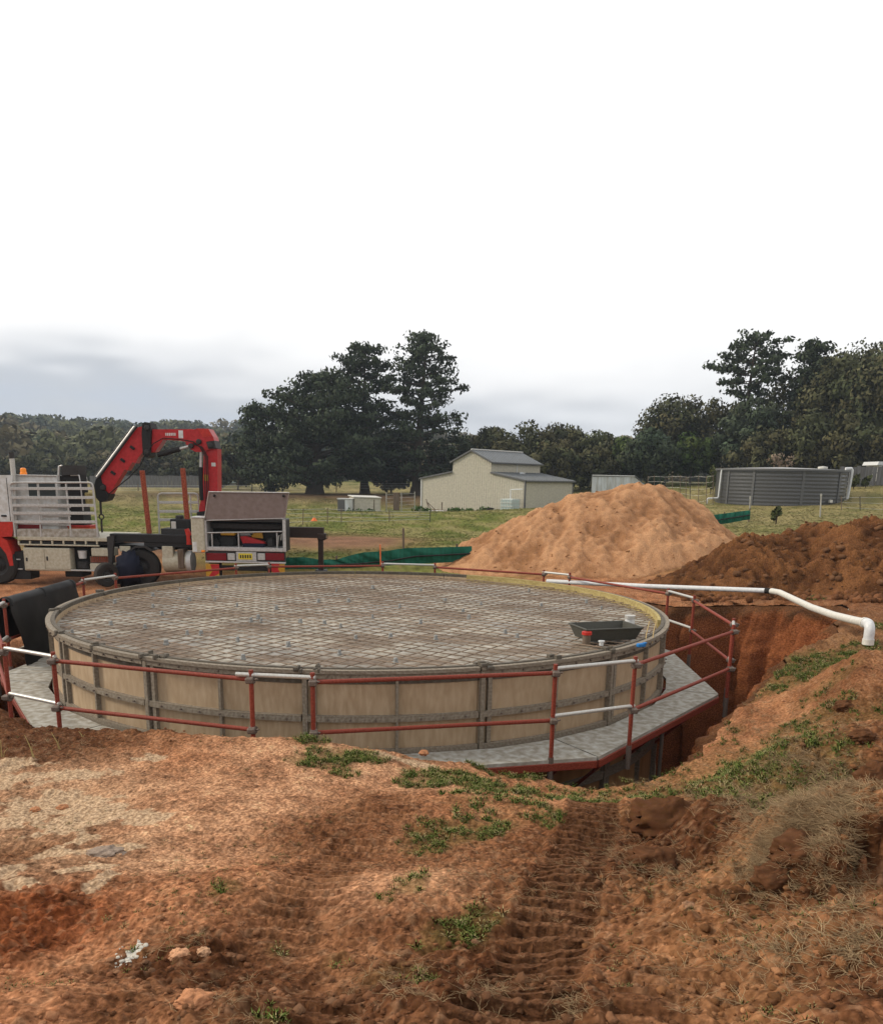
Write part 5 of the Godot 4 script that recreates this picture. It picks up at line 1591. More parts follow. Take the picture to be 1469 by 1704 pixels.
func make_sheds() -> void:
	# small cream shed and locker
	var z := -55.0
	var p := at_z(604, 857, z)
	org = Vector3(p.x, p.y, z)
	var t := thing("garden_shed", "small cream garden shed with a flat roof in the paddock", "shed", org)
	var w := mpp(604, 840, z)
	var u := Vector3(0.93, 0, -0.36)
	var v := Vector3(-0.36, 0, -0.93)
	var b := MB.new()
	var c := Vector3(0.05, 0, -0.7)
	pbox("shed_body", c + Vector3(0, 0.55, 0), Vector3(1.75, 1.1, 1.3), M.cream, t, Basis(u, Vector3.UP, v), 0.01)
	slab(b, [c + u * -0.95 - v * 0.72 + Vector3(0, 1.17, 0), c + u * 0.95 - v * 0.72 + Vector3(0, 1.13, 0), c + u * 0.95 + v * 0.72 + Vector3(0, 1.2, 0), c + u * -0.95 + v * 0.72 + Vector3(0, 1.24, 0)], 0.05)
	part("shed_roof", b, M.pvc2, t)
	pbox("door_frame", c + u * 0.45 - v * 0.66 + Vector3(0, 0.5, 0), Vector3(0.05, 0.95, 0.03), M.post_wood, t, Basis(u, Vector3.UP, v), 0.004)
	pbox("corner_trim", c + u * 0.87 - v * 0.65 + Vector3(0, 0.55, 0), Vector3(0.05, 1.12, 0.05), M.box_cream, t, Basis(u, Vector3.UP, v), 0.004)
	p = at_z(574, 860, z + 0.8)
	t = thing("metal_locker", "narrow grey metal locker with a dark face beside the cream garden shed", "locker", p)
	pbox("locker_body", Vector3(0, 0.55, -0.4), Vector3(0.92, 1.1, 0.8), M.zinc, t)
	pbox("dark_door", Vector3(-0.23, 0.54, 0.01), Vector3(0.46, 1.04, 0.03), M.roof_trim, t)
	pbox("locker_top", Vector3(0, 1.13, -0.4), Vector3(1.0, 0.05, 0.9), M.white_paint, t)
	# wire enclosure with a brown board
	t = thing("wire_pen", "small wire pen with a brown board beside the cream garden shed", "pen", at_z(665, 852, -56.0))
	org = t.position
	for q: Array in [[643, 820, 856], [690, 818, 848], [668, 819, 852]]:
		ptb("pen_post", q[0], q[1], -56.0, q[0], q[2], -56.0, 0.03, M.post_grey, t)
	for k in 5:
		ptb("pen_wire", 643, 823 + k * 6.5, -56.0, 690, 821 + k * 6.0, -56.0, 0.007, M.galv, t)
	rect("brown_board", 654.5, 820, 664.5, 849, -55.9, 0.06, M.post_wood, t)
	# zinc shed behind the sand heap
	z = -72.0
	t = thing("zinc_shed", "pale corrugated zinc shed partly hidden behind the sand heap", "shed", at_z(1020, 830, z))
	org = t.position
	var a := pc(985, 792, z)
	var e := pc(1055, 792.5, z)
	b = MB.new()
	corr(b, Vector3(a.x, 0, 0), Vector3(e.x, 0, 0), func(_s): return a.y, 0.28, 0.03, Vector3.BACK)
	part("front_wall", b, M.zinc, t)
	b = MB.new()
	slab(b, [a + Vector3(-0.05, 0.02, 0.08), e + Vector3(0.1, 0.02, 0.08), e + Vector3(2.2, -0.9, -3.5), a + Vector3(0.4, -0.9, -3.5)], 0.05)
	part("shed_roof", b, M.roof, t)
	b = MB.new()
	corr(b, Vector3(e.x, 0, 0), Vector3(e.x + 2.1, 0, -3.4), func(s): return lerpf(e.y, e.y - 0.95, s), 0.28, 0.03, Vector3(0.85, 0, 0.5).normalized())
	part("end_wall", b, M.zinc, t)
	pbox("eave_trim", (a + e) * 0.5 + Vector3(0, 0.04, 0.1), Vector3(a.distance_to(e), 0.07, 0.07), M.white_paint, t)
	# small far sheds
	t = thing("white_shed", "small white shed at the far edge behind the grey paling fence", "shed", at_z(1480, 800, -66.0))
	org = t.position
	outline("shed_wall", [[1462, 801], [1462, 773], [1500, 773], [1500, 801]], -66.0, 2.0, M.white_paint, t)
	outline("shed_roof", [[1459, 774], [1462, 768], [1503, 768], [1506, 774]], -65.8, 2.4, M.pvc, t)
	rect("shed_window", 1466, 777, 1476, 786, -65.97, 0.04, M.glass, t)
	t = thing("pale_roof_shed", "far pale green roofed shed glimpsed beyond the pine trees", "shed", at_z(388, 808, -135.0))
	org = t.position
	outline("shed_wall", [[376, 810], [376, 803], [404, 803], [404, 810]], -135.0, 3.0, M.post_grey, t)
	outline("shed_roof", [[374, 803.5], [379, 801], [403, 801], [406, 803.5]], -134.7, 3.6, M.poly, t)

func make_far_tank() -> void:
	var z := -55.0
	var c := at_z(1293, 838, z - 4.2)
	c.y = 1.1
	var t := thing("rainwater_tank", "large dark grey corrugated steel rainwater tank in the paddock", "water tank", c)
	var R := 4.2
	var H := 2.82
	var prof := []
	for k in 49:
		var y := H * k / 48.0
		prof.append(Vector2(R + 0.006 * sin(k * PI * 0.5), y))
	var b := MB.new()
	b.lathe(Vector3.ZERO, prof, 72)
	part("tank_wall", b, M.tank_grey, t)
	b = MB.new()
	b.lathe(Vector3.ZERO, [Vector2(R + 0.12, H - 0.05), Vector2(R + 0.13, H + 0.03), Vector2(R * 0.5, H + 0.12), Vector2(0.001, H + 0.19)], 72)
	part("tank_roof", b, M.tank_roof, t)
	b = MB.new()
	b.lathe(Vector3.ZERO, [Vector2(R + 0.05, H - 0.1), Vector2(R + 0.14, H - 0.1), Vector2(R + 0.14, H + 0.02)], 72)
	part("roof_edge", b, M.roof_trim, t)
	for a: float in [-72.0, -44.0, -2.0, 38.0, 70.0, 110.0, 160.0, 210.0, 250.0]:
		var d := Vector3(sin(deg_to_rad(a)), 0, cos(deg_to_rad(a)))
		pbox("wall_seam", d * (R + 0.03) + Vector3(0, H * 0.5 - 0.02, 0), Vector3(0.16, H - 0.1, 0.03), M.roof_trim, t, Basis(Vector3.UP, deg_to_rad(a)), 0.004)
	for a: float in [-66.0, -20.0, 30.0, 60.0]:
		var d := Vector3(sin(deg_to_rad(a)), 0, cos(deg_to_rad(a)))
		pbox("base_block", d * (R + 0.15) + Vector3(0, 0.1, 0), Vector3(0.5, 0.3, 0.3), M.post_grey, t, Basis(Vector3.UP, deg_to_rad(a)), 0.03)
	b = MB.new()
	var l := Vector3(-R - 0.1, 0, 0.6)
	b.path([l + Vector3(0.25, H - 0.02, 0), l + Vector3(0, H - 0.1, 0), l + Vector3(-0.05, 0.95, 0), l + Vector3(-0.1, 0.85, 0), l + Vector3(-0.75, 0.82, 0), l + Vector3(-0.8, 0.75, 0), l + Vector3(-0.82, 0.3, 0)], 0.06, 10)
	part("inlet_pipe", b, M.pvc, t)
	b = MB.new()
	l = Vector3(R + 0.06, 0, 1.3)
	b.path([l + Vector3(-0.45, H + 0.14, 0), l + Vector3(-0.05, H + 0.16, 0), l + Vector3(0.02, H + 0.06, 0), l + Vector3(-0.08, 1.2, 0.05), l + Vector3(-0.28, 0.0, 0.1)], 0.1, 10)
	part("downpipe", b, M.pvc, t)
	b = MB.new()
	for s: float in [-0.09, 0.09]:
		b.tube(Vector3(R * 0.86 + s, 0.1, R * 0.52), Vector3(R * 0.86 + s, H, R * 0.52), 0.02, -1, 6)
	for k in 9:
		b.tube(Vector3(R * 0.86 - 0.09, 0.2 + k * 0.24, R * 0.52), Vector3(R * 0.86 + 0.09, 0.2 + k * 0.24, R * 0.52), 0.015, -1, 6)
	part("ladder", b, M.galv, t)
	b = MB.new(); b.lathe(Vector3(1.7, H + 0.1, 2.6), [Vector2(0.3, 0), Vector2(0.3, 0.12), Vector2(0.001, 0.16)], 14); part("roof_hatch", b, M.pvc2, t)
	pbox("wall_fitting", Vector3(1.9, 0.85, R * 0.92), Vector3(0.18, 0.18, 0.3), M.pvc2, t)

func sheet(called: String, top: Array, bot: Array, z: float, m: Material, parent: Node3D, seed_: int) -> void:
	var nz := noise(FastNoiseLite.TYPE_SIMPLEX, 1.1, seed_, 2)
	var b := MB.new()
	var n := 70
	var rows := 9
	for k in n + 1:
		var s := k / float(n) * (top.size() - 1)
		var i0: int = min(int(s), top.size() - 2)
		var f := s - i0
		var tx := lerpf(top[i0][0], top[i0 + 1][0], f)
		var ty := lerpf(top[i0][1], top[i0 + 1][1], f)
		var s2 := k / float(n) * (bot.size() - 1)
		var i1: int = min(int(s2), bot.size() - 2)
		var f2 := s2 - i1
		var bx := lerpf(bot[i1][0], bot[i1 + 1][0], f2)
		var by := lerpf(bot[i1][1], bot[i1 + 1][1], f2)
		for j in rows:
			var g := j / float(rows - 1)
			var zz := z + 0.03 * sin(g * PI) + nz.get_noise_2d(k * 0.1, j * 0.06) * 0.05
			b.vert(pc(lerpf(tx, bx, g), lerpf(ty, by, g), z) + Vector3(0, 0, zz - z), Vector3.BACK)
	for k in n + 1:
		for j in rows:
			var q := k * rows + j
			var e := b.v[min(k + 1, n) * rows + j] - b.v[max(k - 1, 0) * rows + j]
			var f := b.v[k * rows + min(j + 1, rows - 1)] - b.v[k * rows + max(j - 1, 0)]
			var nn := f.cross(e).normalized()
			b.n[q] = nn if nn.z > 0 else -nn
	for k in n:
		for j in rows - 1:
			var q := k * rows + j
			b.tri_i(q, q + 1, q + rows + 1, b.n[q]); b.tri_i(q, q + rows + 1, q + rows, b.n[q])
	part(called, b, m, parent)
func make_fences() -> void:
	# silt fence behind the tank
	var z := -25.6
	var t := thing("silt_fence", "sagging green silt fence left of the sand heap", "fence", at_z(620, 940, z))
	org = t.position
	var top := [[470, 928], [505, 927], [530, 931], [560, 931], [580, 925], [605, 919], [640, 917], [675, 912], [720, 911], [785, 909]]
	sheet("green_mesh", top, [[470, 948], [580, 946], [660, 940], [785, 934]], z, M.mesh_green, t, 711)
	b_strip(t, [[560, 940], [600, 938], [650, 933], [690, 926], [785, 921]], z + 0.07)
	for q: Array in [[671, 879, 936], [560, 925, 946], [760, 905, 934], [480, 926, 948]]:
		ptb("stake", q[0], q[1], z - 0.06, q[0] + 0.6, q[2], z - 0.06, 0.035, M.post_wood, t)
	ptb("marker_rod", 632.5, 906, z + 0.2, 633.5, 942, z + 0.2, 0.02, M.orange_paint, t)
	z = -35.5
	t = thing("silt_fence", "short green silt fence piece between the sand heap and the grey tank", "fence", at_z(1200, 870, z))
	org = t.position
	sheet("green_mesh", [[1143, 858], [1185, 857], [1215, 853], [1247, 849]], [[1143, 876], [1170, 876], [1210, 871], [1247, 864]], z, M.mesh_green, t, 713)
	b_strip(t, [[1143, 866], [1190, 866], [1247, 857]], z + 0.07)
	for q: Array in [[1159, 835, 876], [1247, 846, 868], [1205, 852, 872]]:
		ptb("stake", q[0], q[1], z - 0.06, q[0] - 2, q[2], z - 0.06, 0.03, M.post_wood, t)
	# pale stakes before the grey tank
	for q: Array in [[1248, 826, 862, -41.0], [1366, 822, 857, -42.0]]:
		var b := MB.new()
		var e := at_z(q[0] - 2, q[2], q[3])
		b.tube(e + Vector3(0, -0.1, 0), at_z(q[0], q[1], q[3]), 0.035, 0.03, 8); b.tube(at_z(q[0], q[1], q[3]) - Vector3(0, 0.12, 0), at_z(q[0], q[1], q[3]) + Vector3(0, 0.01, 0), 0.04, 0.04, 8)
		single("white_stake", b, M.post_grey, "pale stake standing in the grass before the grey rainwater tank", "stake", "pale stakes before the tank")
	# wire fences
	wire_fence("wire_fence", "wire fence of thin dark posts behind the sand heap's peak", [[1078, 792, 835, -62.0], [1088, 791, 836, -61.5], [1098, 791, 838, -61], [1106, 792, 838, -60.5], [1118, 791, 840, -60], [1131, 791, 842, -59.5], [1141, 792, 843, -59], [1148, 792, 846, -58.5], [1162, 791, 848, -58], [1175, 792, 845, -57.5], [1186, 790, 840, -57]], 6)
	wire_fence("wire_fence", "sparse wire fence with short posts in the paddock before the garden shed", [[470, 846, 872, -43.0], [505, 846, 870, -43.4], [545, 845, 868, -44], [568, 846, 870, -44.5], [648, 849, 868, -45], [716, 850, 866, -45.5]], 4)
	wire_fence("wire_fence", "distant wire fence below the pine trees", [[180, 806, 818, -96.0], [230, 806, 818, -96.0], [420, 806, 818, -96.0], [470, 805, 817, -96.0], [560, 804, 816, -96], [600, 803, 815, -96], [640, 803, 815, -96.0], [690, 803, 815, -96.0]], 4)
	wire_fence("wire_fence", "wire fence running past the green bank right of the grey tank", [[1399, 826, 846, -50.0], [1430, 826, 848, -50.0], [1469, 826, 850, -50.0], [1510, 826, 850, -50]], 3)
	# paling fences
	for q: Array in [[1396, 779, 1560, 806, -64.0, "weathered grey paling fence right of the rainwater tank"], [150, 793, 372, 806, -120.0, "distant grey paling fence across the paddock behind the trucks"]]:
		t = thing("paling_fence", q[5], "fence", at_z((q[0] + q[2]) * 0.5, q[3], q[4]))
		org = t.position
		var a := pc(q[0], (q[1] + q[3]) * 0.5, q[4])
		var e := pc(q[2], (q[1] + q[3]) * 0.5, q[4])
		var n := int((e.x - a.x) / (0.3 if q[4] > -100 else 0.6))
		for k in n:
			var h: float = mpp(q[0], q[1], q[4]) * (q[3] - q[1]) + 0.8
			pbox("paling", Vector3(0, -0.3, 0) + a.lerp(e, (k + 0.5) / n) + Vector3(0, rf(-0.05, 0.05), rf(-0.02, 0.02)), Vector3((e.x - a.x) / n * 0.94, h, 0.03), M.fence_grey, t, Basis.IDENTITY, 0.004)
		pbox("fence_rail", (a + e) * 0.5 + Vector3(0, 0.25, -0.06), Vector3(a.distance_to(e), 0.09, 0.05), M.fence_grey, t, Basis(Vector3.BACK, asin((e - a).normalized().y)), 0.004)
	# scattered markers
	var b := MB.new()
	var p := at_z(523, 867, -42.5)
	b.lathe(p, [Vector2(0.001, 0.16), Vector2(0.06, 0.16), Vector2(0.13, 0.04), Vector2(0.17, 0.03), Vector2(0.17, 0.0)], 14)
	single("orange_cone", b, M.orange_paint, "small orange cone lying in the paddock grass right of the crane truck", "cone")
	b = MB.new()
	p = at_z(1224, 905, -27.5)
	b.box(p, Vector3(0.62, 0.15, 0.5), Basis(Vector3.UP, 0.2), 0.06); b.box(p + Vector3(-0.05, 0.09, 0), Vector3(0.45, 0.05, 0.35), Basis(Vector3.UP, 0.2), 0.02)
	single("plastic_slab", b, M.white_paint, "white plastic slab lying in the grass between sand and soil heaps", "slab")
func b_strip(t: Node3D, pts: Array, z: float) -> void:
	var b := MB.new()
	var pp := []
	for q: Array in pts:
		pp.append(pc(q[0], q[1], z))
	b.path(pp, 0.022, 6)
	part("black_hem", b, M.rubber, t)
func wire_fence(called: String, label: String, posts: Array, wires: int) -> void:
	var t := thing(called, label, "fence", at_z(posts[0][0], posts[0][2], posts[0][3]))
	org = t.position
	for q: Array in posts:
		ptb("post", q[0], q[1], q[3], q[0] + rf(-1, 1), q[2] + 3, q[3], 0.022 if q[3] > -80 else 0.05, M.post_wood if rng.randf() < 0.6 else M.dark_steel, t)
	for w in wires:
		var pp := []
		for q: Array in posts:
			pp.append(pc(q[0], lerpf(q[1] + 2, q[2] - 2, w / float(wires - 1)), q[3]))
		var b := MB.new()
		b.path(pp, 0.008 if posts[0][3] > -80 else 0.012, 4)
		part("wire", b, M.galv, t)

# ---------- trees ----------
func leaf(b: MB, p: Vector3, nn: Vector3, s: float, asp := 1.8) -> void:
	var u := Vector3(rng.randfn(), rng.randfn() * 0.6, rng.randfn()).normalized()
	var f := (nn + Vector3(rng.randfn(), rng.randfn(), rng.randfn()) * 0.55).normalized()
	var a := f.cross(u).normalized()
	var c := f.cross(a)
	var k := b.v.size()
	var sh := (nn * 0.75 + f * 0.5).normalized()
	b.v.append(p - a * s * asp * 0.5); b.v.append(p + c * s * 0.5); b.v.append(p + a * s * asp * 0.5); b.v.append(p - c * s * 0.5)
	for q in 4:
		b.n.append(sh); b.c.append(b.col)
	b.i.append(k); b.i.append(k + 1); b.i.append(k + 2); b.i.append(k); b.i.append(k + 2); b.i.append(k + 3)
func clump(b: MB, c: Vector3, r: Vector3, n: int, s: float, col: Color, asp := 1.8) -> void:
	for k in n:
		var d := Vector3(rng.randfn(), rng.randfn(), rng.randfn()).normalized()
		var m := pow(rng.randf(), 0.45)
		b.col = col * rf(0.7, 1.3)
		leaf(b, c + Vector3(d.x * r.x, d.y * r.y, d.z * r.z) * m, d, s * rf(0.6, 1.3), asp)
# conifer with tiers of foliage pads; prof: [height share, radius]
func pine(called: String, label: String, base: Vector3, H: float, prof: Array, first: float, nb: int, pad: float, dens: int, col: Color, seed_: int, tr := 0.5, group := "", lean := Vector3.ZERO, rise := 0.12) -> void:
	rng.seed = seed_
	var t := thing(called, label, "tree", base, 0.0, group)
	var tk := MB.new()
	var pts := []
	for k in 9:
		var f := k / 8.0
		pts.append(Vector3(sin(f * 3.0 + seed_) * 0.25 * f, H * f * 0.97 - 0.3, cos(f * 2.3 + seed_) * 0.2 * f) + lean * f * f)
	tk.path(pts, tr, 10, 0.05)
	tk.lathe(Vector3(0, -0.3, 0), [Vector2(tr * 1.7, 0), Vector2(tr * 1.25, 0.5), Vector2(tr * 1.0, 1.3)], 10)
	var cr := MB.new()
	for k in nb:
		var f := lerpf(first, 0.985, pow((k + rng.randf()) / nb, 0.92))
		var R := 0.0
		for q in prof.size() - 1:
			if f >= prof[q][0] and f <= prof[q + 1][0]:
				R = lerpf(prof[q][1], prof[q + 1][1], (f - prof[q][0]) / (prof[q + 1][0] - prof[q][0]))
		R *= rf(0.6, 1.08)
		var a := k * 2.399 + rf(-0.5, 0.5)
		var d := Vector3(sin(a), 0, cos(a))
		var s := Vector3(sin(f * 3.0 + seed_) * 0.25 * f, H * f - 0.3, cos(f * 2.3 + seed_) * 0.2 * f) + lean * f * f
		var e := s + d * R + Vector3(0, R * rise + rf(-0.4, 0.4), 0)
		var br := lerpf(tr * 0.3, 0.05, f)
		tk.path([s, s.lerp(e, 0.5) + Vector3(0, -R * 0.04 + R * rise * 0.2, 0), e], br, 5, 0.025)
		var np: int = max(2, int(R / (pad * 0.95)))
		for q in np:
			var g := lerpf(0.38, 1.0, (q + rng.randf() * 0.7) / np)
			var pc_ := s.lerp(e, g) + Vector3(rf(-1, 1), rf(-0.25, 0.5), rf(-1, 1)) * pad * 0.55 * minf(1.0, g + 0.3)
			var pr := pad * rf(0.65, 1.2)
			clump(cr, pc_, Vector3(pr, pr * 0.5, pr), int(dens * rf(0.7, 1.2)), 0.25, col * rf(0.75, 1.3), 1.7)
	clump(cr, Vector3(0, H * 0.97, 0) + lean, Vector3(pad * 0.6, pad * 0.8, pad * 0.6), dens, 0.28, col)
	part("trunk", tk, M.bark, t)
	part("crown", cr, M.leaf, t)
# broad-leaved tree of rounded leaf masses
func gum(called: String, label: String, base: Vector3, H: float, R: float, low: float, blobs: int, dens: int, col: Color, seed_: int, group := "", leaf_s := 0.3) -> void:
	rng.seed = seed_
	var t := thing(called, label, "tree", base, 0.0, group)
	var tk := MB.new()
	var cr := MB.new()
	var fork := Vector3(rf(-0.4, 0.4), H * lerpf(low, 1.0, 0.12) + 0.3, rf(-0.4, 0.4))
	tk.path([Vector3(0, -0.4, 0), fork * 0.5 + Vector3(rf(-0.2, 0.2), 0, 0), fork], H * 0.022, 8, H * 0.015)
	var cc := Vector3(0, H * (1.0 + low) * 0.5, 0)
	var rv := Vector3(R, H * (1.0 - low) * 0.5, R)
	for k in blobs:
		var y := 1.0 - 2.0 * (k + 0.5) / blobs
		var a := k * 2.399 + rf(-0.3, 0.3)
		var rr := sqrt(1.0 - y * y)
		var d := Vector3(cos(a) * rr, y, sin(a) * rr)
		var m := rf(0.55, 0.82) if k % 4 != 0 else rf(0.2, 0.5)
		var p := cc + Vector3(d.x * rv.x, d.y * rv.y, d.z * rv.z) * m
		var br := minf(R, rv.y) * rf(0.27, 0.44)
		var cl := col * rf(0.72, 1.32)
		cl.r *= rf(0.9, 1.15)
		clump(cr, p, Vector3(br, br * rf(0.6, 0.85), br) * 1.12, dens, leaf_s, cl)
		if k % 2 == 0:
			tk.path([fork, fork.lerp(p, 0.55) + Vector3(0, 0.3, 0), p], H * 0.008, 5, 0.03)
	part("trunk", tk, M.gum_bark, t)
	part("crown", cr, M.leaf, t)
func tree_at(px: float, py_base: float, z: float) -> Vector3:
	var p := at_z(px, py_base, z)
	p.y = base_h(p.x, z) - 0.05
	return p
func top_h(px: float, py: float, z: float, base: Vector3) -> float:
	return at_z(px, py, z).y - base.y
func make_trees() -> void:
	var dark := Color(0.041, 0.053, 0.031)
	# the three big pines left of the barn
	var p := tree_at(524, 822, -92.0)
	pine("spreading_pine", "broad spreading dark pine, leftmost and lowest of the three big pines", p, top_h(560, 622, -92, p), [[0.0, 4.5], [0.1, 7.5], [0.35, 8.3], [0.55, 7.6], [0.75, 5.8], [0.9, 3.8], [1.0, 1.2]], 0.07, 92, 1.35, 62, dark, 1001, 0.85, "", Vector3(1.4, 0, 0), 0.2)
	p = tree_at(607, 812, -97.0)
	pine("tall_pine", "tall dark pine with a rounded top, middle of the three big pines", p, top_h(603, 572, -97, p), [[0.0, 1.0], [0.1, 4.2], [0.4, 4.6], [0.62, 3.9], [0.75, 3.3], [0.85, 3.4], [0.95, 2.2], [1.0, 0.8]], 0.1, 84, 1.1, 56, dark, 1003, 0.5)
	p = tree_at(693, 810, -95.0)
	pine("tall_pine", "tallest dark pine with ragged tiers, rising behind the barn's left end", p, top_h(706, 553, -95, p), [[0.0, 1.5], [0.12, 4.4], [0.35, 5.8], [0.55, 4.8], [0.7, 4.4], [0.82, 3.6], [0.93, 2.6], [1.0, 0.9]], 0.1, 80, 1.15, 50, dark * 1.08, 1005, 0.62, "", Vector3(0.8, 0, 0))
	# low outlying limbs of the spreading pine: a smaller companion
	p = tree_at(452, 818, -93.0)
	pine("low_pine", "low leaning dark pine at the left foot of the big pines", p, top_h(420, 672, -93, p), [[0.0, 2.0], [0.2, 4.2], [0.6, 3.6], [0.85, 2.2], [1.0, 0.9]], 0.08, 46, 1.1, 48, dark * 1.1, 1007, 0.4, "", Vector3(-1.6, 0, 0))
	# right hand group
	p = tree_at(1232, 800, -88.0)
	pine("open_pine", "tall open pine with bare trunk and layered crown behind the grey tank", p, top_h(1228, 552, -88, p), [[0.0, 0.5], [0.4, 1.0], [0.6, 2.2], [0.68, 4.4], [0.8, 4.3], [0.9, 3.6], [1.0, 1.8]], 0.56, 40, 0.8, 30, dark * 1.3, 1009, 0.36)
	p = tree_at(1325, 800, -84.0)
	pine("dark_conifer", "narrow dark conifer spire beside the large gum trees", p, top_h(1331, 567, -84, p), [[0.0, 3.0], [0.3, 3.4], [0.6, 2.5], [0.8, 1.9], [0.93, 1.1], [1.0, 0.5]], 0.08, 60, 0.95, 46, dark * 0.9, 1011, 0.4, "", Vector3(0.4, 0, 0), 0.4)
	var g := Color(0.068, 0.07, 0.034)
	var defs := [
		[1385, -82, 562, 4.6, 0.1, 48, 150, g, "large olive gum tree right of the dark conifer spire"],
		[1452, -80, 556, 5.0, 0.06, 50, 150, g * 1.05, "large olive gum tree at the end of the tall grove above the paling fence"],
		[1530, -84, 560, 5.0, 0.1, 34, 110, g, "olive gum tree beyond the tall grove"],
		[1425, -90, 548, 5.0, 0.1, 46, 140, g, "tall gum tree behind the two large olive gum trees"],
		[1355, -90, 585, 4.0, 0.1, 36, 130, g, "gum tree behind the dark conifer spire"],
		[1300, -92, 610, 4.4, 0.1, 30, 110, g * 0.92, "gum tree between open pine and dark conifer"],
		[1190, -94, 655, 4.4, 0.08, 32, 120, g * 0.92, "dark gum tree below the open pine's crown"],
		[1110, -96, 654, 4.5, 0.12, 40, 140, g * 0.95, "round headed gum tree left of the open pine"],
		[1240, -84, 655, 3.4, 0.08, 30, 120, dark * 1.2, "dense dark green tree under the open pine"],
		[1420, -74, 690, 4.2, 0.04, 30, 110, g * 0.92, "low tree behind the paling fence"],
		[1350, -76, 680, 4.0, 0.04, 30, 110, g * 0.92, "low dense tree behind the rainwater tank"],
		[1270, -78, 700, 3.6, 0.04, 28, 100, g * 0.92, "low dense tree behind the tank's roof"],
		[1080, -84, 706, 3.2, 0.05, 30, 120, dark * 1.35, "dense dark green tree above the zinc shed"],
		[1150, -86, 715, 3.0, 0.05, 26, 100, Color(0.05, 0.075, 0.02), "yellow green tree left of the rainwater tank"],
		[1040, -88, 722, 3.0, 0.03, 26, 100, Color(0.06, 0.085, 0.026), "bright green tree behind the zinc shed"],
		[1010, -92, 712, 3.4, 0.05, 26, 100, g * 0.9, "rounded gum tree behind the bright green tree"],
		[965, -90, 708, 3.8, 0.05, 32, 120, g * 1.1, "broad olive gum tree behind the barn's right end"],
		[930, -98, 692, 2.9, 0.1, 26, 110, g * 1.0, "tall olive gum tree rising over the barn's roof end"],
		[885, -94, 700, 3.8, 0.05, 32, 120, g * 1.1, "olive gum tree behind the barn's raised roof"],
		[818, -98, 692, 3.0, 0.08, 28, 120, g * 1.15, "round olive gum tree between the tallest pine and the barn's ridge"],
		[850, -90, 728, 3.4, 0.04, 28, 100, g * 0.92, "dense low tree just behind the barn ridge"],
		[925, -84, 735, 3.4, 0.04, 28, 100, g * 0.92, "dense low tree right of the barn's raised roof"],
		[985, -84, 738, 3.0, 0.04, 26, 100, g * 0.92, "dense low tree left of the zinc shed"],
		[785, -100, 715, 3.2, 0.05, 26, 100, g * 0.92, "leafy tree at the right foot of the tallest pine"],
		[650, -104, 730, 4.2, 0.03, 28, 100, Color(0.06, 0.05, 0.03), "brownish tree between the two tall pines"],
		[745, -102, 735, 3.4, 0.04, 26, 90, Color(0.05, 0.042, 0.028), "brown leaved tree behind the barn's left end"],
		[395, -112, 728, 5.0, 0.04, 32, 110, Color(0.06, 0.066, 0.034), "pale olive tree left of the big pines"],
		[345, -125, 738, 4.6, 0.04, 28, 100, g * 0.95, "olive tree behind the crane's column"],
		[290, -132, 742, 4.4, 0.04, 28, 100, g * 0.92, "dull olive tree behind the crane's main boom"],
		[235, -128, 745, 4.6, 0.04, 28, 100, Color(0.07, 0.062, 0.035), "brown olive tree behind the crane's folded jib"],
		[175, -135, 752, 4.4, 0.04, 28, 100, g * 0.92, "dull tree behind the flatbed's gate"],
		[115, -140, 756, 5.0, 0.04, 28, 100, g * 0.92, "dull tree behind the flatbed's hoist"],
		[55, -140, 754, 5.0, 0.04, 28, 100, g * 0.9, "olive tree behind the flatbed's cab"],
		[-10, -138, 752, 5.2, 0.04, 28, 100, g * 0.9, "olive tree beyond the flatbed's cab front"],
	]
	var sd := 2001
	for d: Array in defs:
		p = tree_at(d[0], 805, d[1])
		gum("gum_tree", d[8], p, top_h(d[0], d[2], d[1], p), d[3] * 1.08, d[4], d[5], int(d[6] * 1.7), d[7] * 0.95, sd, "trees around the paddock", 0.24 if d[1] > -100 else 0.34)
		sd += 2
	# shrubs
	for q: Array in [[1291, 865, 841, -38.0, 0.18, "small dark shrub in the grass before the grey tank"], [1420, 806, 786, -62.0, 0.4, "yellow green shrub at the paling fence"], [1440, 806, 792, -62.0, 0.35, "brown shrub at the paling fence"], [1298, 785, 750, -66.0, 0.9, "bare twiggy shrub behind the rainwater tank"], [1183, 802, 776, -66.0, 0.6, "green bush among the wire fence posts"]]:
		rng.seed = 3000 + int(q[0])
		p = at_z(q[0], q[1], q[3])
		p.y = base_h(p.x, p.z)
		var b := MB.new()
		var h := at_z(q[0], q[2], q[3]).y - p.y
		for k in 7:
			clump(b, Vector3(rf(-0.6, 0.6) * q[4], h * rf(0.3, 0.9), rf(-0.5, 0.5) * q[4]), Vector3.ONE * q[4] * 0.6, 40, 0.13, Color(0.07, 0.08, 0.03) if not (q[5] as String).contains("bare") else Color(0.2, 0.15, 0.11))
		var t := thing("shrub", q[5], "shrub", p)
		var s := MB.new()
		for k in 5:
			s.tube(Vector3.ZERO, Vector3(rf(-0.5, 0.5) * q[4], h * rf(0.6, 0.95), rf(-0.4, 0.4) * q[4]), 0.025, 0.008, 5)
		part("stems", s, M.bark, t)
		part("foliage", b, M.leaf, t)
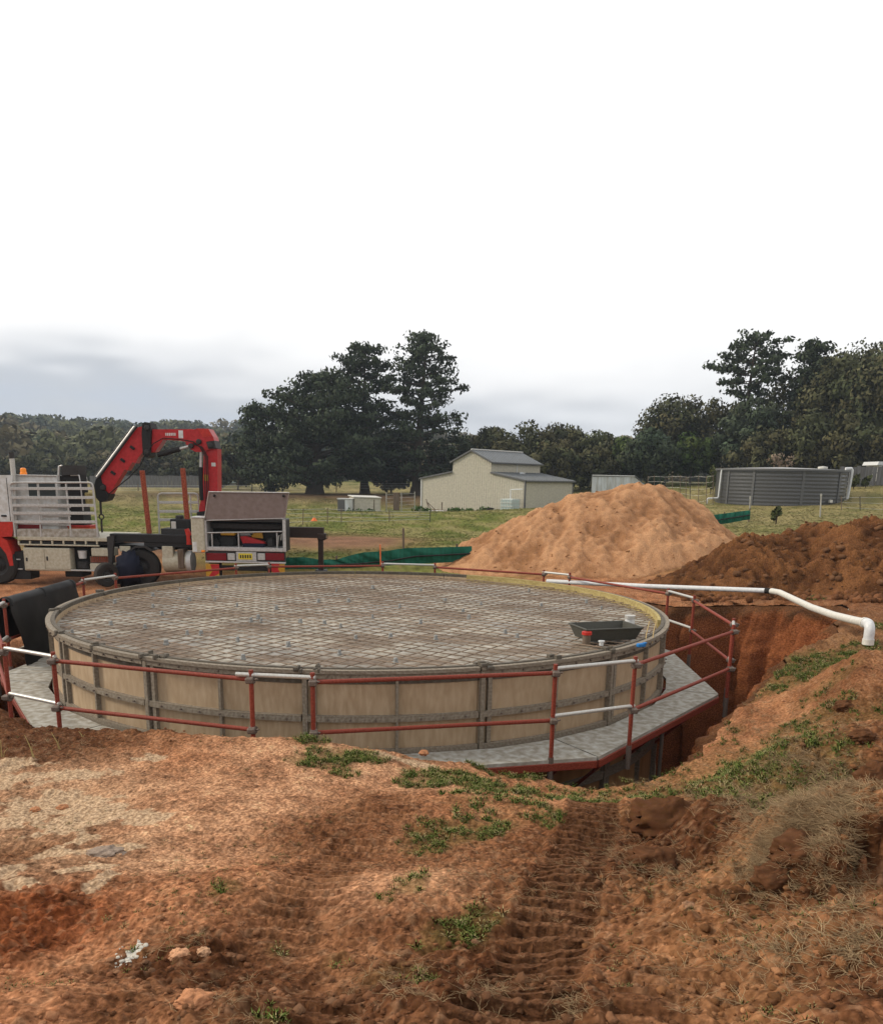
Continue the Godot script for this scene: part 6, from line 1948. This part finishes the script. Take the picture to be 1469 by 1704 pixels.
	# weeds along the barn's foot
	for q: Array in [[752, 853], [772, 852], [790, 853], [812, 851], [700, 851], [590, 856], [612, 856]]:
		rng.seed = 3500 + int(q[0])
		var b := MB.new()
		p = at_z(q[0], q[1] + 2, -63.5 if q[0] > 690 else -54.0)
		for k in 4:
			clump(b, Vector3(rf(-0.5, 0.5), rf(0.05, 0.3), rf(-0.3, 0.3)), Vector3(0.4, 0.22, 0.3), 45, 0.12, Color(0.045, 0.085, 0.02))
		var o := single("weeds", b, M.leaf, "low green weeds along a shed wall's foot", "weeds", "weeds along the sheds")
		o.position = p
# hills with a wood that reads as one mass
func make_hills() -> void:
	var nz := noise(FastNoiseLite.TYPE_SIMPLEX, 0.006, 801, 3)
	var hb := MB.new()
	var na := 120
	var nr := 14
	var hill := func(a: float, r: float) -> float:
		var px := 734.5 + F * tan(a)
		var top := 0.0
		# skyline of the photograph's left hill, lower behind the grove
		top = lerpf(0.041, 0.026, clampf((px - 150.0) / 900.0, 0.0, 1.0))
		var f := smoothstep(170.0, 420.0, r)
		return (top * r * 0.72 + nz.get_noise_2d(a * 300.0, r * 0.5) * 5.0) * f + 0.5
	for j in nr:
		var r := lerpf(165.0, 560.0, j / float(nr - 1))
		for k in na:
			var a := deg_to_rad(lerpf(-75.0, 75.0, k / float(na - 1)))
			hb.col = Color(0.06, 0.06, 0.03)
			hb.vert(Vector3(r * sin(a), hill.call(a, r) - (3.0 if j == 0 else 0.0), -r * cos(a)), Vector3(0, 1, 0.3).normalized())
	for j in nr - 1:
		for k in na - 1:
			var p := j * na + k
			hb.tri_i(p, p + 1, p + na + 1, Vector3.UP); hb.tri_i(p, p + na + 1, p + na, Vector3.UP)
	struct("hill", hb, M.leaf)
	rng.seed = 4001
	var tm := MB.new()
	for k in 9:
		var y := 1.0 - 2.0 * (k + 0.5) / 9.0
		var a := k * 2.399
		var rr := sqrt(1.0 - y * y)
		clump(tm, Vector3(cos(a) * rr * 2.0, 6.0 + y * 2.6, sin(a) * rr * 2.0), Vector3(1.8, 1.4, 1.8), 34, 0.75, Color(1, 1, 1))
	tm.col = Color(1.2, 1.1, 1.0)
	tm.tube(Vector3(0, -2, 0), Vector3(0, 6, 0), 0.25, 0.12, 5)
	var mm := MultiMesh.new()
	mm.transform_format = MultiMesh.TRANSFORM_3D
	mm.use_colors = true
	mm.mesh = tm.mesh(M.leaf)
	var xs := []
	var cs := []
	for k in 2600:
		var a := deg_to_rad(rf(-52.0, 45.0))
		var r := 170.0 + 370.0 * pow(rng.randf(), 0.8)
		var s := rf(0.75, 1.5) * (0.8 if r < 260 else 1.0)
		var o := Vector3(r * sin(a), hill.call(a, r) - 0.6, -r * cos(a))
		xs.append(Transform3D(Basis(Vector3.UP, rf(0, TAU)).scaled(Vector3(s * rf(0.9, 1.3), s, s)), o))
		var c := Color(0.1, 0.105, 0.05) * rf(0.7, 1.3)
		if rng.randf() < 0.25:
			c = Color(0.13, 0.11, 0.06) * rf(0.8, 1.2)
		if rng.randf() < 0.15:
			c = Color(0.05, 0.065, 0.04)
		cs.append(c)
	mm.instance_count = xs.size()
	for k in xs.size():
		mm.set_instance_transform(k, xs[k])
		mm.set_instance_color(k, cs[k])
	var mi := MultiMeshInstance3D.new()
	mi.multimesh = mm
	mi.name = "forest"
	add_child(mi)
	mi.set_meta("kind", "stuff")
	tag(mi, "distant olive wood covering the far hills", "wood")

# ---------- small ground cover ----------
func multi(called: String, label: String, cat: String, mesh: Mesh, xs: Array, cs: Array) -> void:
	var mm := MultiMesh.new()
	mm.transform_format = MultiMesh.TRANSFORM_3D
	mm.use_colors = true
	mm.mesh = mesh
	mm.instance_count = xs.size()
	for k in xs.size():
		mm.set_instance_transform(k, xs[k])
		mm.set_instance_color(k, cs[k])
	var mi := MultiMeshInstance3D.new()
	mi.multimesh = mm
	mi.name = numbered(called)
	add_child(mi)
	mi.set_meta("kind", "stuff")
	tag(mi, label, cat)
func surf(x: float, z: float) -> float:
	return ground_h(x, z, base_c(x, z))
const GREENS := [[520, 1268, 45, 9, 0.9], [560, 1258, 45, 10, 1.0], [612, 1262, 30, 9, 0.9], [575, 1288, 25, 10, 0.6], [500, 1232, 20, 5, 0.6], [530, 1236, 18, 5, 0.8], [700, 1303, 35, 9, 0.9], [770, 1300, 60, 11, 1.0], [840, 1290, 50, 9, 1.0], [850, 1315, 22, 7, 0.7], [750, 1385, 70, 17, 0.9], [710, 1410, 45, 15, 0.7], [800, 1378, 50, 14, 0.8], [840, 1370, 30, 8, 0.6], [685, 1470, 28, 10, 0.95], [755, 1555, 55, 16, 1.0], [800, 1535, 38, 14, 1.0], [720, 1575, 30, 9, 0.7], [912, 1357, 25, 10, 0.9], [875, 1342, 25, 7, 0.4], [375, 1476, 26, 9, 0.8], [660, 1630, 60, 18, 0.45], [560, 1600, 22, 7, 0.35], [450, 1690, 25, 10, 0.5], [230, 1585, 20, 6, 0.35], [460, 1580, 20, 8, 0.3], [640, 1500, 20, 6, 0.3], [820, 1330, 40, 10, 0.4],
	[1085, 1347, 25, 9, 0.9], [1160, 1318, 45, 11, 0.9], [1220, 1300, 50, 10, 0.9], [1265, 1270, 60, 16, 0.6], [1310, 1255, 55, 18, 0.7], [1300, 1240, 55, 16, 0.7], [1405, 1245, 45, 11, 1.0], [1340, 1205, 55, 12, 0.8], [1380, 1185, 40, 10, 0.7], [1300, 1140, 50, 9, 0.9], [1350, 1115, 55, 10, 0.9], [1400, 1095, 55, 9, 0.9], [1330, 1095, 40, 7, 0.8], [1430, 1075, 40, 6, 0.8], [1255, 1135, 14, 5, 0.8], [1380, 1140, 30, 7, 0.6], [1455, 1045, 15, 6, 0.8], [1340, 995, 30, 3, 0.5], [1225, 1215, 18, 9, 0.5], [1205, 1240, 20, 9, 0.4], [960, 1318, 60, 5, 0.25], [1050, 1312, 40, 5, 0.25]]
func make_green_list() -> void:
	for q: Array in [[70, 1350, 110, 26], [140, 1365, 90, 22], [40, 1300, 60, 12], [120, 1290, 70, 8], [240, 1360, 40, 14], [190, 1418, 50, 8], [130, 1445, 60, 10], [165, 1470, 18, 16], [90, 1420, 40, 8], [15, 1450, 30, 8], [30, 1465, 40, 7], [145, 1395, 25, 12], [20, 1275, 60, 7], [250, 1260, 30, 5], [650, 1262, 60, 8]]:
		var p := gpt(q[0], q[1])
		var e := gpt(q[0] + q[2], q[1])
		var d := gpt(q[0], q[1] - q[3])
		clay.append([p.x, p.z, p.distance_to(e), Vector2(p.x - d.x, p.z - d.z).length() + 0.02])
	for q: Array in GREENS:
		var p := gpt(q[0], q[1])
		var e := gpt(q[0] + q[2], q[1])
		var d := gpt(q[0], q[1] - q[3])
		green.append([p.x, p.z, p.distance_to(e), Vector2(p.x - d.x, p.z - d.z).length() + 0.03, q[4]])
func make_details() -> void:
	# blade tuft
	rng.seed = 5001
	var tuft := MB.new()
	for k in 11:
		var a := rf(0, TAU)
		var l := rf(0.5, 1.0)
		var d := Vector3(cos(a), 0, sin(a))
		var s := d.cross(Vector3.UP) * 0.045
		var p0 := d * rf(0, 0.18)
		var p1 := p0 + d * 0.22 * l + Vector3(0, 0.6 * l, 0)
		var p2 := p1 + d * rf(0.2, 0.5) * l + Vector3(0, rf(0.0, 0.35) * l, 0)
		tuft.col = Color(1, 1, 1) * rf(0.75, 1.25)
		tuft.quad(p0 - s, p0 + s, p1 + s * 0.8, p1 - s * 0.8, (d * 0.4 + Vector3(0, 0.8, 0)).normalized())
		tuft.tri(p1 - s * 0.8, p1 + s * 0.8, p2, (d * 0.2 + Vector3(0, 0.9, 0)).normalized())
	var xs := []
	var cs := []
	for g: Array in green:
		var r := sqrt(g[0] * g[0] + g[1] * g[1])
		var area: float = g[2] * g[3] * 3.0
		var n: int = clampi(int(area * 1300.0 * g[4] * (1.0 if r < 9 else 0.6)), 25, 1500)
		for k in n:
			var a := rf(0, TAU)
			var m := sqrt(rng.randf()) * 1.12
			var x: float = g[0] + cos(a) * m * g[2]
			var z: float = g[1] + sin(a) * m * g[3]
			if n_mid.get_noise_2d(x * 0.7 + 3.0, z * 0.7) < -0.12 + 0.3 * m - 0.22 * g[4]:
				continue
			if inside(x, z) > -0.02:
				continue
			var s := rf(0.022, 0.055) * (1.0 if r < 6.0 else 1.35)
			xs.append(Transform3D(Basis(Vector3.UP, rf(0, TAU)).scaled(Vector3(s * rf(0.9, 1.5), s * rf(0.7, 1.2), s * rf(0.9, 1.5))), Vector3(x, surf(x, z) - 0.004, z)))
			var c := Color(0.08, 0.135, 0.024).lerp(Color(0.2, 0.2, 0.06), rng.randf())
			if rng.randf() < 0.16:
				c = Color(0.38, 0.31, 0.15)
			cs.append(c * rf(0.7, 1.25))
	for k in 7000:      # thin scatter between the patches
		var a := deg_to_rad(rf(-36.0, 38.0))
		var r := 2.0 * pow(6.0, rng.randf())
		var x := r * sin(a)
		var z := -r * cos(a)
		if inside(x, z) > -0.05 or track_at(x, z).z > 0.0:
			continue
		if n_col2.get_noise_2d(x * 2.0 + 30.0, z * 2.0) + 0.25 * n_mid.get_noise_2d(x, z) + clampf(x * 0.05, -0.2, 0.2) < 0.12 + rf(0.0, 0.15):
			continue
		var s := rf(0.012, 0.034)
		xs.append(Transform3D(Basis(Vector3.UP, rf(0, TAU)).scaled(Vector3(s * 1.3, s * rf(0.5, 1.0), s * 1.3)), Vector3(x, surf(x, z) - 0.004, z)))
		cs.append(Color(0.1, 0.14, 0.03).lerp(Color(0.33, 0.26, 0.12), rng.randf()) * rf(0.7, 1.2))
	multi("grass", "short green grass growing in patches on the bare earth", "grass", tuft.mesh(M.blade), xs, cs)
	print("grass tufts ", xs.size())
	# paddock grass further off
	xs = []; cs = []
	var tries := 0
	while xs.size() < 40000 and tries < 120000:
		tries += 1
		var a := deg_to_rad(rf(-34.0, 34.0))
		var r := 27.0 * pow(3.2, rng.randf())
		var x := r * sin(a)
		var z := -r * cos(a)
		var c := base_c(x, z)
		if c.g < c.r * 0.72 or c.a > 0.49:
			continue
		var s := rf(0.05, 0.1) * (0.7 + r / 90.0)
		xs.append(Transform3D(Basis(Vector3.UP, rf(0, TAU)).scaled(Vector3(s * 1.6, s * 0.7, s * 1.6)), Vector3(x, surf(x, z) - 0.01, z)))
		var gc := ground_col(x, z, c)
		cs.append(gc.lerp(Color(0.3, 0.27, 0.12), rng.randf() * 0.35) * rf(0.75, 1.2))
	multi("paddock_grass", "mixed green and straw coloured grass of the paddock", "grass", tuft.mesh(M.blade), xs, cs)
	# straw strands: dead turf on the mound at the right and loose stalks
	var straw := MB.new()
	rng.seed = 5003
	for k in 6:
		var a := rf(0, TAU)
		var p := Vector3(rf(-0.2, 0.2), 0.03, rf(-0.2, 0.2))
		var pts := [p]
		for q in 4:
			a += rf(-0.7, 0.7)
			p += Vector3(cos(a) * 0.25, rf(-0.06, 0.13), sin(a) * 0.25)
			pts.append(p)
		straw.col = Color(1, 1, 1) * rf(0.7, 1.25)
		straw.path(pts, 0.016, 3, 0.007)
	xs = []; cs = []
	for q: Array in [[1330, 1400, 110, 55, 1700], [1290, 1440, 70, 45, 900], [1390, 1330, 70, 45, 650], [1260, 1350, 70, 30, 420], [1180, 1350, 60, 20, 160], [1330, 1290, 110, 30, 520], [1300, 1240, 90, 30, 240], [1370, 1200, 80, 30, 160], [1380, 1470, 60, 50, 420], [1120, 1450, 70, 60, 160], [1300, 1580, 120, 70, 160], [1430, 1580, 40, 60, 120], [900, 1480, 120, 80, 160], [1040, 1420, 70, 60, 180], [820, 1660, 130, 40, 130], [650, 1640, 90, 40, 120], [960, 1690, 40, 14, 60], [760, 1450, 120, 60, 160], [560, 1270, 80, 25, 60], [90, 1240, 90, 18, 160], [400, 1650, 80, 60, 60], [300, 1560, 60, 30, 30], [1100, 1310, 120, 10, 120], [1260, 1200, 30, 40, 90], [1200, 1620, 200, 80, 120], [960, 1330, 90, 14, 60]]:
		for k in q[4]:
			var p := gpt(q[0] + rng.randfn() * q[2] * 0.5, q[1] + rng.randfn() * q[3] * 0.5)
			if Vector2(p.x, p.z).length() > 14.0 or inside(p.x, p.z) > 0.0:
				continue
			if rng.randf() < 0.3:
				continue
			var s := rf(0.03, 0.085) * (1.0 if q[0] > 1000 else 0.75)
			xs.append(Transform3D(Basis(Vector3.UP, rf(0, TAU)) * Basis(Vector3.RIGHT, rf(-0.4, 0.4)) * Basis.from_scale(Vector3(s, s * rf(0.6, 1.4), s)), Vector3(p.x, surf(p.x, p.z), p.z)))
			cs.append(Color(0.43, 0.31, 0.175).lerp(Color(0.24, 0.155, 0.085), rng.randf()) * rf(0.75, 1.2))
	multi("dead_grass", "straw coloured dead turf and roots torn up over the earth mound", "dead grass", straw.mesh(M.blade), xs, cs)
	# soil crumbs
	var lump := MB.new()
	rng.seed = 5005
	var nz := noise(FastNoiseLite.TYPE_SIMPLEX, 0.9, 901, 2)
	var lp_ := []
	for j in 7:
		var th := PI * j / 6.0
		for k in 8:
			var ph := TAU * k / 8.0 + j * 0.4
			var d := Vector3(sin(th) * cos(ph), cos(th), sin(th) * sin(ph))
			lp_.append(d * rf(0.75, 1.2) if j > 0 and j < 6 else d * 0.85)
	for j in 6:
		for k in 8:
			var q0: Vector3 = lp_[j * 8 + k]
			var q1: Vector3 = lp_[j * 8 + (k + 1) % 8]
			var q2: Vector3 = lp_[j * 8 + 8 + (k + 1) % 8]
			var q3: Vector3 = lp_[j * 8 + 8 + k]
			for tr: Array in [[q0, q1, q2], [q0, q2, q3]]:
				var nn: Vector3 = ((tr[1] as Vector3) - (tr[0] as Vector3)).cross((tr[2] as Vector3) - (tr[0] as Vector3))
				if nn.length() < 0.01:
					continue
				nn = nn.normalized()
				nn = nn if nn.dot(tr[0]) > 0 else -nn
				var k0 := lump.v.size()
				for pv: Vector3 in tr:
					lump.vert(pv, (nn * 0.35 + pv.normalized() * 0.65).normalized())
				lump.tri_i(k0, k0 + 1, k0 + 2, nn)
	xs = []; cs = []
	for k in 16000:
		var a := deg_to_rad(rf(-36.0, 36.0))
		var r := 1.5 * pow(7.0, rng.randf())
		var x := r * sin(a)
		var z := -r * cos(a)
		if inside(x, z) > -0.03:
			continue
		var c := base_c(x, z)
		if rng.randf() > 0.25 + 0.5 * c.a * clampf(n_big.get_noise_2d(x, z) + 0.6, 0.1, 1.0):
			continue
		var s := 0.004 + 0.018 * pow(rng.randf(), 3.5) * c.a
		if rng.randf() < 0.01:
			s *= 2.0
		xs.append(Transform3D(Basis.from_euler(Vector3(rf(0, 3), rf(0, 6), rf(0, 3))).scaled(Vector3(s, s * rf(0.6, 0.9), s * rf(0.7, 1.2))), Vector3(x, surf(x, z) + s * 0.25, z)))
		cs.append(ground_col(x, z, c) * rf(0.55, 1.1))
	for k in 600:      # clods of the spoil bank at the right
		var p := gpt(1270 + rng.randfn() * 110.0, 1560 + rng.randfn() * 90.0) if k % 3 != 0 else gpt(1430 + rng.randfn() * 40.0, 1230 + rng.randfn() * 70.0)
		var s := 0.005 + 0.02 * pow(rng.randf(), 4.0)
		xs.append(Transform3D(Basis.from_euler(Vector3(rf(0, 3), rf(0, 6), rf(0, 3))).scaled(Vector3(s, s * 0.75, s * 1.1)), Vector3(p.x, surf(p.x, p.z) + s * 0.2, p.z)))
		cs.append(Color(0.2, 0.092, 0.04) * rf(0.6, 1.25))
	for k in 900:      # lumps rolled down the heaps' feet and along the pit's far lip
		var p := gpt(rf(1130, 1469), rf(960, 1003))
		if inside(p.x, p.z) > -0.05:
			continue
		var s := rf(0.02, 0.08)
		xs.append(Transform3D(Basis.from_euler(Vector3(rf(0, 3), rf(0, 6), rf(0, 3))).scaled(Vector3.ONE * s), Vector3(p.x, surf(p.x, p.z) + s * 0.3, p.z)))
		cs.append(Color(0.17, 0.075, 0.035) * rf(0.6, 1.3))
	for hg in 2:
		var G: Array = heap_grids[hg]
		var hv: PackedVector3Array = G[5]
		var kp: PackedByteArray = G[7]
		for k in (2600 if hg == 0 else 3600):
			var q: int = rng.randi_range(0, hv.size() - 1)
			if kp[q] == 0:
				continue
			var p: Vector3 = hv[q] + G[6]
			if p.y < base_h(p.x, p.z) + 0.05:
				continue
			if n_big.get_noise_2d(p.x * 0.8, p.z * 0.8) < rf(-0.5, 0.3):
				continue
			var s := (0.012 + 0.04 * pow(rng.randf(), 3.0)) * (0.8 if hg == 0 else 1.8)
			xs.append(Transform3D(Basis.from_euler(Vector3(rf(0, 3), rf(0, 6), rf(0, 3))).scaled(Vector3(s, s * 0.8, s * 1.1)), p + Vector3(0, s * 0.2, 0)))
			cs.append((Color(0.36, 0.185, 0.088) if hg == 0 else Color(0.14, 0.07, 0.036)) * rf(0.75, 1.25))
	var lm := lump.mesh(M.clod)
	multi("soil_crumbs", "loose crumbs of red brown soil strewn over the ground", "soil", lm, xs, cs)
	# large clods and stones, one by one
	var big := [[1112, 1385, 62, 0.62, "largest dark clod of soil beside the crawler track", Color(0.1, 0.045, 0.022)], [1085, 1440, 40, 0.5, "dark clod fallen below the largest clod", Color(0.11, 0.05, 0.025)], [1330, 1450, 48, 0.55, "dark clod of turf on the mound's face", Color(0.11, 0.05, 0.025)], [1290, 1475, 34, 0.6, "dark turf clod left on the mound's broken face", Color(0.11, 0.05, 0.025)], [1455, 1310, 28, 0.9, "brown clod standing at the mound's upper end", Color(0.11, 0.05, 0.025)], [1405, 1180, 16, 0.6, "small dark clod among the grass on the bank", Color(0.11, 0.05, 0.025)], [1433, 1232, 18, 0.6, "dark clod above the greenest grass strip on the bank", Color(0.11, 0.05, 0.025)], [705, 1252, 8, 0.6, "reddish clod on the lip in front of the walkway", O2], [325, 1675, 26, 0.6, "orange clod near the foreground stalks", O2], [885, 1625, 14, 0.6, "pale stone in the crawler track", PC], [1145, 1510, 11, 0.7, "pale brown stone on the mound's foot", Color(0.3, 0.17, 0.1)], [300, 1600, 16, 0.6, "pinkish stone beside the white lime splash", O1], [340, 1595, 10, 0.7, "small pale stone right of the white lime splash", PC], [175, 1425, 26, 0.35, "grey flat stone among the pale clay", Color(0.3, 0.23, 0.18)], [105, 1345, 9, 0.6, "small red pebble upon the pale clay", O2], [60, 1350, 8, 0.6, "second small red pebble upon the pale clay, further out", O2]]
	for q: Array in big:
		var p := gpt(q[0], q[1])
		var s: float = q[2] * p.distance_to(Vector3(0, EYE, 0)) / F
		var b := MB.new()
		var n2 := noise(FastNoiseLite.TYPE_SIMPLEX, 1.1, 950 + int(q[0]), 4)
		for j in 25:
			var th := PI * j / 24.0
			for k in 37:
				var ph := TAU * (k % 36) / 36.0
				var d := Vector3(sin(th) * cos(ph), cos(th), sin(th) * sin(ph))
				var rr := 1.0 + 0.42 * n2.get_noise_3d(d.x, d.y, d.z) + 0.1 * n2.get_noise_3d(d.x * 5.0, d.y * 5.0, d.z * 5.0)
				b.col = (q[5] as Color) * (1.0 + 0.5 * n2.get_noise_3d(d.x * 3.0, d.y * 3.0, d.z * 3.0))
				b.vert(Vector3(d.x, d.y * q[3], d.z * 0.8) * rr * s, d)
		for j in 25:
			for k in 36:
				var i0 := j * 37 + k
				var e := b.v[j * 37 + (k + 1) % 36] - b.v[j * 37 + (k + 35) % 36]
				var f := b.v[min(j + 1, 24) * 37 + k] - b.v[max(j - 1, 0) * 37 + k]
				var nn := e.cross(f).normalized()
				if nn.dot(b.v[i0]) < 0: nn = -nn
				if nn.length() > 0.5: b.n[i0] = nn
			b.n[j * 37 + 36] = b.n[j * 37]
		for j in 24:
			for k in 36:
				var i0 := j * 37 + k
				b.tri_i(i0, i0 + 1, i0 + 38, b.n[i0]); b.tri_i(i0, i0 + 38, i0 + 37, b.n[i0])
		var stone: bool = (q[4] as String).contains("stone") or (q[4] as String).contains("pebble")
		var o := single("stone" if stone else "soil_clod", b, M.clod, q[4], "stone" if stone else "soil clod")
		o.position = Vector3(p.x, surf(p.x, p.z) + s * q[3] * 0.15, p.z)
	# tall dry stalks by the pale clay
	for q: Array in [[47, 1228, 57, 1266], [90, 1222, 100, 1250], [5, 1235, 4, 1262], [133, 1218, 138, 1228]]:
		var p := gpt(q[2], q[3])
		var b := MB.new()
		var d := p.distance_to(Vector3(0, EYE, 0))
		var h: float = (q[3] - q[1]) * d / F * 1.05
		var w: float = (q[0] - q[2]) * d / F
		b.path([p, p + Vector3(w * 0.3, h * 0.5, 0), p + Vector3(w, h, 0)], 0.007, 5, 0.003)
		b.path([p + Vector3(0.02, 0, 0.01), p + Vector3(w * 0.6 + 0.04, h * 0.4, 0.02), p + Vector3(w + 0.07, h * 0.6, 0.02)], 0.004, 4, 0.002)
		single("dry_stalk", b, M.foam, "yellow dry grass stalk standing beside the pale clay", "stalk", "dry stalks by the clay")
	# lime splash: a crust lying on the soil
	var lb := MB.new()
	var lp := gpt(220, 1592)
	for k in 70:
		var a := rf(0, TAU)
		var m := pow(rng.randf(), 1.4)
		var x := lp.x + cos(a) * m * 0.075
		var z := lp.z + sin(a) * m * 0.13 - 0.02
		var s := rf(0.006, 0.02) * (1.2 - m)
		lb.col = Color(0.62, 0.58, 0.5) * rf(0.8, 1.1)
		var c := Vector3(x, surf(x, z) + 0.004, z)
		lb.lathe(c, [Vector2(s * 1.3, -0.006), Vector2(s, -0.001), Vector2(0.001, 0.0005)], 7)
	var ls := single("lime_splash", lb, M.clod, "white splash of lime on the foreground soil", "splash")
	ls.set_meta("kind", "stuff")

# ---------- scene ----------
func make_sky() -> ImageTexture:
	var w := 1024
	var h := 512
	var n1 := noise(FastNoiseLite.TYPE_SIMPLEX, 1.0, 71, 4)
	var d := PackedFloat32Array()
	d.resize(w * h * 3)
	for j in h:
		var el := 90.0 - 180.0 * (j + 0.5) / h
		for k in w:
			var az := 360.0 * (k + 0.5) / w
			var c := Color(0.62, 0.62, 0.62)
			if el < 16.0:
				var ca := cos(deg_to_rad(az + 50.0))
				var sa := sin(deg_to_rad(az + 50.0))
				var amt := 0.2 + 0.75 * maxf(ca, 0.0) * maxf(ca, 0.0)      # heavier cloud low on the left
				var e := el + n1.get_noise_3d(ca * 3.0, sa * 3.0, el * 0.12) * 2.2
				var bank := smoothstep(8.8, 3.2, e)
				var band := n1.get_noise_3d(ca * 5.0, sa * 5.0, el * 0.9)
				var t := clampf(bank * amt * (1.0 + band * 0.7), 0.0, 0.9)
				c = Color(0.62, 0.62, 0.62).lerp(Color(0.105, 0.138, 0.19), t)
				c = c.lerp(Color(0.45, 0.49, 0.54), clampf(bank * 0.2 * (0.4 - band), 0.0, 0.3))
			if el < -1.0:
				c = c.lerp(Color(0.2, 0.16, 0.11), smoothstep(-1.0, -6.0, el))
			var p := (j * w + k) * 3
			d[p] = c.r; d[p + 1] = c.g; d[p + 2] = c.b
	return ImageTexture.create_from_image(Image.create_from_data(w, h, false, Image.FORMAT_RGBF, d.to_byte_array()))

func _ready() -> void:
	rng.seed = 7
	# camera
	var cam := Camera3D.new()
	var right := Vector3(1, 0, 0)
	var up := Vector3(0, cos(TH), -sin(TH))
	var fwd := Vector3(0, -sin(TH), -cos(TH))
	cam.name = "camera"
	add_child(cam)
	cam.transform = Transform3D(Basis(right * cos(ROLL) + up * sin(ROLL), -right * sin(ROLL) + up * cos(ROLL), -fwd), Vector3(0, EYE, 0))
	cam.set_frustum(1704.0 / F * 0.1, Vector2(0, (YC - 852.0) / F * 0.1), 0.1, 3000.0)
	# sky and air
	var env := Environment.new()
	env.background_mode = Environment.BG_SKY
	var sky := Sky.new()
	var pan := PanoramaSkyMaterial.new()
	pan.panorama = make_sky()
	sky.sky_material = pan
	env.sky = sky
	env.tonemap_mode = Environment.TONE_MAPPER_LINEAR
	env.tonemap_exposure = 1.75
	env.fog_enabled = true
	env.fog_density = 0.0004
	env.fog_light_color = Color(0.82, 0.87, 0.93)
	env.sdfgi_enabled = true
	env.ssao_enabled = true
	env.ssil_enabled = true
	var we := WorldEnvironment.new()
	we.name = "world_environment"
	we.environment = env
	add_child(we)
	# veiled sun from the left
	var sun := DirectionalLight3D.new()
	sun.name = "sun"
	sun.light_color = Color(1.0, 0.95, 0.87)
	sun.light_energy = 0.5
	sun.light_angular_distance = 10.0
	sun.shadow_enabled = true
	add_child(sun)
	sun.look_at_from_position(Vector3.ZERO, Vector3(0.85, -0.52, 0.1), Vector3.UP)
	make_materials()
	make_tables()
	make_tracks()
	make_scarp()
	make_green_list()
	print("tables ", Time.get_ticks_msec())
	make_ground()
	print("ground ", Time.get_ticks_msec())
	make_pit()
	make_hills()
	make_heaps()
	print("heaps ", Time.get_ticks_msec())
	make_trees()
	print("trees ", Time.get_ticks_msec())
	rng.seed = 11
	make_barn()
	make_sheds()
	make_far_tank()
	make_fences()
	make_tank()
	make_scaffold()
	make_flatbed()
	make_crane_truck()
	make_site_items()
	print("things ", Time.get_ticks_msec())
	make_details()
	print("done ", Time.get_ticks_msec())
